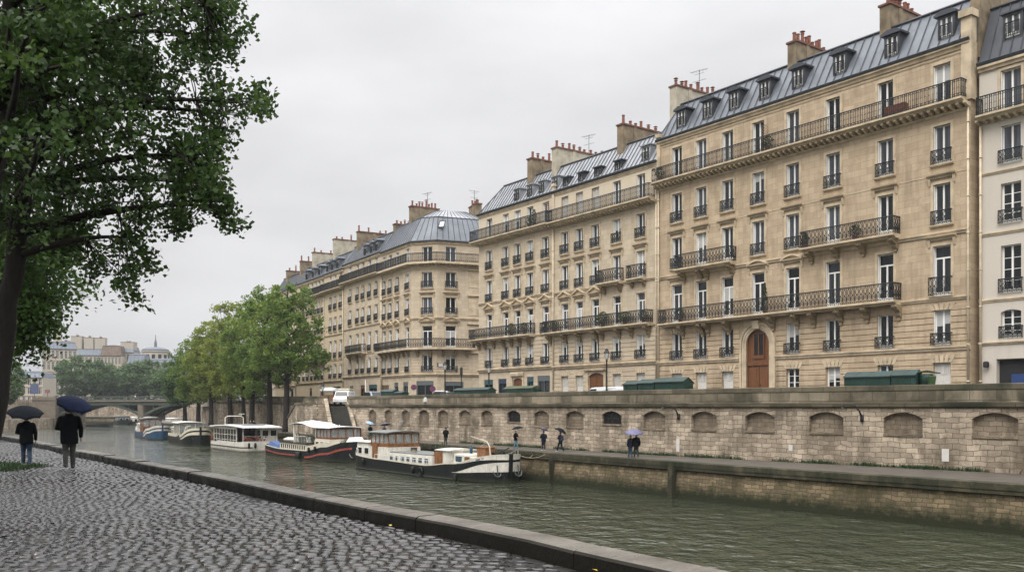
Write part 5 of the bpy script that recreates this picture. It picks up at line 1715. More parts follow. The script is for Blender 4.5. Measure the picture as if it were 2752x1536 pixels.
def sheet_tree(name, label, base, trunk_path, trunk_r, outline, Y0, Yvar, n_clump, per, leaf, mat, seed, extra=(), limb_starts=(), clump_r=.17, twig=.012, force=()):
    """overhanging tree: crown volume whose silhouette was measured from the photograph at its own distance"""
    rng = np.random.default_rng(seed); rnd = random.Random(seed)
    root = empty(name, label, 'tree', base)
    bv = Vector(base)
    K = 2752 / 2576
    cl = []
    xs = [p[0] for p in outline]; ys = [p[1] for p in outline]
    cells = {}
    sub_ = []
    while len(sub_) < n_clump // 7:
        x, y = rng.uniform(min(xs), max(xs)), rng.uniform(min(ys), max(ys))
        if inpoly(x, y, outline): sub_.append((x, y, rng.normal()))
    for fx, fy in force: sub_ += [(fx, fy, rng.normal() * .5)] * 2
    while len(cl) < n_clump:
        q_ = sub_[rng.integers(len(sub_))]; kx = .30 * FPX / K / Y0
        x, y = q_[0] + rng.normal() * kx, q_[1] + rng.normal() * kx * .8
        if not inpoly(x, y, outline): continue
        w_ = Yvar * (1 - .6 * max(0, min(1, x / 650)))
        Y = Y0 + q_[2] * w_ * .5 + rng.normal() * .25 + (1.4 if x > 350 else 0) * .0
        p = Vector(at(x * K, y * K, Y)) - bv
        cl.append(p)
    mb = MB()
    tp = [Vector(p) - bv for p in trunk_path]
    fine = []
    for a, b in zip(tp, tp[1:]):
        for i in range(4): fine.append(a.lerp(b, i / 4))
    fine.append(tp[-1])
    nR = len(fine)
    rads = [np.interp(i / (nR - 1), np.linspace(0, 1, len(trunk_r)), trunk_r) for i in range(nR)]
    fine = [p + Vector((rnd.uniform(-.02, .02), rnd.uniform(-.02, .02), 0)) for p in fine]
    mb.tube(fine, rads, 12)
    arr = np.array([list(c) for c in cl])
    hubs = []
    H = 30
    idx = rng.choice(len(arr), H, replace=False)
    hubs = arr[idx].copy()
    for _ in range(6):
        dd = ((arr[:, None] - hubs[None]) ** 2).sum(2).argmin(1)
        for k in range(H):
            if (dd == k).any(): hubs[k] = arr[dd == k].mean(0)
    fa = np.array([list(p) for p in fine])
    starts = []
    for h in hubs:
        hv = Vector(h)
        sc = [((Vector(f) - hv).length + 2.2 * max(0, f[2] - hv.z + .2), i) for i, f in enumerate(fa) if i > nR * .25]
        i = min(sc)[1]; a = Vector(fa[i]); ln = (hv - a).length
        pts = bez(a, hv, (rnd.uniform(-.2, .2), rnd.uniform(-.2, .2), .10 * ln), 8)
        r_a = min(rads[i] * .55, .022 * ln + .02)
        mb.tube(pts, [r_a * (1 - .82 * q / 8) + .006 for q in range(9)], 6)
        starts.append(pts)
    allp = np.array([list(p) for pts in starts for p in pts[3:]])
    for c_ in arr:
        j = ((allp - c_) ** 2).sum(1).argmin(); a = Vector(allp[j]); b = Vector(c_)
        ln = (b - a).length; w_ = Vector((rnd.uniform(-.2, .2), rnd.uniform(-.2, .2), rnd.uniform(-.05, .3))) * ln
        mb.tube(bez(a, b + Vector((0, 0, -.05)), w_, 4), [twig * (1 - .18 * q) for q in range(5)], 3, False)
    cens, sizes, tints = [], [], []
    per_ = per
    for c_ in arr:
        off = np.clip(rng.normal(size=(per_, 3)), -1.9, 1.9) * clump_r * rng.uniform(.5, 1.15) * np.array([.75, .75, .75])
        cens.append(c_ + off); sizes.append(leaf * rng.uniform(.65, 1.25, per_)); tints.append(.42 + rng.uniform(-.25, .25) + rng.uniform(-.25, .3, per_))
    for (cx, cy, cz, rx, ry, rz, nn, pr, lf, sp) in extra:
        for _ in range(nn):
            d = rng.normal(size=3); d /= np.linalg.norm(d); q = rng.uniform(.2, 1) ** .4
            c_ = np.array([cx + d[0] * q * rx, cy + d[1] * q * ry, cz + d[2] * q * rz]) - np.array(base)
            cens.append(c_ + rng.normal(size=(pr, 3)) * sp * .5); sizes.append(lf * rng.uniform(.7, 1.2, pr)); tints.append(.4 + rng.uniform(-.3, .3, pr))
            h = hubs[((hubs - c_) ** 2).sum(1).argmin()]
            if rnd.random() < .4: mb.tube([Vector(h), Vector(c_)], [.035, .01], 4, False)
    mb.build('trunk', M['bark'], root, True, fix=False)
    me = leaves_mesh('crown', np.concatenate(cens), np.concatenate(sizes), np.concatenate(tints), M[mat], rng, .55)
    o = bpy.data.objects.new('crown', me); C.objects.link(o); o.parent = root
    return root

KD = 2752 / 2576
def dp(x, y, Y): return at(x * KD, y * KD, Y)
OUT1 = [(-120, -120), (565, -120), (575, -10), (606, 8), (600, 28), (628, 70), (600, 95), (592, 130), (548, 140), (552, 190), (575, 225), (640, 258), (648, 228), (672, 226), (686, 248), (662, 280), (640, 268), (600, 300), (556, 282), (545, 300), (588, 340), (594, 378), (548, 378), (552, 430), (576, 460), (574, 486), (590, 515), (608, 545), (604, 574), (560, 562), (530, 515), (500, 520), (488, 480), (470, 470),
        (484, 540), (486, 575), (455, 590), (420, 570), (390, 566), (396, 540), (440, 520), (438, 470), (410, 458), (380, 440), (392, 520), (360, 560), (372, 620), (395, 660), (422, 680), (390, 690), (350, 680), (338, 720), (350, 768), (318, 756), (298, 722), (310, 640), (262, 648), (252, 704), (222, 690), (205, 630), (150, 640), (120, 600), (60, 660), (-60, 690), (-120, 700)]
big_tree_base = (-8.35, 13.9, 0.0)
sheet_tree('poplar_tree', 'big dark-leaved tree leaning in from the left edge, its branches hanging over the cobbled quay', big_tree_base,
           [big_tree_base, dp(-5, 1000, 14), dp(20, 760, 14), dp(55, 531, 14), dp(84, 310, 14), dp(112, 120, 14.2), dp(150, -100, 14.5), dp(170, -330, 14.8)], [.21, .16, .145, .135, .12, .10, .07, .04],
           OUT1, 14.2, 3.2, 1050, 32, .078, 'leaf_near', 21, force=[(598, 18), (590, 62), (560, 108), (596, 248), (636, 268), (668, 238), (572, 290), (578, 352), (558, 420), (578, 478), (592, 520), (598, 556), (472, 528), (452, 562), (420, 552), (372, 600), (388, 662), (332, 700), (338, 748), (308, 738), (232, 690), (540, 520)],
           extra=((-8.4, 14.0, 10.9, 3.4, 4.0, 2.2, 150, 90, .11, .6), (-10.2, 12.5, 7.6, 2.2, 3.5, 3.2, 110, 70, .12, .7)))
OUT2 = [(-140, 520), (60, 560), (150, 560), (235, 590), (200, 650), (160, 680), (236, 738), (170, 742), (150, 770), (215, 800), (160, 808), (120, 850), (90, 905), (60, 935), (-40, 940), (-140, 940)]
b2 = (-14.4, 23.0, 0.0)
sheet_tree('poplar_tree', 'second quayside tree with brighter green foliage, further back at the left edge', b2,
           [b2, (-14.2, 23.0, 3), (-14.0, 23.2, 6), (-13.6, 23.4, 9.5), (-13.2, 23.6, 13)], [.3, .24, .2, .12, .05],
           OUT2, 23.5, 3.5, 520, 50, .12, 'leaf_back', 33, clump_r=.38,
           extra=((-13.8, 23.5, 11.5, 4.5, 4.5, 3.6, 90, 60, .2, 1.0),))
b3 = (-8.2, 11.6, 0.0)
sheet_tree('poplar_tree', 'dark trunk rising along the very left edge, in front of the other quayside trees', b3,
           [b3, (-7.9, 11.7, 2.5), (-7.0, 12.2, 4.6), dp(-4, 330, 12.6), dp(14, 120, 12.6), dp(30, -80, 12.6), dp(10, -300, 12.6)], [.24, .19, .16, .13, .11, .08, .05],
           [(-120, -160), (200, -160), (230, 60), (190, 200), (60, 240), (-120, 300)], 12.6, 2.0, 110, 44, .085, 'leaf_near', 45)

# riverside row on the far promenade
row_trees = [  # px, Y, height, crown radius, material, label
    (769, 140, 24.5, 5.0, 'leaf_mid', 'tallest riverside tree, rightmost of the row, its crown overlapping the pale house fronts'),
    (724, 150, 25.5, 4.6, 'leaf_mid', 'riverside tree second from the right of the row, behind the red-striped barge stern'),
    (677, 160, 24.0, 4.4, 'leaf_mid', 'riverside tree third from the right of the row, rising behind the white tour boat'),
    (655, 168, 23.5, 3.8, 'leaf_yellow', 'slim yellowing riverside tree standing close behind the third trunk of the row'),
    (619, 176, 25.0, 4.6, 'leaf_yellow', 'yellow-green riverside tree left of the slim one, above the bow of the tour boat'),
    (567, 190, 23.5, 4.8, 'leaf_yellow', 'olive-yellow riverside tree above the black and white barge bow'),
    (533, 200, 20.5, 5.2, 'leaf_mid', 'dark green riverside tree left of the olive-yellow one'),
    (497, 214, 18.5, 5.4, 'leaf_far', 'leftmost and lowest tree of the riverside row beside the bridge')]
for i, (px, Y, h, r, mt, lb) in enumerate(row_trees):
    x = (px - CX) / FPX * Y
    rr_ = random.Random(i)
    r *= 1.22
    bl = [(0, 0, h * .60, r * .95, r * .95, h * .27), (rr_.uniform(-.8, .8), 0, h * .84, r * .62, r * .62, h * .13), (r * .55, -.5, h * .47, r * .6, r * .6, h * .13), (-r * .5, .5, h * .5, r * .6, r * .6, h * .14)] + ([(0, 0, h * .35, r * .8, r * .8, h * .13)] if i > 0 else [])
    tree('riverside_tree', lb, 'tree', (x, Y, PROM), h * .24, bl, 270, 56, .36, mt, 'bark', .52 if i != 3 else .38, 100 + i, (rr_.uniform(-.6, .6), 0), 'trees along the far promenade', .95, 16, tintb=(-.05 if i % 2 else .05))
for i, (x, Y, h, lb) in enumerate([(-22.5, 33, 12.5, 'shady quay tree just outside the left edge, third along the near quay'), (-30.5, 45, 13.5, 'shady quay tree just outside the left edge, fourth along the near quay')]):
    tree('quay_tree', lb, 'tree', (x, Y, 0), 3.2, [(0, 0, h * .62, 4.8, 4.8, h * .3), (1.5, -1, h * .5, 3.2, 3.2, h * .2)], 260, 60, .2, 'leaf_back', 'bark', .3, 70 + i, (0, 0), None, .9, 14)
# left bank
for i, (x, Y, h, r, lb) in enumerate([(-66, 104, 16, 6.5, 'bushy green tree on the left bank, nearest behind the walker under the black umbrella'), (-88, 146, 19, 7.5, 'bushy green tree on the left bank, second beyond the quay trees'),
                                      (-117, 200, 21, 8, 'leafy tree on the left bank at the left edge above the low river wall'), (-137, 243, 19, 7, 'dark-trunked tree by the bridge abutment on the left bank')]):
    tree('bank_tree', lb, 'tree', (x, Y, -1.45 if i else -.5), h * .22, [(0, 0, h * .6, r, r, h * .3), (r * .4, -r * .3, h * .42, r * .7, r * .7, h * .2), (0, 0, h * .85, r * .6, r * .6, h * .14)], 230, 56, .34 + .05 * i, 'leaf_back' if i < 2 else 'leaf_far', 'bark', .4, 200 + i, (0, 0), 'trees on the left bank', 1.1, 14)
# beyond the bridge
for i, (px, Y, top, r, lb) in enumerate([(228, 398, 947, 13.0, 'broad round green tree beyond the left half of the bridge'), (345, 405, 975, 10.0, 'smaller hazy tree between the two broad trees beyond the bridge'), (400, 400, 962, 12.5, 'broad hazy tree beyond the middle of the bridge'), (470, 385, 985, 10.5, 'hazy tree beyond the right end of the bridge'), (290, 420, 985, 10, 'low hazy tree behind the broad round tree beyond the bridge')]):
    x = (px - CX) / FPX * Y; zt = EYE - (top - HY) * Y / FPX; zb = 3.4; h = zt - zb
    tree('distant_tree', lb, 'tree', (x, Y, zb), h * .12, [(0, 0, h * .58, r, r, h * .36), (-r * .45, 0, h * .4, r * .6, r * .6, h * .3), (r * .45, 0, h * .4, r * .65, r * .6, h * .3)], 230, 60, .85, 'leaf_far', 'bark2', .6, 300 + i, (0, 0), 'trees beyond the bridge', 1.7, 12)

# grass along the foot of the quay wall, and the grassy patch by the walkers
def grass(name, label, pts, mat, seed, h=.25, wd=.05):
    rng = np.random.default_rng(seed); n = len(pts)
    p = np.array(pts)
    a = rng.uniform(0, 2 * PI, n); hh = h * rng.uniform(.4, 1.3, n)
    lean = rng.normal(size=(n, 2)) * .4 * hh[:, None]
    w = wd * rng.uniform(.6, 1.3, n)
    d = np.stack([np.cos(a) * w, np.sin(a) * w, np.zeros(n)], 1)
    top = p + np.concatenate([lean, hh[:, None]], 1)
    V = np.stack([p - d, p + d, top + d * .25, top - d * .25], 1).reshape(-1, 3)
    me = np_mesh(name, V, np.arange(4 * n).reshape(n, 4), M[mat], False, np.repeat(rng.uniform(0, 1, n), 4))
    o = bpy.data.objects.new(name, me); C.objects.link(o); tag(o, label, 'grass', kind='stuff')
    return o
rng = np.random.default_rng(5)
pts = []
for _ in range(26000):
    s_ = rng.uniform(35, 150)
    dens = .35 + .5 * math.sin(s_ * .55) * math.sin(s_ * .23 + 1) + .3 * math.sin(s_ * 1.9)
    if rng.uniform() > dens: continue
    x, y = Wp.at(s_, -abs(rng.normal()) * .12 * (1 + dens)); pts.append((x, y, PROM + .02))
grass('grass', 'ragged green grass along the foot of the upper quay wall', pts, 'ivy', 6, .24, .03)
pts = []
c0 = gp(60, 1243)
for _ in range(5000):
    u, v = rng.uniform(-1, 1), rng.uniform(-1, 1)
    x, y = -16.6 + u * 3.2, 27.6 + v * 1.7 - u * .9
    if math.hypot(u, v) > 1 or x > -14.1: continue
    pts.append((x, y, .03))
grass('grass', 'small patch of grass on the cobbles at the left edge', pts, 'ivy', 8, .11, .02)
# a few fallen leaves on the setts
for k, (px, py) in enumerate([(1049, 1412), (1600, 1533)]):
    x, y, _ = gp(px, py, .06)
    mb = MB(); mb.poly([(0, -.03, .01), (.027, 0, .018), (0, .045, .012), (-.027, 0, .016)])
    o = mb.build('fallen_leaf', cached('fl', lambda: plain('fallen_leaf', (.45, .30, .03), .5)), fix=False); o.location = (x, y, .06); o.rotation_euler = (0.2, .1, k)
    tag(o, ('yellow fallen leaf on the wet setts ' + ['beside the kerb in the middle of the picture', 'at the bottom edge close to the kerb', 'left of the kerb, in front of the two walkers', 'on the setts below the kerb bend', 'nearest the middle of the cobbles', 'low on the cobbles at the bottom edge'][k]), 'leaf', 'fallen leaves on the cobbles')
# ================================================================ bridge
M['bridge_green'] = plain('green_bridge_steel', (.045, .060, .047), .7, var=.2)
M['bridge_stone'] = masonry('bridge_stone', (.21, .18, .14), (.16, .135, .105), (.12, .10, .08), 1.1, .5, .02, stain=.7, stain_col=(.09, .08, .06), bstr=.4)
BL = (-137.4, 276.0); BR = (-94.0, 268.0)
ba = math.atan2(BR[1] - BL[1], BR[0] - BL[0]); bl_ = math.hypot(BR[0] - BL[0], BR[1] - BL[1]) + 5
br = empty('road_bridge', 'low green steel arch bridge with a railing crossing the river behind the moored boats', 'bridge', (BL[0], BL[1], 0), ba)
WD = 11.0
mb = MB(); mb.box(-1.0, bl_, 0, WD, 3.35, 3.75); mb.box(-1.0, bl_, -.25, .0, 3.45, 3.82); mb.build('deck', M['bridge_stone'], br)
mb = MB()
piers = 28.0
for x0, x1 in ((0.6, piers - .8), (piers + .8, bl_ + 4)):
    n = 16; w = (x1 - x0)
    for yy in (0.15, 3.6, 7.2, 10.6):
        for i in range(n):
            xa, xb = x0 + w * i / n, x0 + w * (i + 1) / n
            if xa > bl_: continue
            za, zb = [-.9 + 3.3 * math.sin(PI * min(1, max(0, (q - x0) / w))) ** .8 for q in (xa, xb)]
            mb.hexa([(xa, yy, za), (xb, yy, zb), (xb, yy + .3, zb), (xa, yy + .3, za)], [(xa, yy, za + .75), (xb, yy, zb + .75), (xb, yy + .3, zb + .75), (xa, yy + .3, za + .75)])
            if i % 2 == 0 and za + .8 < 2.4: mb.box(xa - .1, xa + .1, yy + .05, yy + .25, za + .5, 2.5)
    for yy in (0.1,): mb.box(x0 - .9, min(x1 + .9, bl_), yy, yy + .35, 2.45, 3.34)
mb.build('arch', M['bridge_green'], br)
mb = MB(); mb.box(piers - .8, piers + .8, -.6, WD + .6, WATER - 1, 2.44); mb.build('pier', M['bridge_stone'], br)
mb = MB(); mb.box(-7.5, .4, -1.2, WD + 2, WATER - 1, 3.9); mb.box(-7.7, .6, -1.4, WD + 2, 3.9, 4.15); mb.box(-7.5, -6.8, -1.2, -.6, 4.15, 5.1); mb.box(-.3, .4, -1.2, -.6, 4.15, 5.2); mb.box(-6.8, -.3, -1.1, -.8, 4.15, 4.9); mb.build('abutment', M['bridge_stone'], br)
mb = MB()
for yy in (-.1, WD - .1):
    mb.tube([(0.5, yy, 4.95), (bl_, yy, 4.95)], .07, 4); mb.tube([(0.5, yy, 4.05), (bl_, yy, 4.05)], .05, 4)
    for i in range(int(bl_ / .45)):
        x = .5 + i * .45; mb.tube([(x, yy, 3.8), (x, yy, 4.95)], .045 if i % 5 else .08, 3, False)
mb.build('railing', M['bridge_green'], br)

# ================================================================ far buildings
M['far_wall'] = masonry('far_pale_wall', (.46, .42, .36), (.44, .40, .34), (.38, .34, .28), 2, .8, .02, stain=.35, stain_col=(.2, .17, .13), bstr=.05)
M['far_roof'] = plain('far_slate_roof', (.13, .15, .18), .6, .2)
M['far_brown'] = plain('rusty_tile_roof', (.14, .105, .08), .9, var=.4, scale=.4)
def far_block(label, x0, x1, Y, ztop_, ang, ncol, depth=12, roofh=3.2, mat='far_wall', roof='far_roof', rows=5, zb=3.0, chim=3, side=0):
    P = (( x0 - CX) / FPX * Y, Y)
    L = (x1 - x0) / FPX * Y / max(.35, math.cos(ang))
    root = empty('distant_building', label, 'building', (P[0], P[1], zb), ang, 'pale buildings beyond the bridge')
    H = ztop_ - zb
    F = Face(root, L, H, M[mat])
    fl = H / rows
    wme = {}
    for c in range(ncol):
        x = L * (c + .5) / ncol; w = min(1.3, L / ncol * .46)
        for r_ in range(rows):
            z0 = fl * r_ + fl * .16; z1 = fl * r_ + fl * .82
            F.ops.append((x - w / 2, x + w / 2, z0, z1, 0))
            me = cached(('fw', round(w, 2), round(z1 - z0, 2)), lambda: (lambda m_: (m_.mat(0), m_.box(-w / 2, w / 2, 0, .03, 0, z1 - z0), m_.mat(1), m_.box(-.07, .07, -.04, 0, 0, z1 - z0), m_.box(-w / 2, w / 2, -.04, 0, (z1 - z0) * .7, (z1 - z0) * .7 + .1), m_.mesh('window', [M['glass_dark'], M['offwhite']]))[-1])(MB()))
            F.part('window', me, x, .2, z0)
    for r_ in range(1, rows + 1): F.string(fl * r_ - .05, .22, .3)
    F.finish(depth)
    if side:
        for c in range(side):
            y = depth * (c + .5) / side
            for r_ in range(rows):
                z0 = fl * r_ + fl * .16; z1 = fl * r_ + fl * .82
                mb = MB(); mb.mat(0); mb.box(-.03, -.005, y - .6, y + .6, z0, z1); mb.mat(1); mb.box(-.06, -.03, y - .06, y + .06, z0, z1)
                F.part('window', mb.mesh('window', [M['glass_dark'], M['offwhite']]), 0, 0, 0)
    mansard(root, L, H + .05, roofh, 1.8, depth, .8, .8, roof, seam=1.6, crown=.8)
    return F, L, H
F, L, H = far_block('distant six-storey cream corner building beyond the left end of the bridge', 113, 190, 425, 29.0, R(24), 8, side=4)
chimney(F, L * .55, 3, 3, H, H + 9.3, 3.4, 4, 'chimney_pale', False, 31)
F, L, H = far_block('distant building whose tall pale chimney walls fill the skyline above the broad round tree', 168, 278, 470, 28.5, R(8), 10)
for k in range(4):
    chimney(F, L * (.14 + .27 * k), 2.0, 4, H, H + [7.4, 10.0, 9.4, 9.2][k], 5.2 if k != 2 else 4.6, 6, 'far_wall', False, 40 + k)
F, L, H = far_block('distant low house with a steep rusty brown tiled roof', 270, 322, 470, 28.2, R(10), 6, roof='far_brown', roofh=5.2)
F, L, H = far_block('distant house with a pale rectangular chimney mass next to the brown tiled roof', 318, 358, 480, 30.5, R(5), 4)
chimney(F, L * .95, 1, 6, H, H + 5.6, L * .85, 5, 'far_wall', False, 50)
F, L, H = far_block('distant slate-roofed house between the brown roof and the domed drum', 340, 388, 455, 23.0, R(6), 6, roofh=5)
F, L, H = far_block('distant long low cream building under the domed drum', 372, 520, 450, 22.0, R(-4), 16, rows=4)
ro = empty('domed_rotunda', 'distant pale round drum with a shallow dome and thin spire on the skyline', 'rotunda', at(418, 1080, 480), 0)
oz = ro.location.z
s_ = 480 / FPX
zz = lambda y: EYE - (y - HY) * 480 / FPX - oz
mb = MB(); mb.lathe([(41 * s_, 0), (41 * s_, zz(985)), (38 * s_, zz(983)), (36.5 * s_, zz(978)), (35 * s_, zz(948)), (37 * s_, zz(946)), (37 * s_, zz(943))], n=28); mb.build('drum', M['far_wall'], ro)
mb = MB(); mb.lathe([(36 * s_, zz(943)), (33 * s_, zz(938)), (22 * s_, zz(934)), (8 * s_, zz(932)), (.2, zz(931))], n=28); mb.build('dome', M['far_roof'], ro, True)
mb = MB(); mb.lathe([(4.2 * s_, zz(934)), (3.6 * s_, zz(925)), (4.2 * s_, zz(924)), (2.6 * s_, zz(915)), (1.2 * s_, zz(911)), (.15, zz(899))], n=8); mb.build('spire', M['far_roof'], ro)
for k in range(14):
    a = 2 * PI * k / 14; mb = MB(); mb.box(-.8, .8, -.12, .12, 0, 3.2)
    inst('window', cached('rw', lambda: mb.mesh('window', M['glass_dark'])), ro, (math.cos(a) * 35.6 * s_, math.sin(a) * 35.6 * s_, zz(970)), a + PI / 2)
# shops and awnings behind the abutment
for k, (px, py, Y, w, h, c, lb) in enumerate([(127, 1055, 285, 1.4, 1.0, (.2, .08, .07), 'small red and white kiosk front on the bridge end'), (92, 1058, 284, 2.4, 3.2, (.07, .09, .16), 'tall blue hoarding behind the bridge abutment')]):
    x, y, z = at(px, py, Y); mb = MB(); mb.box(-w / 2, w / 2, 0, .3, 0, h); mb.box(-.1, .1, .1, .2, -(z - 3.3), 0)
    o = mb.build('hoarding', plain('hoarding_paint_%d' % k, c, .6)); o.location = (x, y, z); tag(o, lb, 'sign board')

far_block('distant low pale building filling the gap left of the bridge abutment', -90, 108, 345, 13.0, R(4), 14, rows=3, roofh=2)
far_block('low pale house front glimpsed between the trunks of the riverside trees', 560, 736, 222, 14.5, R(38), 12, rows=3, roofh=2.5)
# ================================================================ boats
M['hull_black'] = plain('black_hull_paint', (.006, .009, .009), .55, var=.4, scale=.8, spec=.25)
def hull_mat(name, col, rust=.3, rough=.45, spec=.3):
    m, t, b = new_mat(name); v = objvec(t)
    c = mixc(t, rampv(t, noise(t, v, 1.1, 5, .65), .3, .7), tuple(x * .7 for x in col), tuple(x * 1.15 for x in col))
    c = mixc(t, rampv(t, noise(t, mapped(t, v, scale=(4, 4, .5)), 1.2, 5, .65), .56, .72, 0, rust), c, (.10, .055, .03))
    c = mixc(t, rampv(t, noise(t, v, 5, 5, .7), .58, .75, 0, rust), c, (.16, .15, .13))
    s_ = N(t, 'ShaderNodeSeparateXYZ'); t.links.new(v, s_.inputs[0])
    c = mixc(t, rampv(t, s_.outputs['Z'], .42, .08, 0, .85), c, (.035, .038, .02))
    t.links.new(c, b.inputs['Base Color']); b.inputs['Roughness'].default_value = rough; b.inputs['Specular IOR Level'].default_value = spec
    return m
M['hull_black'] = hull_mat('black_hull_paint', (.007, .010, .010), .35, .5, .25)
M['hull_white'] = hull_mat('white_hull_paint', (.66, .63, .56), .4)
M['hull_grey'] = plain('grey_hull_paint', (.075, .085, .08), .5, var=.25, scale=.8)
M['hull_blue'] = hull_mat('blue_hull_paint', (.022, .065, .125), .3)
M['cream_paint'] = plain('cream_boat_paint', (.60, .55, .44), .45, var=.1, scale=1.5)
M['red_stripe'] = plain('red_stripe_paint', (.26, .05, .035), .55, var=.35)
M['mahogany'] = plain('mahogany', (.16, .05, .022), .35, var=.35, scale=4)
M['teak'] = plain('orange_teak', (.20, .085, .03), .45, var=.45, scale=4)
M['deck_grey'] = plain('deck_paint', (.15, .16, .155), .6, var=.2)
M['blue_glass'] = pane_mat('blue_boat_glass', None, (.05, .08, .10), (.10, .15, .18))
M['canvas'] = plain('white_canvas', (.78, .77, .74), .8, var=.05)
M['tarp'] = plain('blue_tarpaulin', (.05, .09, .22), .6)
M['galv'] = plain('galvanised_steel', (.38, .38, .37), .45, .5)
M['rope'] = plain('rope', (.25, .2, .13), .9)

class Boat:
    def __init__(s, label, stern, bow, beam, sheer, mat='hull_black', group='moored barges and boats', bowfull=2.2, tb=.84, ts=.12, cat='barge', sternfull=2.2, name='moored_barge', bowtip=.06):
        s.L = math.hypot(bow[0] - stern[0], bow[1] - stern[1]); s.B = beam / 2
        ang = math.atan2(bow[1] - stern[1], bow[0] - stern[0])
        s.root = empty(name, label, cat, (stern[0], stern[1], WATER), ang, group)
        s.sh = sheer; s.tb, s.ts, s.bf, s.sf, s.bt = tb, ts, bowfull, sternfull, bowtip
        mb = MB(); n = 44; k = 6
        rings = []
        T_ = [.84 * i / 26 for i in range(26)] + [.84 + .16 * math.sin(PI / 2 * i / (n - 26)) for i in range(n - 26 + 1)]
        for i in range(n + 1):
            t = T_[i]; x = t * s.L; h = s.half(t); z = s.z(t)
            low = .86 if 0.1 < t < .85 else .7
            sec = [(-h, z), (-h * 1.0, z * .55), (-h * .985, .1), (-h * low, -1.0), (h * low, -1.0), (h * .985, .1), (h, z * .55), (h, z)]
            rings.append([(x + (z_ * .05 * s.L / 25 if t > .95 else 0), y, z_) for y, z_ in sec])
        o = 0
        for r in rings: mb.v.extend(r)
        m_ = len(rings[0])
        for i in range(n):
            for j in range(m_ - 1):
                mb.f.append([i * m_ + j, (i + 1) * m_ + j, (i + 1) * m_ + j + 1, i * m_ + j + 1]); mb.mi.append(0)
        mb.f.append(list(range(m_))); mb.f.append(list(range(n * m_, n * m_ + m_))[::-1]); mb.mi += [0, 0]
        mb.build('hull', M[mat], s.root, False, fix=True)
        mb = MB()                                 # deck a little below the bulwark
        for i in range(n):
            a, b = T_[i], T_[i + 1]
            mb.quad((a * s.L, -s.half(a) * .97, s.z(a) - .22), (b * s.L, -s.half(b) * .97, s.z(b) - .22), (b * s.L, s.half(b) * .97, s.z(b) - .22), (a * s.L, s.half(a) * .97, s.z(a) - .22))
        mb.build('deck', M['deck_grey'], s.root)
        for sd in (1, -1): pass
    def half(s, t):
        if t > s.tb:
            q = (t - s.tb) / (1 - s.tb); return s.B * max(s.bt ** 2, 1 - min(1, q) ** s.bf) ** .5
        if t < s.ts:
            q = (s.ts - t) / s.ts; return s.B * max(.12, (1 - q ** s.sf)) ** (1 / 2.0)
        return s.B
    def z(s, t):
        ps = s.sh
        for (a, za), (b, zb) in zip(ps, ps[1:]):
            if t <= b:
                u = (t - a) / (b - a); u = u * u * (3 - 2 * u) if True else u
                return za + (zb - za) * u
        return ps[-1][1]
    def band(s, name, t0, t1, f0, f1, mat, off=.03, sides=(-1, 1), n=26, parent=None):
        """painted strake or rubbing bar standing proud of the hull; f0,f1: functions of t giving z"""
        mb = MB()
        for sd in sides:
            pr = None
            for i in range(n + 1):
                u_ = i / n; u_ = math.sin(PI / 2 * u_) if t1 > .9 else u_; t = t0 + (t1 - t0) * u_; h = s.half(t)
                x = t * s.L
                def P(zv, o_):
                    xx = x + (zv * .05 * s.L / 25 if t > .95 else 0)
                    # widen along the local normal at the bow too
                    dt = .002; hx = (s.half(min(1, t + dt)) - s.half(t - dt)) / (2 * dt * s.L)
                    l = math.hypot(hx, 1); return (xx - hx / l * o_, sd * (h + o_ / l), zv)
                cur = (P(f0(t), off), P(f1(t), off), P(f1(t), -.02), P(f0(t), -.02))
                if pr: mb.hexa([pr[0], cur[0], cur[3], pr[3]], [pr[1], cur[1], cur[2], pr[2]])
                pr = cur
        return mb.build(name, M[mat], parent or s.root)
    def cabin(s, x0, x1, hw, z0, z1, mat, wins=None, glass='glass_dark', roof=None, ov=.12, name='cabin', wz=(.35, .78), round_=0, y0=0.0, wmat='white', postw=.10):
        mb = MB(); c = .10
        mb.hexa([(x0, y0 - hw, z0), (x1, y0 - hw, z0), (x1, y0 + hw, z0), (x0, y0 + hw, z0)], [(x0 + .03, y0 - hw + .05, z1), (x1 - .03, y0 - hw + .05, z1), (x1 - .03, y0 + hw - .05, z1), (x0 + .03, y0 + hw - .05, z1)])
        o = mb.build(name, M[mat], s.root)
        h = z1 - z0
        if wins:
            nx, ny = wins
            za, zb = z0 + h * wz[0], z0 + h * wz[1]
            w = (x1 - x0) / max(1, nx)
            for i in range(nx):
                xa = x0 + w * (i + .5)
                for sd in (-1, 1):
                    f = MB(); f.mat(0); ww = min(w * .5 - postw, .42)
                    yy = y0 + sd * (hw - .02)
                    f.box(xa - ww - .05, xa + ww + .05, yy - .035, yy + .035, za - .05, zb + .05)
                    f.mat(1); f.box(xa - ww, xa + ww, yy - .05, yy + .05, za, zb)
                    f.build('window', [M[wmat], M[glass]], o)
            w = 2 * hw / max(1, ny)
            for j in range(ny):
                ya = y0 - hw + w * (j + .5)
                for xx in (x0, x1):
                    f = MB(); f.mat(0); ww = min(w * .5 - postw, .42)
                    f.box(xx - .035, xx + .035, ya - ww - .05, ya + ww + .05, za - .05, zb + .05); f.mat(1); f.box(xx - .05, xx + .05, ya - ww, ya + ww, za, zb)
                    f.build('window', [M[wmat], M[glass]], o)
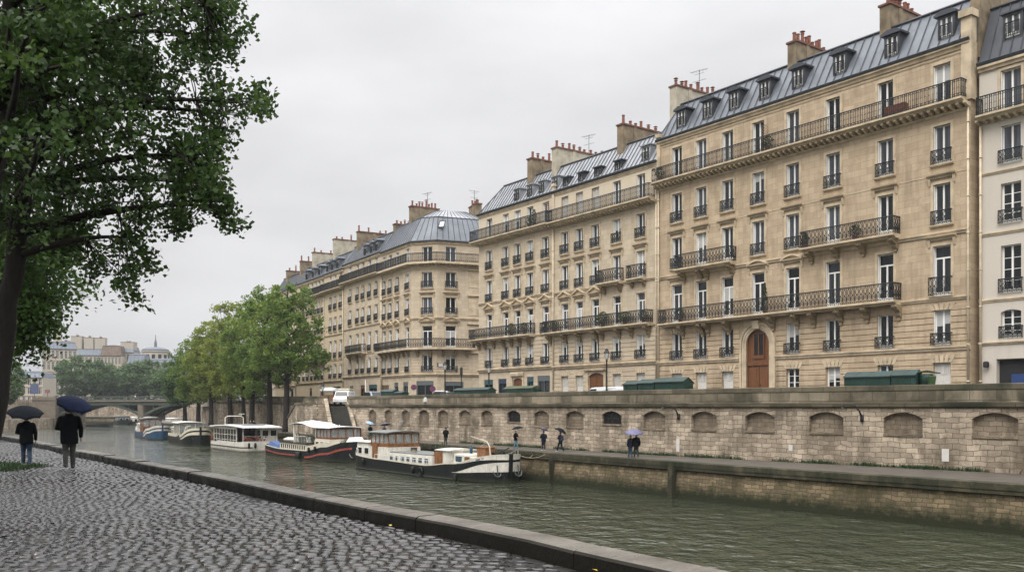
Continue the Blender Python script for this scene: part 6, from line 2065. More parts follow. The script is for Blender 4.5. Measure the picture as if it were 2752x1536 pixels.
        if roof:
            r = MB(); n = 8
            for i in range(n):
                ya, yb = [y0 - (hw + ov) + 2 * (hw + ov) * q / n for q in (i, i + 1)]
                za_, zb_ = [z1 + .04 + .14 * (1 - ((q - y0) / (hw + ov)) ** 2) for q in (ya, yb)]
                r.hexa([(x0 - ov, ya, z1 + .003), (x1 + ov, ya, z1 + .003), (x1 + ov, yb, z1 + .003), (x0 - ov, yb, z1 + .003)], [(x0 - ov, ya, za_), (x1 + ov, ya, za_), (x1 + ov, yb, zb_), (x0 - ov, yb, zb_)])
            r.build('roof', M[roof], o)
        return o
    def glasshouse(s, x0, x1, hw, z0, zm, z1, mat, roof, nx=4, ny=4, ov=.28, glass='boat_glass', y0=0.0, name='wheelhouse', arch=.16):
        """see-through wheelhouse: solid apron, posts, panes, cambered roof"""
        mb = MB()
        for b in ((x0, x1, -hw, -hw + .06), (x0, x1, hw - .06, hw), (x0, x0 + .06, -hw + .06, hw - .06), (x1 - .06, x1, -hw + .06, hw - .06)):
            mb.box(b[0], b[1], y0 + b[2], y0 + b[3], z0, zm)
        p = .055
        def post(x, y): mb.box(x - p, x + p, y - p, y + p, zm + .001, z1)
        for i in range(nx + 1):
            for sd in (-1, 1): post(x0 + p + (x1 - x0 - 2 * p) * i / nx, y0 + sd * (hw - p))
        for j in range(1, ny):
            for xx in (x0 + p, x1 - p): post(xx, y0 - hw + 2 * hw * j / ny)
        mb.box(x0, x1, y0 - hw, y0 - hw + .08, z1 - .12, z1 - .002); mb.box(x0, x1, y0 + hw - .08, y0 + hw, z1 - .12, z1 - .002)
        mb.box(x0, x0 + .08, y0 - hw + .08, y0 + hw - .08, z1 - .12, z1 - .002); mb.box(x1 - .08, x1, y0 - hw + .08, y0 + hw - .08, z1 - .12, z1 - .002)
        o = mb.build(name, M[mat], s.root)
        g = MB()
        g.box(x0 + .05, x1 - .05, y0 - hw + .045, y0 - hw + .055, zm, z1 - .1); g.box(x0 + .05, x1 - .05, y0 + hw - .055, y0 + hw - .045, zm, z1 - .1)
        g.box(x0 + .045, x0 + .055, y0 - hw + .06, y0 + hw - .06, zm, z1 - .1); g.box(x1 - .055, x1 - .045, y0 - hw + .06, y0 + hw - .06, zm, z1 - .1)
        g.build('panes', M[glass], o)
        r = MB(); n = 8
        for i in range(n):
            ya, yb = [y0 - (hw + ov) + 2 * (hw + ov) * q / n for q in (i, i + 1)]
            za_, zb_ = [z1 + arch * (1 - ((q - y0) / (hw + ov)) ** 2) for q in (ya, yb)]
            r.hexa([(x0 - ov, ya, za_), (x1 + ov, ya, za_), (x1 + ov, yb, zb_), (x0 - ov, yb, zb_)], [(x0 - ov, ya, za_ + .09), (x1 + ov, ya, za_ + .09), (x1 + ov, yb, zb_ + .09), (x0 - ov, yb, zb_ + .09)])
        r.build('roof', M[roof], o)
        f = MB(); f.box(x1 - .9, x1 - .6, y0 - .25, y0 + .25, z0, zm + .25); f.lathe([(.28, -.03), (.28, .03)], (x1 - 1.1, y0, zm + .1), 12); f.build('helm', M['mahogany'], o)
        return o
    def rail(s, t0, t1, h, n, sides=(-1,), inset=.08, name='railing', mat='offwhite', bars=1):
        mb = MB()
        for sd in sides:
            pts = []
            for i in range(n + 1):
                t = t0 + (t1 - t0) * i / n; pts.append((t * s.L, sd * (s.half(t) - inset), s.z(t)))
            for p in pts: mb.tube([p, (p[0], p[1], p[2] + h)], .022, 4)
            for q in range(1, bars + 1): mb.tube([(p[0], p[1], p[2] + h * q / bars) for p in pts], .022, 4)
        return mb.build(name, M[mat], s.root)
    def part(s, name, mb, mat, parent=None, smooth=False):
        return mb.build(name, [M[q] for q in mat] if isinstance(mat, (list, tuple)) else M[mat], parent or s.root, smooth)
m, t, b = new_mat('boat_window_glass')
b.inputs['Base Color'].default_value = (.5, .52, .5, 1); b.inputs['Roughness'].default_value = .03; b.inputs['Alpha'].default_value = .35; b.inputs['Specular IOR Level'].default_value = .8
M['boat_glass'] = m
def fender(bt, t, sd=-1, long=.7, r=.16, z=None):
    mb = MB(); x = t * bt.L; y = sd * (bt.half(t) + r); zt = bt.z(t) - .15 if z is None else z
    mb.lathe([(.03, 0), (r, -.08), (r, -long + .08), (.03, -long)], (x, y, zt), 8); mb.tube([(x, y, zt), (x, y - sd * r, bt.z(t))], .015, 3)
    bt.part('fender', mb, 'hull_black', None, True)
def tyre(bt, t, sd=-1, z=.5, r=.30):
    mb = MB(); x = t * bt.L; y = sd * (bt.half(t) + .1)
    pts = [(x + r * math.cos(2 * PI * k / 12), y, z + r * math.sin(2 * PI * k / 12)) for k in range(13)]
    mb.tube(pts, .09, 6, False); bt.part('tyre', mb, 'hull_black', None, True)
def anchor(bt, x, y, z, mat='galv'):
    mb = MB(); mb.tube([(x, y, z), (x + .1, y, z - .8)], .05, 5)
    mb.tube([(x + .0, y - .42, z - .45), (x + .12, y - .25, z - .85), (x + .12, y, z - .95), (x + .12, y + .25, z - .85), (x, y + .42, z - .45)], [.03, .06, .07, .06, .03], 5)
    bt.part('anchor', mb, mat)
def plants(bt, x0, x1, y0, y1, z, h, n, seed, name='deck_plants', parent=None):
    rng = np.random.default_rng(seed); cs = []
    k = n // 20
    for _ in range(k):
        c = np.array([rng.uniform(x0, x1), rng.uniform(y0, y1), z + h * rng.uniform(.3, .8)]); cs.append(c + rng.normal(size=(20, 3)) * h * .28)
    cen = np.concatenate(cs)
    me = leaves_mesh(name, cen, rng.uniform(.08, .18, len(cen)), rng.uniform(0, 1, len(cen)), M['ivy'], rng)
    o = bpy.data.objects.new(name, me); C.objects.link(o); o.parent = parent or bt.root
    pot = MB()
    for q in range(max(1, int(abs(x1 - x0) / .6))):
        pot.lathe([(.12, 0), (.17, .28)], (x0 + (x1 - x0) * (q + .5) / max(1, int(abs(x1 - x0) / .6)), (y0 + y1) / 2, z), 8)
    pot.build('planter', M['terracotta'], o)

# --- barge nearest the camera, black hull and white bow
b1 = Boat('nearest barge with a black hull, big white bow panel and varnished wooden wheelhouse', (-15.3, 96.9), (-.15, 75.8), 4.9, [(0, 1.5), (.25, 1.22), (.62, 1.08), (.8, 1.45), (1, 2.35)])
L = b1.L
b1.band('white_bow_panel', .80, .9995, lambda t: b1.z(t) * .27 + .30, lambda t: b1.z(t) - .62 - (1 - (t - .8) / .195) * .12, 'hull_white')
b1.band('white_name_strake', .84, .9995, lambda t: b1.z(t) - .36 * (t - .84) / .155 - .06, lambda t: b1.z(t) - .02, 'hull_white', .035)
b1.band('rubbing_strake', .02, .9995, lambda t: b1.z(t) - .05, lambda t: b1.z(t) + .04, 'cream_paint', .05)
b1.band('waterline_stripe', .0, .8, lambda t: .10, lambda t: .15, 'hull_grey', .02)
mb = MB(); mb.hexa([(L - .2, -.1, -.4), (L + .16, -.1, -.4), (L + .16, .1, -.4), (L - .2, .1, -.4)], [(L - .1, -.1, 2.42), (L + .3, -.1, 2.42), (L + .3, .1, 2.42), (L - .1, .1, 2.42)]); b1.part('stem', mb, 'hull_black')
# stern house, coachroof and hatches
o = b1.cabin(1.0, 4.0, 1.75, 1.25, 2.7, 'hull_white', (2, 2), roof='hull_white', wz=(.22, .62), name='stern_cabin', glass='glass_dark')
wh = b1.glasshouse(4.2, 7.9, 1.75, 2.35, 2.72, 3.72, 'teak', 'deck_grey', 4, 4)
b1.cabin(4.15, 7.95, 1.9, 1.1, 2.36, 'hull_white', None, name='lower_cabin')
mb = MB(); mb.box(4.9, 5.9, -1.97, -1.86, 1.2, 2.7); b1.part('door', mb, 'teak', wh)
cr1 = b1.cabin(7.98, 16.6, 1.95, .9, 1.86, 'hull_white', None, name='coachroof')
mb = MB(); mb.box(8.2, 16.2, -1.7, 1.7, 1.862, 1.98); b1.part('coachroof_top', mb, 'deck_grey', cr1)
for k in range(7):
    f = MB(); x = 8.9 + k * 1.12; w_ = .30 if k != 1 else .2
    f.mat(0); f.box(x - w_ - .06, x + w_ + .06, -1.965, -1.86, 1.16, 1.68); f.mat(1); f.box(x - w_, x + w_, -1.985, -1.9, 1.22, 1.62)
    f.build('window', [M['offwhite'], M['blue_glass']], cr1)
hh = b1.cabin(16.65, 18.9, 1.55, .95, 2.42, 'hull_white', None, roof='hull_white', name='hatch_house')
mb = MB(); mb.box(16.5, 17.75, -1.68, -1.55, 1.0, 2.3); mb.box(17.1, 17.14, -1.70, -1.67, 1.05, 2.25); b1.part('door', mb, 'teak', hh)
mb = MB(); mb.hexa([(18.95, -1.2, 1.1), (21.0, -1.2, 1.1), (21.0, 1.2, 1.1), (18.95, 1.2, 1.1)], [(18.95, -1.1, 2.2), (20.6, -1.1, 2.1), (20.6, 1.1, 2.1), (18.95, 1.1, 2.2)]); o = b1.part('skylight_hatch', mb, 'hull_white')
mb = MB(); mb.box(19.3, 20.3, -1.16, -1.0, 1.5, 2.0); b1.part('window', mb, 'blue_glass', o)
mb = MB(); mb.box(20.7, 22.0, .2, 1.2, 1.2, 2.75); mb.box(20.6, 22.1, .1, 1.3, 2.75, 2.82); b1.part('wooden_locker', mb, 'teak')
mb = MB(); mb.box(20.9, 21.5, -1.25, -1.1, 1.1, 2.0); b1.part('side_door', mb, 'teak')
b1.cabin(21.2, 23.2, 1.1, 1.35, 1.95, 'hull_white', None, name='fore_hatch')
mb = MB(); mb.tube([(23.0, .1, 1.6), (22.8, .1, 2.9), (22.4, .1, 3.35), (19.2, .5, 3.7)], [.06, .05, .035, .025], 6); mb.tube([(22.4, .1, 3.3), (21.0, .3, 2.8)], .015, 3); b1.part('derrick', mb, 'cream_paint')
mb = MB(); mb.tube([(5.2, .6, 3.85), (5.2, .6, 4.7)], .07, 6); mb.lathe([(.13, 4.6), (.2, 4.8), (.2, 4.95)], (5.9, .9, 0), 8); b1.part('funnel', mb, 'galv', wh)
mb = MB()
for x, y in ((24.2, -.5), (24.2, .6), (23.6, 0)): mb.lathe([(.13, 0), (.1, .1), (.1, .45), (.17, .5), (.05, .56)], (x, y, b1.z(x / L) - .1), 8)
mb.tube([(23.7, -1, 2.1), (23.7, 1, 2.1)], .12, 8); mb.tube([(24.6, -.3, 2.4), (25.3, .4, 2.9)], .05, 5); b1.part('windlass', mb, 'hull_black')
anchor(b1, L - .25, -1.15, 1.5, 'hull_grey'); anchor(b1, L + .05, .75, 1.5, 'hull_grey')
fender(b1, .16); fender(b1, .55, z=.9); fender(b1, .83, z=.6); tyre(b1, .60)
b1.rail(.24, .66, .42, 14, (-1, 1)); b1.rail(.80, .97, .55, 6, (1,), mat='galv'); b1.rail(.01, .1, .6, 3, (-1, 1))
mb = MB(); mb.tube([(-.2, -1.0, 2.0), (-.75, -1.0, 1.6), (-.6, -1.0, .9), (-.1, -1.0, 1.1)], .07, 6); b1.part('davit', mb, 'galv')
# lettering on the bow plates: a few dark strokes too small to read
for sd, x in ((-1, L - 1.9), (1, L - .9)):
    mb = MB(); t_ = x / L
    for k in range(9):
        if k == 4: continue
        xx = x + k * .11; yy = sd * (b1.half(xx / L) + .05); mb.box(xx, xx + .06, yy - .015, yy + .015, b1.z(xx / L) - .24, b1.z(xx / L) - .12)
    b1.part('name_letters', mb, 'hull_black')

# --- barge with the red stripe
b2_ = Boat('dark green-black barge with a long red stripe, white sail awning and mahogany wheelhouse', (-32.2, 125.2), (-16.9, 103.2), 5.0, [(0, 1.38), (.3, .98), (.6, 1.02), (.82, 1.65), (1, 2.42)])
L = b2_.L
b2_.band('red_stripe', .01, .50, lambda t: b2_.z(t) - .72, lambda t: b2_.z(t) - .55, 'red_stripe', .06)
b2_.band('red_stripe', .60, .985, lambda t: b2_.z(t) - .90, lambda t: b2_.z(t) - .66, 'red_stripe', .06)
b2_.band('cream_bulwark', .62, .94, lambda t: b2_.z(t) + .0, lambda t: b2_.z(t) + .55 - .5 * max(0, (t - .75)) , 'cream_paint', .02)
b2_.band('rubbing_strake', .0, .62, lambda t: b2_.z(t) - .04, lambda t: b2_.z(t) + .05, 'cream_paint', .04)
c_ = b2_.cabin(6.4, 15.2, 2.0, .8, 1.78, 'cream_paint', None, name='coachroof')
for k in range(12):
    f = MB(); x = 7.0 + k * .70; f.mat(0); f.box(x - .12, x + .12, -2.02, -1.9, 1.08, 1.58); f.build('window', [M['glass_dark']], c_)
mb = MB(); mb.box(6.3, 15.3, -2.08, 2.08, 1.782, 1.86); b2_.part('coachroof_edge', mb, 'hull_black', c_)
w2 = b2_.glasshouse(18.4, 22.4, 1.95, 1.9, 2.75, 3.82, 'mahogany', 'canvas', 4, 4, .3)
b2_.cabin(18.3, 22.5, 2.1, 1.4, 2.55, 'cream_paint', (3, 2), name='lower_cabin', wz=(.3, .7), glass='glass_dark')
mb = MB(); mb.box(16.9, 18.3, -1.6, 1.6, .9, 2.3); o = b2_.part('companionway', mb, 'cream_paint'); mb = MB(); mb.box(17.3, 18.0, -1.66, -1.58, 1.0, 2.2); b2_.part('door', mb, 'mahogany', o)
# awning on posts over the aft deck
mb = MB(); n = 10
for i in range(n):
    for j in range(4):
        def P(u, v):
            x = 9.2 + 8.9 * u; y = -1.9 + 3.8 * v; z = 4.05 + .62 * math.sin(PI * min(1, u * 1.25)) * (.55 + .45 * (1 - abs(2 * v - 1))) - .2 * u; return (x, y, z)
        a, b_, c, d = P(i / n, j / 4), P((i + 1) / n, j / 4), P((i + 1) / n, (j + 1) / 4), P(i / n, (j + 1) / 4)
        mb.hexa([a, b_, c, d], [(q[0], q[1], q[2] + .05) for q in (a, b_, c, d)])
aw = b2_.part('awning', mb, 'canvas')
for x, y in ((10.4, -1.6), (10.4, 1.6), (17.0, 1.6), (17.0, -1.5)):
    mb = MB(); mb.tube([(x, y, 1.8), (x, y, 4.15)], .10 if (x, y) == (10.4, -1.6) else .05, 6); b2_.part('awning_post', mb, 'canvas', aw)
mb = MB()
for x in (8.4, 9.2, 12.0): mb.lathe([(.12, 1.86), (.12, 3.0 - (x > 10) * .5), (.15, 3.02 - (x > 10) * .5)], (x, -.6, 0), 8)
b2_.part('vent_pipe', mb, 'cream_paint')
mb = MB()
for k in range(9): mb.tube([(11.2 + k * .5, -1.95, 1.86), (11.2 + k * .5, -1.95, 2.7)], .02, 4)
mb.tube([(11.2, -1.95, 2.7), (15.2, -1.95, 2.7)], .03, 4); b2_.part('railing', mb, 'offwhite')
mb = MB(); mb.box(1.6, 4.9, -1.6, 1.4, 1.0, 1.12); mb.box(12.2, 13.6, -.7, .4, 1.86, 2.6); b2_.part('deck_table', mb, 'offwhite')
mb = MB(); mb.hexa([(1.8, -2.0, 1.1), (5.2, -2.05, .85), (5.2, -.5, .85), (1.8, -.4, 1.1)], [(2.2, -1.7, 1.75), (4.9, -1.75, 1.4), (4.9, -.8, 1.5), (2.2, -.7, 1.8)]); b2_.part('tarpaulin', mb, 'tarp')
# upturned dinghy on the stern
mb = MB()
mb.lathe([(.02, -1.9), (.45, -1.4), (.62, -.4), (.62, .6), (.4, 1.5), (.03, 2.0)], n=10); mb.v = [(z + 4.6, x * 1.2 + .2, max(0, y) * .7 + 1.9) for x, y, z in mb.v]; b2_.part('upturned_dinghy', mb, 'hull_white', None, True)
plants(b2_, 13.6, 18.2, -1.6, 1.2, 1.9, 1.2, 900, 3)
plants(b2_, 5.2, 6.4, .2, 1.8, 1.3, 1.2, 300, 4)
anchor(b2_, L - .5, -.95, 1.5); fender(b2_, .55, long=1.1, r=.3); fender(b2_, .53, long=1.2, r=.25); fender(b2_, .66, z=1.5); fender(b2_, .73, z=1.7)
mb = MB(); mb.hexa([(L - 1.9, -1.2, 2.2), (L - .5, -.6, 2.3), (L - .5, .6, 2.3), (L - 1.9, 1.2, 2.2)], [(L - 1.7, -.8, 2.85), (L - .8, -.4, 2.8), (L - .8, .4, 2.8), (L - 1.7, .8, 2.85)]); b2_.part('covered_winch', mb, 'canvas')
b2_.rail(.9, .99, .5, 3, (1,), mat='galv')

# --- white tour boat with a glazed saloon
b3_ = Boat('white tour boat with a long glazed saloon and flat white roof', (-44.0, 141.2), (-35.0, 128.0), 5.6, [(0, 1.25), (.5, 1.2), (1, 1.45)], 'hull_white', bowfull=5, tb=.86, ts=.05, cat='tour boat', name='tour_boat', bowtip=.45)
L = b3_.L
b3_.band('rubbing_strake', .0, .995, lambda t: .62, lambda t: .72, 'hull_black', .07)
b3_.band('boot_top', .0, .995, lambda t: -.2, lambda t: .10, 'path', .02)
sal = MB(); x0, x1, hw = 1.2, L - 4.0, 2.35
sal.box(x0, x1, -hw, -hw + .08, 3.12, 3.45); sal.box(x0, x1, hw - .08, hw, .95, 3.45)
for i in range(9):
    x = x0 + (x1 - x0) * i / 8; w_ = .10 if i in (0, 8) else .035
    sal.box(x - w_, x + w_, -hw - .02, -hw + .09, .9, 3.12)
for z in (.9, 1.55, 2.3): sal.box(x0, x1, -hw - .01, -hw + .07, z, z + .06)
sal.box(x0, x0 + .08, -hw + .09, hw - .08, .9, 3.45)
so = b3_.part('saloon', sal, 'hull_white')
g = MB(); g.box(x0 + .1, x1 - .05, -hw + .03, -hw + .05, .95, 3.12); b3_.part('panes', g, 'glass_dark', so)
g = MB(); g.box(x0 + 1.8, x1 - .05, -hw - .05, -hw - .02, .85, 1.35); b3_.part('lower_panel', g, 'offwhite', so)
ws = b3_.cabin(L - 2.3, L - .7, 1.2, 1.2, 3.3, 'hull_white', (1, 2), wz=(.5, .88), name='wheelhouse', y0=1.3)
r = MB(); n = 12
for i in range(n):
    for sd in (1,):
        xa, xb = [.3 + (L + .3 - .3) * q / n for q in (i, i + 1)]
        za, zb = [3.46 + .22 * math.sin(PI * q / n) for q in (i, i + 1)]
        r.hexa([(xa, -2.75, za - .1), (xb, -2.75, zb - .1), (xb, 2.75, zb - .1), (xa, 2.75, za - .1)], [(xa, -2.75, za + .06), (xb, -2.75, zb + .06), (xb, 2.75, zb + .06), (xa, 2.75, za + .06)])
ro_ = b3_.part('roof', r, 'canvas')
mb = MB(); mb.box(x0 + 3.2, x1 + .8, -1.5, 1.6, 3.70, 3.78); b3_.part('roof_panels', mb, 'deck_grey', ro_)
mb = MB(); mb.tube([(3.6, -1.4, 3.6), (3.6, -1.4, 4.7), (3.9, -1.1, 4.95), (4.1, .8, 4.95), (4.1, 1.2, 4.7), (4.1, 1.2, 3.6)], .07, 6); mb.tube([(4.1, .9, 4.95), (4.1, .9, 5.25)], .04, 5); mb.tube([(3.8, .6, 5.25), (4.4, 1.3, 5.25)], .04, 5); b3_.part('mast_hoop', mb, 'hull_white', ro_)
for y in (-2.3, 2.3, 0):
    mb = MB(); mb.box(L - 1.2 if y else L - 2.6, L - 1.1 if y else L - 2.5, y - .06, y + .06, 1.2, 3.38); b3_.part('post', mb, 'hull_white')
mb = MB(); rnd = random.Random(9)
fl = MB()
for k in range(26): fl.lathe([(.02, 0), (.13, .1), (.10, .22), (.02, .28)], (L - .75 + rnd.uniform(-.08, .08), -2.2 + k * .13, 1.5 + rnd.uniform(0, .5)), 5)
b3_.part('flower_boxes', fl, 'red_stripe')
mb = MB(); mb.box(L - .85, L - .6, -2.3, 1.2, 1.25, 1.5); mb.tube([(L - .7, -2.3, 2.2), (L - .7, 1.2, 2.2)], .03, 4); b3_.part('planter_rail', mb, 'hull_white')
for k, y in enumerate((-1.9, -1.0)):
    mb = MB(); mb.lathe([(.03, 0), (.16, -.1), (.16, -.7), (.03, -.8)], (L + .2, y, 1.35), 8); b3_.part('fender', mb, 'hull_black', None, True)
b3_.rail(.0, .08, .8, 2, (-1, 1), mat='red_stripe', bars=2)
mb = MB(); pts = [(.1, -2.2 + .28 * math.cos(a * PI / 5), 1.75 + .28 * math.sin(a * PI / 5)) for a in range(11)]; mb.tube(pts, .07, 6, False); b3_.part('lifebuoy', mb, 'red_stripe')

# --- black barge seen bow-on
b4 = Boat('black barge seen bow-on with cream V-shaped bow stripes and a white canopy over its plants', (-60.8, 167.5), (-50.3, 147.6), 4.8, [(0, 1.25), (.5, 1.25), (.8, 1.8), (1, 2.95)], bowfull=2.0, tb=.80, bowtip=.03)
L = b4.L
b4.band('cream_bow_stripe', .74, .9995, lambda t: b4.z(t) - .42, lambda t: b4.z(t) - .02, 'cream_paint', .04)
b4.band('cream_bow_stripe', .76, .9995, lambda t: b4.z(t) - 1.15 + (1 - (t - .76) / .23) * .42, lambda t: b4.z(t) - .68, 'cream_paint', .04)
mb = MB(); mb.box(L - .05, L + .2, -.13, .13, -.5, 3.1); b4.part('stem', mb, 'hull_black')
b4.band('cream_side', .05, .6, lambda t: b4.z(t) - .0, lambda t: b4.z(t) + .5, 'cream_paint', .0)
wh = b4.glasshouse(6.5, 13.0, 2.0, 1.2, 1.7, 3.55, 'cream_paint', 'canvas', 4, 3, .3)
b4.cabin(1.2, 5.0, 1.8, 1.0, 2.7, 'cream_paint', (3, 2), roof='hull_white')
plants(b4, 7.0, 12.6, -1.6, 1.6, 1.2, 2.2, 1300, 6); plants(b4, 13.2, 15.5, -1.8, 1.8, 1.4, 1.0, 500, 7)
anchor(b4, L - .6, -.8, 1.9); anchor(b4, L - .6, .8, 1.9)
mb = MB(); mb.tube([(15.2, -1.7, 1.5), (15.6, -1.2, 2.9), (16.4, -.6, 3.2)], [.08, .1, .06], 6); mb.tube([(16.0, -1, 2.2), (16.0, 1, 2.2)], .2, 8); b4.part('davit', mb, 'hull_white')
mb = MB(); mb.box(17.2, 18.0, -.6, .6, 2.1, 2.7); b4.part('windlass', mb, 'galv')

# --- blue barge
b5 = Boat('small blue-hulled barge with white stripes and a brown wheelhouse, furthest of the moored row', (-79.5, 197.5), (-66.8, 174.8), 4.6, [(0, 1.55), (.3, 1.15), (.62, 1.35), (.85, 2.2), (1, 2.8)], 'hull_blue', bowfull=2.0, tb=.78)
L = b5.L
b5.band('white_stripe', .66, .9995, lambda t: b5.z(t) - .45, lambda t: b5.z(t) - .02, 'hull_white', .04); b5.band('white_stripe', .66, .9995, lambda t: b5.z(t) - 1.05, lambda t: b5.z(t) - .72, 'hull_white', .04)
b5.band('rubbing_strake', .02, .66, lambda t: b5.z(t) - .12, lambda t: b5.z(t) + .05, 'hull_grey', .05)
b5.cabin(1.5, 7.5, 1.7, 1.2, 2.75, 'hull_white', (3, 2), roof='hull_white', wz=(.45, .8))
b5.glasshouse(8.0, 12.5, 1.8, 1.3, 2.3, 3.85, 'mahogany', 'deck_grey', 3, 3)
b5.cabin(12.7, 17.0, 1.5, 1.0, 1.9, 'mahogany', None, name='hatch_house')
plants(b5, 8.4, 12.2, -1.4, 1.4, 1.4, 1.9, 500, 8)
mb = MB(); mb.hexa([(-.3, -2, .6), (1.6, -2, .6), (1.6, 2, .6), (-.3, 2, .6)], [(.1, -1.6, 2.2), (1.3, -1.6, 2.4), (1.3, 1.6, 2.4), (.1, 1.6, 2.2)]); b5.part('stern_cover', mb, 'canvas')

# --- small craft near the bridge
def far_boat(label, px, py, ang, L, beam, h, hull, cab, cabh, roof='canvas', name='moored_boat'):
    x, y, _ = gp(px, py, WATER)
    bt = Boat(label, (x - math.cos(ang) * L / 2, y - math.sin(ang) * L / 2), (x + math.cos(ang) * L / 2, y + math.sin(ang) * L / 2), beam, [(0, h), (.6, h * .95), (1, h * 1.4)], hull, cat='boat', name=name, bowfull=2, tb=.7)
    if cabh: bt.cabin(L * .15, L * .72, beam * .38, h * .7, h + cabh, cab, (5, 2), roof=roof, wz=(.3, .7))
    return bt
far_boat('long dark covered boat moored this side of the bridge, left of the blue barge', 330, 1140, R(-62), 24, 5, 1.3, 'hull_black', 'hull_grey', 1.7, 'deck_grey')
far_boat('low pale flat boat below the left half of the bridge', 258, 1146, R(-30), 16, 4, .9, 'hull_grey', 'cream_paint', .0)
far_boat('small white motor boat between the dark covered boat and the blue barge', 368, 1141, R(-60), 14, 4, 1.1, 'hull_black', 'hull_white', 1.6)
far_boat('grey-roofed boat behind the wheelhouse of the blue barge', 402, 1150, R(-60), 18, 4.5, 1.2, 'hull_black', 'hull_grey', 2.1)
far_boat('green-hulled boat behind the barge with the canopy', 470, 1156, R(-60), 15, 4.2, 1.3, 'bridge_green', 'hull_white', 1.9)

# coils, boxes, bottles and bicycles left about on deck; mooring lines to the quay
def deck_gear(bt, spots, seed):
    rnd = random.Random(seed)
    for x, y, z in spots:
        k = rnd.choice(('coil', 'crate', 'pot', 'bottle', 'coil', 'pot'))
        mb = MB()
        if k == 'coil':
            for q in range(3): mb.tube([(x + (.26 - q * .04) * math.cos(2 * PI * a / 9), y + (.26 - q * .04) * math.sin(2 * PI * a / 9), z + .04 + q * .06) for a in range(10)], .035, 5, False)
            bt.part('rope_coil', mb, 'rope')
        elif k == 'crate': mb.box(x - .3, x + .3, y - .2, y + .2, z, z + .32); mb.box(x - .33, x + .33, y - .23, y + .23, z + .33, z + .37); bt.part('deck_crate', mb, rnd.choice(('teak', 'tarp', 'hull_grey')))
        elif k == 'bottle': mb.lathe([(.12, 0), (.14, .05), (.14, .5), (.05, .6), (.05, .68)], (x, y, z), 8); bt.part('gas_bottle', mb, 'hull_blue')
        else: plants(bt, x - .25, x + .25, y - .1, y + .1, z, .7, 120, seed + int(x * 7), 'deck_plant')
deck_gear(b1, [(9.0, .5, 1.98), (11.5, -.9, 1.98), (13.5, .8, 1.98), (15.2, -.6, 1.98), (23.4, -1.2, 1.5), (22.6, 1.3, 1.5), (19.6, .3, 2.2), (2.0, -.6, 2.9), (24.0, .9, 1.7)], 1)
deck_gear(b2_, [(7.4, -.6, 1.86), (8.0, .9, 1.86), (14.4, -.9, 1.86), (3.0, .4, 1.15), (5.6, -1.2, .95), (16.4, -1.3, .95), (23.2, 0, 1.7), (24.0, -.8, 1.9)], 2)
deck_gear(b4, [(2.4, 0, 2.85), (4.2, .8, 2.85), (14.2, .4, 1.3), (16.0, -.6, 1.7), (17.4, .9, 2.0), (5.6, -.9, 1.2)], 3)
deck_gear(b5, [(3.0, 0, 2.9), (13.6, .3, 1.9), (15.2, -.5, 1.9), (18.2, .2, 1.6)], 4)
for lb, p, px in (('mooring rope from the nearest barge bow to the quay edge', (.9, 77.2, -2.3), 1432), ('mooring rope running ahead from the nearest barge bow', (.6, 76.4, -2.2), 1470), ('mooring rope from the red-striped barge bow to the quay', (-15.6, 104.2, -2.2), 1010)):
    e_ = Ep.at(Ep.s_at_px(px), .3); q = Vector((e_[0], e_[1], PROM + .05)); a = Vector(p); mb = MB()
    mb.tube([tuple((a + (q - a) * t + Vector((0, 0, -.35 * math.sin(PI * t)))) - a) for t in (0, .2, .4, .6, .8, 1)], .03, 5)
    o = mb.build('mooring_rope', M['rope']); o.location = a; tag(o, lb, 'rope', 'mooring ropes')
# ================================================================ people
M['skin'] = plain('skin', (.42, .25, .18), .6, var=.05)
M['hair_dark'] = plain('dark_hair', (.02, .014, .01), .7)
M['hair_fair'] = plain('fair_hair', (.35, .26, .15), .7)
M['black_cloth'] = plain('black_cloth', (.006, .007, .008), .95, var=.3, scale=6, spec=.1)
M['navy_cloth'] = plain('navy_cloth', (.009, .012, .024), .95, var=.3, scale=6, spec=.15)
M['jeans'] = plain('blue_jeans', (.022, .042, .072), .9, var=.3, scale=6)
M['jeans_pale'] = plain('pale_jeans', (.12, .22, .27), .85, var=.25, scale=6)
M['grey_cloth'] = plain('grey_trousers', (.05, .052, .046), .9, var=.3, scale=6)
M['dark_trousers'] = plain('dark_trousers', (.020, .022, .028), .85, var=.3)
M['shoe_dark'] = plain('dark_shoes', (.015, .013, .012), .5)
M['shoe_white'] = plain('white_trainers', (.55, .55, .55), .5)
M['umb_navy'] = plain('navy_umbrella_cloth', (.008, .014, .038), .8, var=.2, spec=.12)
M['umb_black'] = plain('black_umbrella_cloth', (.006, .009, .013), .8, var=.2, spec=.12)
M['umb_blue'] = plain('light_blue_umbrella_cloth', (.25, .36, .55), .5, var=.3, scale=8)
M['umb_lilac'] = plain('dotted_lilac_umbrella_cloth', (.11, .105, .19), .6, var=.7, scale=14)
M['umb_purple'] = plain('patterned_purple_umbrella_cloth', (.06, .045, .085), .5, var=.8, scale=10)
M['pack'] = plain('blue_backpack', (.02, .03, .055), .8, var=.3)

def limb(mb, pts, rs, n=10):
    mb.tube(pts, rs, n)
    for p, r in zip(pts, rs):
        mb.lathe([(.001, -r * .98)] + [(r * math.cos(a), r * math.sin(a)) for a in (-1.1, -.6, 0, .6, 1.1)] + [(.001, r * .98)], p, n)

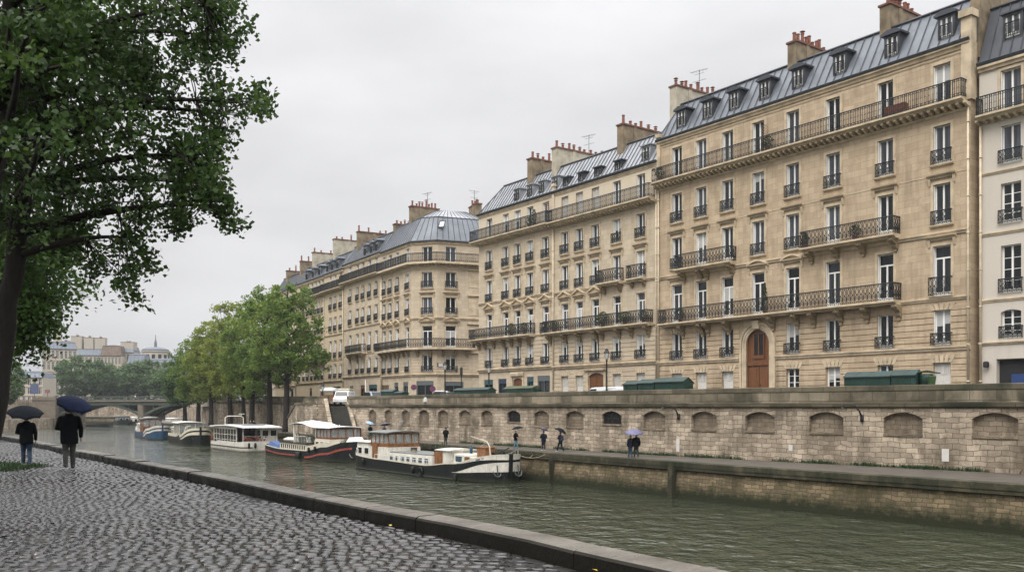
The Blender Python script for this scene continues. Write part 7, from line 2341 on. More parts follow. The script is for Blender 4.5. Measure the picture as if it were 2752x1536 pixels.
def person(label, loc, face, H=1.72, top='black_cloth', legs='jeans', shoes='shoe_dark', hair='hair_dark', hairlen=0, stride=.25, armR='down', armL='down', near=False, bag=None, coat=.0, lean=0.0, hood=False, group='people walking in the rain', wide=1.0, phase=1):
    """face: heading angle in plan. local x forward, y left"""
    root = empty('person', label, 'person', loc, face, group)
    k = H / 1.75
    S = lambda *p: tuple(q * k for q in p)
    mb = MB()
    hip, sh, neck = .92, 1.42, 1.50
    lx = lean
    # trunk
    limb(mb, [S(0, 0, hip - .02), S(lx * .3, 0, 1.08), S(lx * .7, 0, 1.28), S(lx, 0, 1.40)], [.135 * k, .125 * k, .145 * k, .12 * k], 12)
    for sd in (-1, 1): limb(mb, [S(0, sd * .07, hip), S(lx * .5, sd * .08, 1.2), S(lx, sd * .12 * wide, 1.38)], [.11 * k, .10 * k, .085 * k], 10)
    limb(mb, [S(lx, -.17 * wide, 1.41), S(lx, .17 * wide, 1.41)], [.065 * k, .065 * k], 10)
    limb(mb, [S(lx, 0, 1.42), S(lx + .01, 0, 1.53)], [.062 * k, .056 * k], 10)
    # head with jaw, nose, brow and ears
    hc = (lx + .02, 0, 1.635)
    limb(mb, [S(hc[0] - .012, 0, hc[2] + .012), S(hc[0] + .012, 0, hc[2] - .035)], [.092 * k, .078 * k], 12)
    limb(mb, [S(hc[0] + .035, 0, hc[2] - .075), S(hc[0] + .055, 0, hc[2] - .085)], [.045 * k, .03 * k], 8)
    limb(mb, [S(hc[0] + .088, 0, hc[2] + .01), S(hc[0] + .108, 0, hc[2] - .022)], [.010 * k, .014 * k], 6)
    for sd in (-1, 1): limb(mb, [S(hc[0] - .005, sd * .085, hc[2] + .015), S(hc[0] - .01, sd * .088, hc[2] - .02)], [.016 * k, .012 * k], 6)
    # legs
    feet = []
    for sd in (-1, 1):
        st = stride * sd * phase * .5
        bend = .05 if st < 0 else .02
        foot = S(st, sd * .095, .06 + (.05 if st < -.1 else 0))
        knee = S(st * .45 + bend + .02, sd * .09, .49)
        limb(mb, [S(0, sd * .085, hip - .02), S(st * .25 + .02, sd * .09, .70), knee, tuple(np.array(knee) * .5 + np.array(foot) * .5 + np.array([-.015, 0, 0])), foot], [.102 * k, .096 * k, .076 * k, .070 * k, .058 * k], 10)
        limb(mb, [tuple(np.array(foot) + np.array([-.05 * k, 0, -.012])), tuple(np.array(foot) + np.array([.07 * k, 0, -.018])), tuple(np.array(foot) + np.array([.16 * k, sd * .01, -.028]))], [.044 * k, .045 * k, .033 * k], 8)
        feet.append(foot)
    # arms
    hands = {}
    for sd, mode in ((-1, armR), (1, armL)):
        s0 = S(lx, sd * .195 * wide, 1.40)
        if mode == 'down': el, wr = S(lx - .03, sd * .25 * wide, 1.12), S(lx + .03, sd * .255 * wide, .86)
        elif mode == 'back': el, wr = S(lx - .13, sd * .25 * wide, 1.14), S(lx - .16, sd * .26 * wide, .88)
        elif mode == 'fwd': el, wr = S(lx + .06, sd * .24 * wide, 1.12), S(lx + .22, sd * .22 * wide, .93)
        elif mode == 'hold': el, wr = S(lx + .02, sd * .25 * wide, 1.14), S(lx + .20, sd * .13, 1.26)
        elif mode == 'front': el, wr = S(lx - .02, sd * .26 * wide, 1.12), S(lx + .20, sd * .10, 1.10)
        limb(mb, [s0, el, wr], [.060 * k, .047 * k, .032 * k], 10)
        hands[sd] = (np.array(el), np.array(wr))
    # one continuous surface
    me = mb.mesh('tmp', M['skin'], fix=False)
    tmp = bpy.data.objects.new('tmp', me); C.objects.link(tmp)
    rm = tmp.modifiers.new('r', 'REMESH'); rm.mode = 'VOXEL'; rm.voxel_size = .014 if near else .024
    sm = tmp.modifiers.new('s', 'SMOOTH'); sm.factor = .5; sm.iterations = 3 if near else 2
    dg = bpy.context.evaluated_depsgraph_get()
    body = bpy.data.meshes.new_from_object(tmp.evaluated_get(dg))
    bpy.data.objects.remove(tmp)
    # hands: palm, four fingers of different lengths, thumb from the side
    hm = MB()
    for sd in (-1, 1):
        el, wr = hands[sd]; d = wr - el; d /= np.linalg.norm(d)
        side = np.cross(d, [0, sd, 0]); side /= np.linalg.norm(side)
        nrm = np.cross(side, d)
        mode = armR if sd < 0 else armL
        grip = mode in ('hold',)
        palm = [wr - d * .01, wr + d * .045 * k, wr + d * .085 * k]
        for q in (-1, 0, 1): hm.tube([p + side * q * .021 * k for p in palm], [.020 * k, .021 * k, .017 * k], 6)
        for i, (off, ln) in enumerate(((-.030, .062), (-.010, .076), (.011, .070), (.031, .055))):
            b0 = wr + d * .085 * k + side * off * k
            cv = .9 if grip else .35
            p1 = b0 + (d * (1 - cv * .4) + nrm * cv * .7 * -sd) * ln * .45 * k
            p2 = p1 + (d * (1 - cv * 1.1) + nrm * cv * 1.0 * -sd) * ln * .35 * k
            p3 = p2 + (d * (.8 - cv * 1.4) + nrm * cv * 1.0 * -sd) * ln * .25 * k
            hm.tube([b0 - d * .01, p1, p2, p3], [.0095 * k, .009 * k, .008 * k, .0065 * k], 6)
        t0 = wr + d * .025 * k - side * .03 * k
        t1 = t0 + (d * .6 - side * .6 + nrm * -sd * .3) * .038 * k
        hm.tube([t0, t1, t1 + (d * .8 + nrm * -sd * .5) * .03 * k], [.012 * k, .0105 * k, .008 * k], 6)
    hme = hm.mesh('tmph', M['skin'])
    bm = bmesh.new(); bm.from_mesh(body)
    nb = len(bm.faces); bm.from_mesh(hme)
    body.materials.clear()
    for q in ('skin', top, legs, shoes): body.materials.append(M[q])
    wr = {sd: hands[sd][1] for sd in hands}
    for i, f in enumerate(bm.faces):
        c = f.calc_center_median() / k
        f.smooth = True
        if i >= nb: f.material_index = 0; continue
        if c.z < .085: f.material_index = 3
        elif c.z < .93 and abs(c.y) < .2: f.material_index = 2
        elif c.z > 1.50: f.material_index = 0
        else:
            hd = min(np.linalg.norm(np.array(c) * k - wr[s_]) for s_ in wr)
            f.material_index = 0 if hd < .02 else 1
    bm.to_mesh(body); bm.free(); body.name = 'body'
    bpy.data.meshes.remove(hme)
    o = bpy.data.objects.new('body', body); C.objects.link(o); o.parent = root
    # hair or hood
    hb = MB(); hx, hz = (hc[0] - .012) * k, (hc[2] + .02) * k
    n = 14
    prof = [(.001, .105), (.045, .098), (.078, .07), (.098, .02), (.102, -.02), (.092, -.05 - hairlen * .5), (.055, -.07 - hairlen)]
    hb.lathe([(r * k, z * k) for r, z in prof], (hx - .012, 0, hz), n)
    hb.v = [(x - max(0, x - hx) * (.55 if z < hz + .045 * k else .12), y, z) for x, y, z in hb.v]
    if hood: hb.v = [((x - hx) * 1.22 + hx - .01, y * 1.2, (z - hz) * 1.1 + hz) for x, y, z in hb.v]
    hb.build('hood' if hood else 'hair', M[top if hood else hair], root, True)
    for sd in (-1, 1):
        e = MB(); e.lathe([(.001, -.008), (.008, 0), (.001, .008)], ((hc[0] + .082) * k, sd * .03 * k, (hc[2] + .012) * k), 6); e.build('eye', M['hair_dark'], root)
    # jacket: a loose shell following the trunk, hem below the hips
    jk = MB(); hem = .80 - coat
    secs = [(hem, .150, .190 * wide, 0), (hem + .12, .160, .200 * wide, 0), (1.05, .150, .190 * wide, lx * .3), (1.2, .158, .215 * wide, lx * .6), (1.34, .150, .235 * wide, lx), (1.42, .118, .215 * wide, lx), (1.47, .085, .12, lx), (1.525, .075, .078, lx + .005)]
    m_ = 18
    for z, a, b_, ox in secs:
        for q in range(m_):
            an = 2 * PI * q / m_; wob = 1 + .03 * math.sin(3 * an + z * 9)
            jk.v.append(((ox + a * math.cos(an) * wob) * k, b_ * math.sin(an) * wob * k, z * k))
    for i in range(len(secs) - 1):
        for q in range(m_):
            q2 = (q + 1) % m_; jk.f.append([i * m_ + q, i * m_ + q2, (i + 1) * m_ + q2, (i + 1) * m_ + q]); jk.mi.append(0)
    for sd in (-1, 1):
        el, w_ = hands[sd]; s0 = np.array(S(lx, sd * .185 * wide, 1.39))
        w2 = el + (w_ - el) * .93
        jk.tube([s0, (s0 + el) / 2, el, (el + w2) / 2, w2], [.082 * k, .074 * k, .064 * k, .056 * k, .048 * k], 10)
    jk.build('jacket', M[top], root, True)
    if bag == 'backpack':
        bk = MB(); bk.hexa([S(-.30, -.13, 1.0), S(-.15, -.14, 1.0), S(-.15, .14, 1.0), S(-.30, .13, 1.0)], [S(-.25, -.11, 1.40), S(-.13, -.12, 1.42), S(-.13, .12, 1.42), S(-.25, .11, 1.40)])
        for sd in (-1, 1): bk.tube([S(-.12, sd * .1, 1.4), S(.02, sd * .12, 1.47), S(.15, sd * .12, 1.35), S(.13, sd * .15, 1.12), S(-.12, sd * .15, 1.04)], .02 * k, 5)
        o = bk.build('backpack', M['pack']); o.location = loc; o.rotation_euler = (0, 0, face)
        tag(o, 'dark blue backpack worn by ' + label, 'backpack')
        if len(o['label'].split()) > 16: o['label'] = 'dark blue backpack on the walker under the plain grey umbrella'
    # where the right hand grips
    g = {}
    for sd in (-1, 1):
        el, w_ = hands[sd]; d = w_ - el; d /= np.linalg.norm(d); q = w_ + d * .06 * k
        c_, s_ = math.cos(face), math.sin(face)
        g[sd] = Vector((loc[0] + c_ * q[0] - s_ * q[1], loc[1] + s_ * q[0] + c_ * q[1], loc[2] + q[2]))
    return root, g

def umbrella(label, hand, top, tilt=(0, 0), r=.52, mat='umb_navy', droop=.24, open_=True, group='umbrellas held by walkers'):
    """shaft from the hand to the crown; tilt in radians about x and y"""
    L = (Vector(top) - hand).length
    root = empty('umbrella', label, 'umbrella', hand, 0, group)
    d = (Vector(top) - hand).normalized()
    root.rotation_mode = 'QUATERNION'; root.rotation_quaternion = d.to_track_quat('Z', 'Y')
    sh = MB(); sh.tube([(0, 0, -.10), (0, 0, L + .06)], .009, 6); sh.build('shaft', M['iron'], root)
    hd = MB(); hd.tube([(0, 0, -.02), (0, 0, -.14), (.02, 0, -.18), (.05, 0, -.18), (.065, 0, -.14)], .014, 6); hd.build('handle', M['mahogany'], root, True)
    cp = MB(); n = 8; rings = 7; sub = 4; m_ = n * sub
    for i in range(rings + 1):
        u = i / rings
        for q in range(m_):
            a = 2 * PI * q / m_; ph = (q % sub) / sub
            sc = 1 - .07 * math.sin(PI * ph) * u
            z = L + .03 - droop * (u ** 2.1) + .035 * math.sin(PI * ph) * u * u
            cp.v.append((r * u * sc * math.cos(a) + 1e-4, r * u * sc * math.sin(a), z))
    for i in range(rings):
        for q in range(m_):
            q2 = (q + 1) % m_; cp.f.append([i * m_ + q, i * m_ + q2, (i + 1) * m_ + q2, (i + 1) * m_ + q]); cp.mi.append(0)
    o = cp.build('canopy', M[mat], root, True)
    sm = o.modifiers.new('thickness', 'SOLIDIFY'); sm.thickness = .004
    rb = MB()
    for q in range(n):
        a = 2 * PI * q / n
        rb.tube([(r * u * math.cos(a), r * u * math.sin(a), L + .02 - droop * u ** 2.1 - .008) for u in (.02, .3, .6, .85, 1.03)], .004, 3, False)
        rb.tube([(0, 0, L - .28), (r * .45 * math.cos(a), r * .45 * math.sin(a), L + .02 - droop * .45 ** 2.1 - .01)], .004, 3, False)
    rb.build('ribs', M['iron'], root)
    return root

# the two walkers on the near quay, seen from behind; heading away and a little left
hd = math.atan2(.83, -.45)
X_, Y_, _ = gp(186, 1259, .06)
p, g = person('man in black jacket and grey trousers walking away under the navy umbrella', (X_, Y_, .055), hd, 1.84, 'black_cloth', 'grey_cloth', 'shoe_dark', near=True, armR='down', armL='front', stride=.22, coat=.10, wide=1.15, phase=-1, hood=True)
umbrella('navy blue umbrella held over the man on the near quay, tilted to his right', g[1], Vector(at(203, 1086, Y_ - .12)) + Vector((0, 0, .13)), r=.50, mat='umb_navy', droop=.20)
X_, Y_, _ = gp(71, 1251, .06)
p, g = person('woman in dark jacket, blue jeans and pale boots walking at the left edge', (X_, Y_, .055), hd, 1.58, 'black_cloth', 'jeans', 'shoe_white', near=True, armR='down', armL='front', stride=.25, coat=.05, wide=1.08, hood=True)
umbrella('black umbrella held low over the woman at the left edge of the quay', g[1], Vector(at(68, 1096, Y_ - .1)), r=.52, mat='umb_black', droop=.21)

# people on the far promenade
def far_person(px, py, **kw):
    x, y, _ = gp(px, py, PROM + .02)
    return (x, y, PROM + .025)
qa = math.atan2(.78, -.62)                        # along the quay, away
qb = qa + PI
def fp_(px, py): x, y, _ = gp(px, py, PROM + .02); return (x, y, PROM + .025)
L1 = fp_(1386, 1206)
p, g = person('person in black top and pale jeans, leftmost of the three spread-out walkers', L1, qb + .2, 1.68, 'black_cloth', 'jeans_pale', armR='front', stride=.3, armL='hold')
umbrella('black umbrella leaning over the left one of the three spread-out walkers', g[1], (L1[0] + .12, L1[1] - .1, L1[2] + 2.02), r=.55, mat='umb_black')
L2_ = fp_(1461, 1210)
p, g = person('person in a dark jacket, dark trousers and white shoes walking between two umbrella carriers', L2_, qa - .25, 1.72, 'navy_cloth', 'dark_trousers', 'shoe_white', armR='front', armL='hold', stride=.18, wide=1.15)
umbrella('small patterned purple umbrella held over the middle walker on the far quay', g[1], (L2_[0] + .1, L2_[1] + .25, L2_[2] + 1.98), r=.42, mat='umb_purple')
L3_ = fp_(1506, 1213)
p, g = person('person in mid-stride with a backpack, dark trousers and white shoes on the far quay', L3_, qa + .15, 1.66, 'navy_cloth', 'navy_cloth', 'shoe_white', armL='hold', stride=.62, bag='backpack')
umbrella('plain grey umbrella held by the striding walker with the backpack', g[1], (L3_[0] + .1, L3_[1] + .1, L3_[2] + 1.92), r=.60, mat='umb_black', droop=.3)
L4 = fp_(1694, 1228); L5 = fp_(1710, 1228)
p, g5 = person('right one of the couple sharing a lilac umbrella, all in black', L5, qa - .35, 1.76, 'black_cloth', 'dark_trousers', armL='hold', stride=.25, wide=1.15)
p, g = person('left one of the couple sharing a lilac umbrella, fair-haired in patterned top and green-blue trousers', L4, qa - .35, 1.66, 'navy_cloth', 'jeans', hair='hair_fair', hairlen=.1, stride=.15)
mdl = ((L4[0] + L5[0]) / 2, (L4[1] + L5[1]) / 2)
umbrella('dotted lilac umbrella shared by the couple on the far quay', g5[1], (mdl[0] + .05, mdl[1], L4[2] + 2.05), r=.72, mat='umb_lilac', droop=.26)
L6 = fp_(1198, 1196)
p, g = person('person without umbrella in a dark jacket and pale trousers standing behind the nearest barge', L6, qa, 1.78, 'black_cloth', 'grey_cloth', armR='front', armL='front', stride=.1, wide=1.2)
L7 = fp_(995, 1180)
p, g = person('person in black under the light blue umbrella, between the two big barges', L7, qa, 1.74, 'black_cloth', 'dark_trousers', armL='hold', stride=.12)
umbrella('light blue and white umbrella above the person between the two big barges', g[1], (L7[0], L7[1], L7[2] + 2.05), r=.55, mat='umb_blue')
L8 = fp_(1033, 1184)
p, g = person('person in a pale coat half hidden behind the wooden wheelhouse of the nearest barge', L8, qb, 1.70, 'grey_cloth', 'jeans_pale', armL='hold', stride=.1)
umbrella('dark blue and white umbrella behind the wooden wheelhouse', g[1], (L8[0] + .1, L8[1], L8[2] + 2.0), r=.58, mat='umb_purple')
for px, lb, tp, hr in ((673, 'fair-haired person seated behind the roof of the white tour boat', 'grey_cloth', 'hair_fair'), (682, 'person in a blue hooded jacket behind the roof of the white tour boat', 'navy_cloth', 'hair_fair')):
    x, y = (px - CX) / FPX * 139, 139
    person(lb, (x, y, PROM + .02), qa, 1.72, tp, 'dark_trousers', hair=hr)
# tiny walkers on the bridge
for i, (px, lb) in enumerate(((250, 'dark-clothed pedestrian on the left half of the bridge'), (362, 'pedestrian in a pale top at the middle of the bridge'), (478, 'pedestrian in a red top at the right part of the bridge'))):
    u = (px - 150) / 370 * (bl_ - 5); x, y = BL[0] + math.cos(ba) * u - math.sin(ba) * 1.2, BL[1] + math.sin(ba) * u + math.cos(ba) * 1.2
    person(lb, (x, y, 3.76), ba, 1.75, ('black_cloth', 'offwhite', 'red_stripe')[i], 'dark_trousers', group='pedestrians on the bridge')
# ================================================================ street furniture, stalls, vehicles, stairs
M['stall'] = plain('green_stall_paint', (.007, .032, .022), .5, var=.3, scale=1.2)
M['stall_roof'] = plain('green_stall_roof', (.013, .036, .030), .55, var=.4, scale=1.5)
M['stall_moss'] = plain('mossy_stall_roof', (.06, .075, .04), .8, var=.4, scale=1.5)
def wall_frame(px, off=0.2):
    s_ = Wp.s_at_px(px); p = Wp.at(s_, off); q = Wp.at(s_ - .5, off)
    return s_, p, math.atan2(q[1] - p[1], q[0] - p[0])
def stall(pl, pr, label, h=.62, roofm='stall_roof', gable='right', d=.9, n=1, name='book_stall'):
    s1, s0 = Wp.s_at_px(pl), Wp.s_at_px(pr)
    L = (s1 - s0)
    p = Wp.at(s1, .05); q = Wp.at(s0, .05); ang = math.atan2(q[1] - p[1], q[0] - p[0]); L = math.hypot(q[0] - p[0], q[1] - p[1])
    zt = ztop((s0 + s1) / 2)
    root = empty(name, label, 'book stall', (p[0], p[1], zt), ang, 'green box stalls on the parapet')
    e = .03
    mb = MB(); mb.box(e, L - e, 0, d, .01, h * .62)
    mb.xyprism([(e, h * .62), (L - e, h * .62), (L - e, h * .63), (e, h * .63)], 0.02, d - .02)
    for k in range(1, 4): mb.box(L * k / 4 - .02, L * k / 4 + .02, -.02, 0, .02, h * .6)
    mb.build('box', M['stall'], root)
    r = MB()
    prof = [(-.10, h * .60), (-.10, h * .68), (d * .45, h * 1.06), (d * .5, h * 1.06), (d + .12, h * .52), (d + .12, h * .46), (d * .5, h * .98)]
    r.extr([(-.10, h * .60), (d * .47, h * .99), (d + .12, h * .50), (d + .12, h * .57), (d * .47, h * 1.07), (-.10, h * .68)], e - .02, L - e + .02)
    r.extr([(.0, h * .61), (d, h * .55), (d * .47, h * .97)], e, L - e)
    r.build('lid', M[roofm], root)
    return root
stall(1673, 1712, 'green parapet book stall at the left of the group of three closed ones', .72)
stall(1713, 1757, 'green parapet book stall in the middle of the group of three closed ones', .80)
stall(1758, 1838, 'green book stall at the right of the group of three, with pointed gable end', .88, d=1.1)
stall(2266, 2392, 'long dark green book stall near the right side, left half of the pair', .86)
stall(2393, 2462, 'dark green book stall on the parapet, right half of the pair beside the covered barrel', .90)
stall(1352, 1432, 'mossy brown-green book stall on the parapet in front of the small arched door', .62, 'stall_moss')
stall(1218, 1312, 'low teal-green book stall on the parapet below the street corner', .60)
stall(1022, 1056, 'dark teal book stall in front of the shuttered corner shops, left one', .72)
stall(1057, 1080, 'small dark teal book stall, half as high as its left neighbour', .45)
# covered barrel, rope pile beside the right stall
s_, p, ang = wall_frame(2478)
bq = empty('covered_barrel', 'dark green barrel under a folded tarpaulin at the end of the right book stalls', 'barrel', (p[0], p[1], ztop(s_)), ang)
mb = MB(); mb.lathe([(.34, .0), (.40, .25), (.40, .45), (.36, .66)], (0, .4, 0), 14); mb.build('barrel', M['stall'], bq)
mb = MB()
for k in range(5): mb.tube([(-.6 + k * .12, .1 + k * .1, .74 + k * .015), (.1, .3, .86 - k * .02), (.75, .3 + k * .08, .70)], .05, 6)
mb.build('folded_tarpaulin', M['stall_moss'], bq)
s_, p, ang = wall_frame(2506)
mb = MB(); mb.lathe([(.2, 0), (.26, .5), (.24, .52)], (0, .3, 0), 10); o = mb.build('green_bucket', plain('bright_green_plastic', (.03, .07, .02), .5)); o.location = (p[0], p[1], ztop(s_)); tag(o, 'bright green bucket standing right of the covered barrel', 'bucket')

# lamp posts behind the parapet
def lamp(px, Yoff, topy, label):
    s_ = Wp.s_at_px(px); x, y = Wp.at(s_, Yoff)
    x = (px - CX) / FPX * y
    zb = street_z(s_) + .13; zt = EYE - (topy - HY) * y / FPX; h = zt - zb
    root = empty('street_lamp', label, 'street lamp', (x, y, zb), 0, 'lantern street lamps')
    k = h / 5.2
    mb = MB(); mb.lathe([(.26, 0), (.26, .12), (.18, .2), (.17, .7), (.12, .8), (.085, 1.0), (.10, 1.08), (.075, 1.15), (.058, h - 1.15), (.09, h - 1.1), (.06, h - 1.0), (.12, h - .93)], n=12); mb.build('post', M['iron'], root, True)
    g = MB(); g.lathe([(.11, h - .92), (.22, h - .42)], n=6, caps=True); g.build('lantern', M['offwhite'], root)
    c = MB(); c.lathe([(.26, h - .42), (.25, h - .36), (.13, h - .18), (.13, h - .10), (.06, h - .05), (.02, h)], n=6); 
    for q in range(6):
        a = 2 * PI * q / 6; c.tube([(.115 * math.cos(a), .115 * math.sin(a), h - .92), (.225 * math.cos(a), .225 * math.sin(a), h - .42)], .014, 4)
    c.build('lantern_cap', M['iron'], root)
lamp(1630.5, 1.6, 935, 'black lantern street lamp with white glass in front of the oak double door')
lamp(1196, 1.6, 970, 'black lantern street lamp in front of the cut-off corner house')
lamp(1314, 1.6, 976, 'slim dark lantern street lamp in front of the first teal shop window')
lamp(867, 1.6, 1030, 'short dark lamp post near the head of the stairs')
# swan-neck lamps fixed to the quay wall
def swan(px, label):
    s_, p, ang = wall_frame(px, -.05)
    z = 1.15
    root = empty('wall_lamp', label, 'wall lamp', (p[0], p[1], z), ang, 'swan-neck lamps on the quay wall')
    mb = MB(); mb.box(-.09, .09, -.08, .05, -.25, .2)
    mb.tube([(0, -.08, .1), (-.06, -.25, .45), (-.25, -.5, .75), (-.55, -.75, .88), (-.8, -.8, .82), (-.9, -.8, .68)], [.07, .05, .035, .03, .028, .025], 8); mb.build('bracket', M['iron'], root, True)
    h = MB(); h.lathe([(.04, .02), (.12, -.06), (.13, -.1), (.03, -.11)], (-.9, -.8, .68), 10); h.build('lamp_head', M['iron'], root)
swan(1825, 'swan-neck lamp reaching out from the quay wall, left one'); swan(2318, 'swan-neck lamp reaching out from the quay wall, right one'); 
# white utility plates on the wall
for px, py, lb, w, h in ((1822, 1195, 'white painted hatch low on the quay wall below the left swan-neck lamp', .30, 1.0), (2125, 1202, 'small bright white square painted low on the quay wall', .30, .4), (2541, 1222, 'white painted patch on the quay wall at the right, on a grey plate', .42, .75)):
    s_, p, ang = wall_frame(px, -.012); mb = MB(); mb.box(-w / 2, w / 2, -.012, .01, 0, h)
    z = EYE - (py - HY) * p[1] / FPX - h / 2
    o = mb.build('wall_hatch', M['offwhite']); o.location = (p[0], p[1], z); o.rotation_euler = (0, 0, ang); tag(o, lb, 'wall hatch')

# signs
def round_sign(px, topy, col, label, off=3.0, arrow=False):
    s_ = Wp.s_at_px(px); x, y = Wp.at(s_, off); x = (px - CX) / FPX * y; zb = street_z(s_) + .13; zt = EYE - (topy - HY) * y / FPX
    root = empty('road_sign', label, 'road sign', (x, y, zb), 0, 'road signs on poles')
    h = max(2.0, zt - zb)
    mb = MB(); mb.tube([(0, .05, 0), (0, .05, h)], .04, 6); mb.build('pole', M['galv'], root)
    d = MB(); d.mat(0); d.lathe([(.34, -.02), (.34, .02)], (0, 0, 0), 16); d.mat(1); d.lathe([(.25, .021), (.25, .026)], (0, 0, 0), 16); d.mat(0); d.box(-.30, .30, -.045, .045, .027, .03)
    d.v = [(x_, -z_, y_ + h - .34) if True else 0 for x_, y_, z_ in d.v]
    d.build('sign_plate', [plain('sign_red', (.20, .03, .03), .5), plain('sign_blue', (.03, .04, .13), .5)], root)
round_sign(1163, 1041, 'b', 'round blue and red no-stopping sign on a pole before the corner house')
round_sign(1112, 1032, 'b', 'second round sign on a pole, seen edge-on left of the corner shop shutters')
for px, topy, lb, c in ((982, 1020, 'tall thin white post by the navy shop door', 'white'), (1240, 985, 'dark traffic signal post at the street corner', 'iron')):
    s_ = Wp.s_at_px(px); x, y = Wp.at(s_, 5); x = (px - CX) / FPX * y; zb = street_z(s_); zt = EYE - (topy - HY) * y / FPX
    root = empty('signal_post', lb, 'post', (x, y, zb)); mb = MB(); mb.tube([(0, 0, 0), (0, 0, zt - zb)], .06, 6); mb.build('post', M[c], root)
    if c == 'iron':
        mb = MB(); mb.box(-.15, .15, -.3, -.06, zt - zb - .9, zt - zb - .1); mb.build('signal_head', M['iron'], root)

# vehicles on the street behind the parapet
M['van_white'] = plain('white_van_paint', (.60, .61, .62), .3, var=.04)
M['car_silver'] = plain('silver_car_paint', (.35, .38, .42), .3, .4, var=.05)
M['car_dark'] = plain('dark_car_paint', (.03, .035, .045), .25, var=.1)
M['tyre'] = plain('tyre_rubber', (.015, .015, .015), .8)
def vehicle(px, off, label, cat, kind, mat, heading=0, roof_y=None, name='parked_car', L=4.3):
    s_ = Wp.s_at_px(px); x, y = Wp.at(s_, off); x = (px - CX) / FPX * y
    q = Wp.at(s_ - 1); p = Wp.at(s_); ang = math.atan2(q[1] - p[1], q[0] - p[0]) + heading
    zb = street_z(s_) + .01
    H = {'van': 2.0, 'camper': 2.75, 'car': 1.46}[kind]
    if roof_y is not None: H = EYE - (roof_y - HY) * y / FPX - zb
    W = 1.78 if kind == 'car' else 2.0
    root = empty(name, label, cat, (x, y, zb), ang, 'vehicles parked on the street behind the parapet')
    if kind == 'car': side = [(-.5, .28), (-.5, .55), (-.47, .80), (-.36, .88), (-.26, 1.0 * H / 1.46 * 1.0), (-.20, H * .975), (.0, H), (.12, H * .97), (.25, .93), (.44, .80), (.5, .6), (.5, .28)]
    elif kind == 'van': side = [(-.5, .3), (-.5, 1.2), (-.48, H * .93), (-.44, H), (.12, H), (.22, H * .96), (.33, H * .58), (.47, H * .5), (.5, .7), (.5, .3)]
    else: side = [(-.5, .35), (-.5, H * .9), (-.46, H), (.2, H), (.3, H * .95), (.36, H * .62), (.48, H * .42), (.5, .8), (.5, .35)]
    k = 1.0
    mb = MB()
    outl = [(a * L, b) for a, b in side]
    n = len(outl)
    rows = [(-W / 2, 1.0), (-W / 2 + .07, .0)]
    v = []
    def ring(y, ins):
        cx_ = 0; res = []
        for a, b in outl:
            t = max(0, (b - .9) / (H - .9)) if H > .9 else 0
            res.append((a * (1 - ins * .02), y * (1 - .13 * t) , b - ins * .05 * t))
        return res
    for yy, ins in ((-W / 2 * .94, 1), (-W / 2, 0), (W / 2, 0), (W / 2 * .94, 1)): v.append(ring(yy, ins))
    v[0] = [(a * .985, y_ * 1.0, max(.3, z_ * .985)) for a, y_, z_ in v[0]]
    o_ = 0
    pts = [ring(-W / 2, 0), ring(W / 2, 0)]
    fs = [(i, (i + 1) % n, n + (i + 1) % n, n + i) for i in range(n)] + [tuple(range(n))[::-1], tuple(range(n, 2 * n))]
    mb.add(pts[0] + pts[1], fs)
    bo = mb.build('body', M[mat], root)
    bv = bo.modifiers.new('bevel', 'BEVEL'); bv.width = .05; bv.segments = 2
    # glass
    for sd in (-1, 1):
        g = MB()
        def S(a, b):
            t = max(0, (b - .9) / (H - .9)); return (a * L, sd * (W / 2 * (1 - .13 * t) + .006), b)
        if kind == 'car': qd = [S(-.33, .92), S(.2, .92), S(.08, H * .93), S(-.2, H * .93)]
        elif kind == 'van': qd = [S(.05, 1.15), S(.27, 1.15), S(.2, H * .9), S(.05, H * .9)]
        else: qd = [S(-.35, 1.5), S(.0, 1.5), S(.0, H * .85), S(-.35, H * .85)]
        g.poly(qd if sd < 0 else qd[::-1]); go = g.build('side_window', M['glass_dark'], root, fix=False); sm = go.modifiers.new('t', 'SOLIDIFY'); sm.thickness = .01
    g = MB(); w_ = W / 2 * .84
    if kind == 'car': xa, za, xb, zb_ = .25 * L, .95, .13 * L, H * .955
    elif kind == 'van': xa, za, xb, zb_ = .325 * L, H * .60, .23 * L, H * .94
    else: xa, za, xb, zb_ = .36 * L, H * .63, .30 * L, H * .93
    g.hexa([(xa + .0, -w_, za), (xa + .03, -w_, za), (xa + .03, w_, za), (xa, w_, za)], [(xb, -w_ * .92, zb_), (xb + .03, -w_ * .92, zb_), (xb + .03, w_ * .92, zb_), (xb, w_ * .92, zb_)]); g.build('windscreen', M['glass_dark'], root)
    for sx in (-.32, .32):
        for sd in (-1, 1):
            t_ = MB(); t_.lathe([(.02, -.11), (.29, -.11), (.33, -.07), (.33, .07), (.29, .11), (.02, .11)], (0, 0, 0), 16); t_.v = [(a + sx * L, c + sd * (W / 2 - .08), b + .33) for a, b, c in t_.v]
            wo = t_.build('wheel', M['tyre'], root)
            r_ = MB(); r_.lathe([(.02, -.12), (.19, -.12), (.19, .12), (.02, .12)], (0, 0, 0), 12); r_.v = [(a + sx * L, c + sd * (W / 2 - .075), b + .33) for a, b, c in r_.v]; r_.build('rim', M['galv'], wo)
    for sd in (-.7, .7):
        l_ = MB(); l_.box(.495 * L, .505 * L, sd * W / 2 - .15, sd * W / 2 + .15, .62, .78); l_.build('headlight', M['offwhite'], root)
    if kind == 'camper':
        r_ = MB(); r_.box(-.45 * L, .12 * L, -W * .4, W * .4, H + .18, H + .34); [r_.box(q * L - .05, q * L + .05, -W * .4, W * .4, H, H + .18) for q in (-.4, -.1, .08)]; r_.build('roof_rack', M['cream_paint'], root)
    return root
vehicle(1630, 4.6, 'white panel van showing over the parapet beside the lantern lamp', 'van', 'van', 'van_white', PI, 1040, 'parked_van', 4.9)
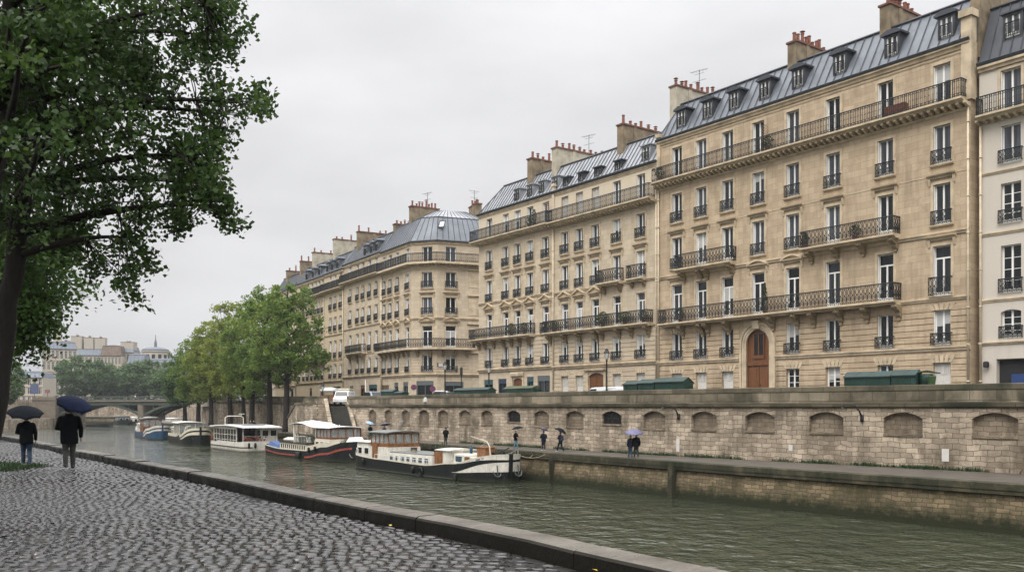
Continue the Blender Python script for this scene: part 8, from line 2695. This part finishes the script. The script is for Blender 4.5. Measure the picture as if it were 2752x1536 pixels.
vehicle(1668, 5.2, 'dark car between the white van and the green book stalls', 'car', 'car', 'car_dark', 0, 1043)
vehicle(926, 9.0, 'white camper van with a roof rack standing at the head of the stairs', 'camper van', 'camper', 'van_white', -.55, 1050, 'camper_van', 4.8)
vehicle(1005, 5, 'silver car with a sloping roof left of the teal book stalls', 'car', 'car', 'car_silver', 0, 1051)
vehicle(1192, 6.5, 'pale car half hidden behind the black car at the street corner', 'car', 'car', 'van_white', .9, 1049)
vehicle(1210, 5.0, 'black car at the street corner, right of the round sign', 'car', 'car', 'car_dark', .0, 1053)
vehicle(706, 4.5, 'silver car seen between the riverside tree trunks', 'car', 'car', 'car_silver')
vehicle(650, 4.5, 'white car seen between the left riverside tree trunks', 'car', 'car', 'van_white')
# parasol kiosk and potted plants near the stair head
s_ = Wp.s_at_px(852); x, y = Wp.at(s_, 1.8); zb = street_z(s_)
k_ = empty('food_cart', 'small cart with a rounded white canopy at the top of the stairs', 'cart', (x, y, zb))
mb = MB(); mb.box(-1.3, 1.3, -.5, .5, .4, 1.3); mb.build('counter', M['teak'], k_)
mb = MB(); mb.lathe([(1.55, 1.75), (1.5, 1.95), (1.2, 2.25), (.7, 2.4), (.02, 2.42)], n=14); mb.v = [(a, b * .6, c) for a, b, c in mb.v]; mb.build('canopy', M['galv'], k_, True)
for a in (-1.2, 1.2):
    mb = MB(); mb.tube([(a, 0, 0), (a, 0, 1.9)], .04, 6); mb.build('post', M['galv'], k_)

# stairs from the street down to the promenade
a0 = Wp.at(sa, 0); a1 = Wp.at(sb, 0)             # right and left ends of the gap
st = empty('stone_stairs', 'dark mossy stone stairs coming down to the far promenade between sloping side walls', 'stairs', (*a1, PROM))
M['mossy_step'] = plain('mossy_steps', (.018, .016, .009), .9, var=.6, scale=1.3)
dn = (.30, -.95)                                 # downhill direction in plan
run = 8.0; drop = street_z(sa) - PROM; ns = 24
mb = MB()
for i in range(ns):
    u0, u1 = i / ns, (i + 1) / ns
    z = street_z(sa) - drop * u1
    P0 = (a1[0] + dn[0] * run * u0, a1[1] + dn[1] * run * u0); P1_ = (a0[0] + dn[0] * run * u0, a0[1] + dn[1] * run * u0)
    P2 = (a0[0] + dn[0] * run * u1, a0[1] + dn[1] * run * u1); P3_ = (a1[0] + dn[0] * run * u1, a1[1] + dn[1] * run * u1)
    ox, oy, oz_ = a1[0], a1[1], PROM
    c = [(p[0] - ox, p[1] - oy) for p in (P3_, P2, P1_, P0)]
    mb.hexa([(*q, -.1) for q in c], [(*q, z - oz_) for q in c])
mb.build('steps', M['mossy_step'], st)
def ramp_wall(pt, w, name, h=.95, dnv=dn, run_=run, top0=None):
    mb = MB(); nx, ny = -dnv[1], dnv[0]
    q0 = (pt[0] - a1[0], pt[1] - a1[1]); q1 = (q0[0] + dnv[0] * run_, q0[1] + dnv[1] * run_)
    zt0 = drop + h; zt1 = h * .6
    b = [q0, (q0[0] + nx * w, q0[1] + ny * w), (q1[0] + nx * w, q1[1] + ny * w), q1]
    mb.hexa([(*p, -.1) for p in b[::-1]], [(*b[3], zt1), (*b[2], zt1), (*b[1], zt0), (*b[0], zt0)])
    return mb.build(name, M['quay_block'], st)
ramp_wall((a1[0], a1[1]), -.5, 'side_wall', .9); ramp_wall((a0[0], a0[1]), .001 + .4, 'side_wall', .5)
# projecting block between the two flights, with its own sloping coping to the left
bl0 = Wp.at(Wp.s_at_px(884)); bl1 = Wp.at(Wp.s_at_px(836)); bl2 = Wp.at(Wp.s_at_px(797))
mb = MB()
def offp(p, d, s_): 
    q = Wp.at(Wp.s_at_px(s_), -d); return (q[0] - a1[0], q[1] - a1[1])
A_, B_, C_ = offp(None, 2.2, 884), offp(None, 2.2, 836), offp(None, 2.2, 797)
A2, B2, C2 = offp(None, 0, 884), offp(None, 0, 836), offp(None, 0, 797)
zt_ = ztop(Wp.s_at_px(860)) - 1.2 - PROM
mb.hexa([(*q, -.1) for q in (B_, A_, A2, B2)], [(*q, zt_) for q in (B_, A_, A2, B2)])
mb.hexa([(*q, -.1) for q in (C_, B_, B2, C2)], [(*C_, .5), (*B_, zt_), (*B2, zt_), (*C2, .5)])
mb.build('landing_block', M['quay_block'], st)
mb = MB()
for (p, q, zp, zq) in ((C_, B_, .5, zt_), (B_, A_, zt_, zt_)):
    v_ = (q[0] - p[0], q[1] - p[1]); l = math.hypot(*v_); n_ = (v_[1] / l * .12, -v_[0] / l * .12); m2 = (-n_[0] * 2.5, -n_[1] * 2.5)
    mb.hexa([(p[0] + n_[0], p[1] + n_[1], zp + .003), (q[0] + n_[0], q[1] + n_[1], zq + .003), (q[0] + m2[0], q[1] + m2[1], zq + .003), (p[0] + m2[0], p[1] + m2[1], zp + .003)],
            [(p[0] + n_[0], p[1] + n_[1], zp + .3), (q[0] + n_[0], q[1] + n_[1], zq + .3), (q[0] + m2[0], q[1] + m2[1], zq + .3), (p[0] + m2[0], p[1] + m2[1], zp + .3)])
mb.build('coping', M['cornice_dark'], st)
am = Wp.at(Wp.s_at_px(868)); 
# parapet over the landing
# balcony plants
def plant(face, x, y, z, h, w, label, seed, kind='bush'):
    c, n = math.cos(face.root.rotation_euler.z), math.sin(face.root.rotation_euler.z)
    L_ = face.root.location
    root = empty('potted_plant', label, 'plant', (L_.x + c * x - n * y, L_.y + n * x + c * y, L_.z + z), 0, 'potted plants on the balconies')
    pm = MB(); pm.lathe([(.16, 0), (.22, .3), (.23, .34)], n=10); pm.build('pot', M['terracotta'], root)
    rng = np.random.default_rng(seed); k = int(260 * h * w * 3)
    u = rng.uniform(0, 1, k); rad = w * (1 - .85 * u if kind == 'cone' else np.sqrt(np.maximum(.05, 1 - (2 * u - 1) ** 2))) * np.sqrt(rng.uniform(0, 1, k)); a = rng.uniform(0, 2 * PI, k)
    cen = np.stack([rad * np.cos(a), rad * np.sin(a), .3 + u * h], 1)
    me = leaves_mesh('foliage', cen, rng.uniform(.06, .14, k), rng.uniform(0, 1, k), M['ivy'], rng)
    o = bpy.data.objects.new('foliage', me); C.objects.link(o); o.parent = root
X = BIGROW.x
plant(BIG, X(2068), -.6, Z(9.8), 2.3, .32, 'tall cone-shaped plant on the long second-floor balcony above the arched door', 1, 'cone')
plant(BIG, X(2075), -.6, Z(23.5), 1.0, .5, 'dark bush on the top balcony beside the trellis', 2)
plant(BIG, X(2310), -.6, Z(14.75), .9, .5, 'bush between the two windows of the right third-floor balcony', 3)
plant(BIG, X(2176), -.6, Z(14.75), 1.0, .3, 'narrow dark plant at the left end of the right third-floor balcony', 4)
plant(BIG, X(1840), -.6, Z(9.8), 1.0, .5, 'bush near the left end of the long second-floor balcony', 5)
plant(BIG, .9, -.6, Z(23.5), 1.1, .5, 'dark bush at the far left end of the top balcony of the tallest house', 6)
plant(FA, rowA.x(1500), -.6, Z(10.1), 1.0, .6, 'dark bush at the left end of the middle house balcony', 7)
plant(FA, rowA.x(1632), -.6, Z(10.1), 1.3, .7, 'big bush behind the middle house balcony rail', 8)
plant(FA, rowA.x(1692), -.6, Z(10.1), 1.0, .9, 'wide low bush on the middle house balcony towards its right end', 9)
plant(FA, rowA.x(1741), -.6, Z(10.1), .9, .5, 'bush at the right end of the middle house balcony', 10)
plant(FB, rowB.x(1385), -.6, Z(10.2), 1.2, .6, 'bush on the balcony above the small arched oak door', 11)
plant(FB, rowB.x(1420), -.6, Z(10.2), 1.1, .5, 'bush at the right end of the balcony above the shop fronts', 12)
plant(FB, rowB.x(1447), -.6, Z(22.4), 1.6, .3, 'slender climbing plant on the top balcony near the trellis', 13)
plant(FB, rowB.x(1434), -.6, Z(22.4), .9, .5, 'small pale bush on the top balcony of the pedimented house', 14)
mb = MB(); mb.box(-.8, .8, -.3, .3, 0, .75); o = mb.build('balcony_crate', M['mahogany']); c, n = math.cos(BIG.root.rotation_euler.z), math.sin(BIG.root.rotation_euler.z); x, y = X(2420), -.55
o.location = (BIG.root.location.x + c * x - n * y, BIG.root.location.y + n * x + c * y, BIG.root.location.z + Z(23.52)); o.rotation_euler = (0, 0, BIG.root.rotation_euler.z); tag(o, 'dark wooden chest on the top balcony near its right end', 'chest')
# leaning clump of ivy on the block by the stairs is grass-like growth on the parapet end
# ================================================================ rain haze
hm_, t, b = new_mat('rain_haze')
t.nodes.remove(b)
pv = N(t, 'ShaderNodeVolumePrincipled')
pv.inputs['Color'].default_value = (.58, .60, .63, 1)
pv.inputs['Density'].default_value = 0.00024
pv.inputs['Anisotropy'].default_value = 0.2
t.links.new(pv.outputs[0], t.nodes['Material Output'].inputs['Volume'])
mb = MB(); mb.box(-1500, 1500, -200, 1500, -10, 70)
o = mb.build('haze', hm_); o['kind'] = 'stuff'
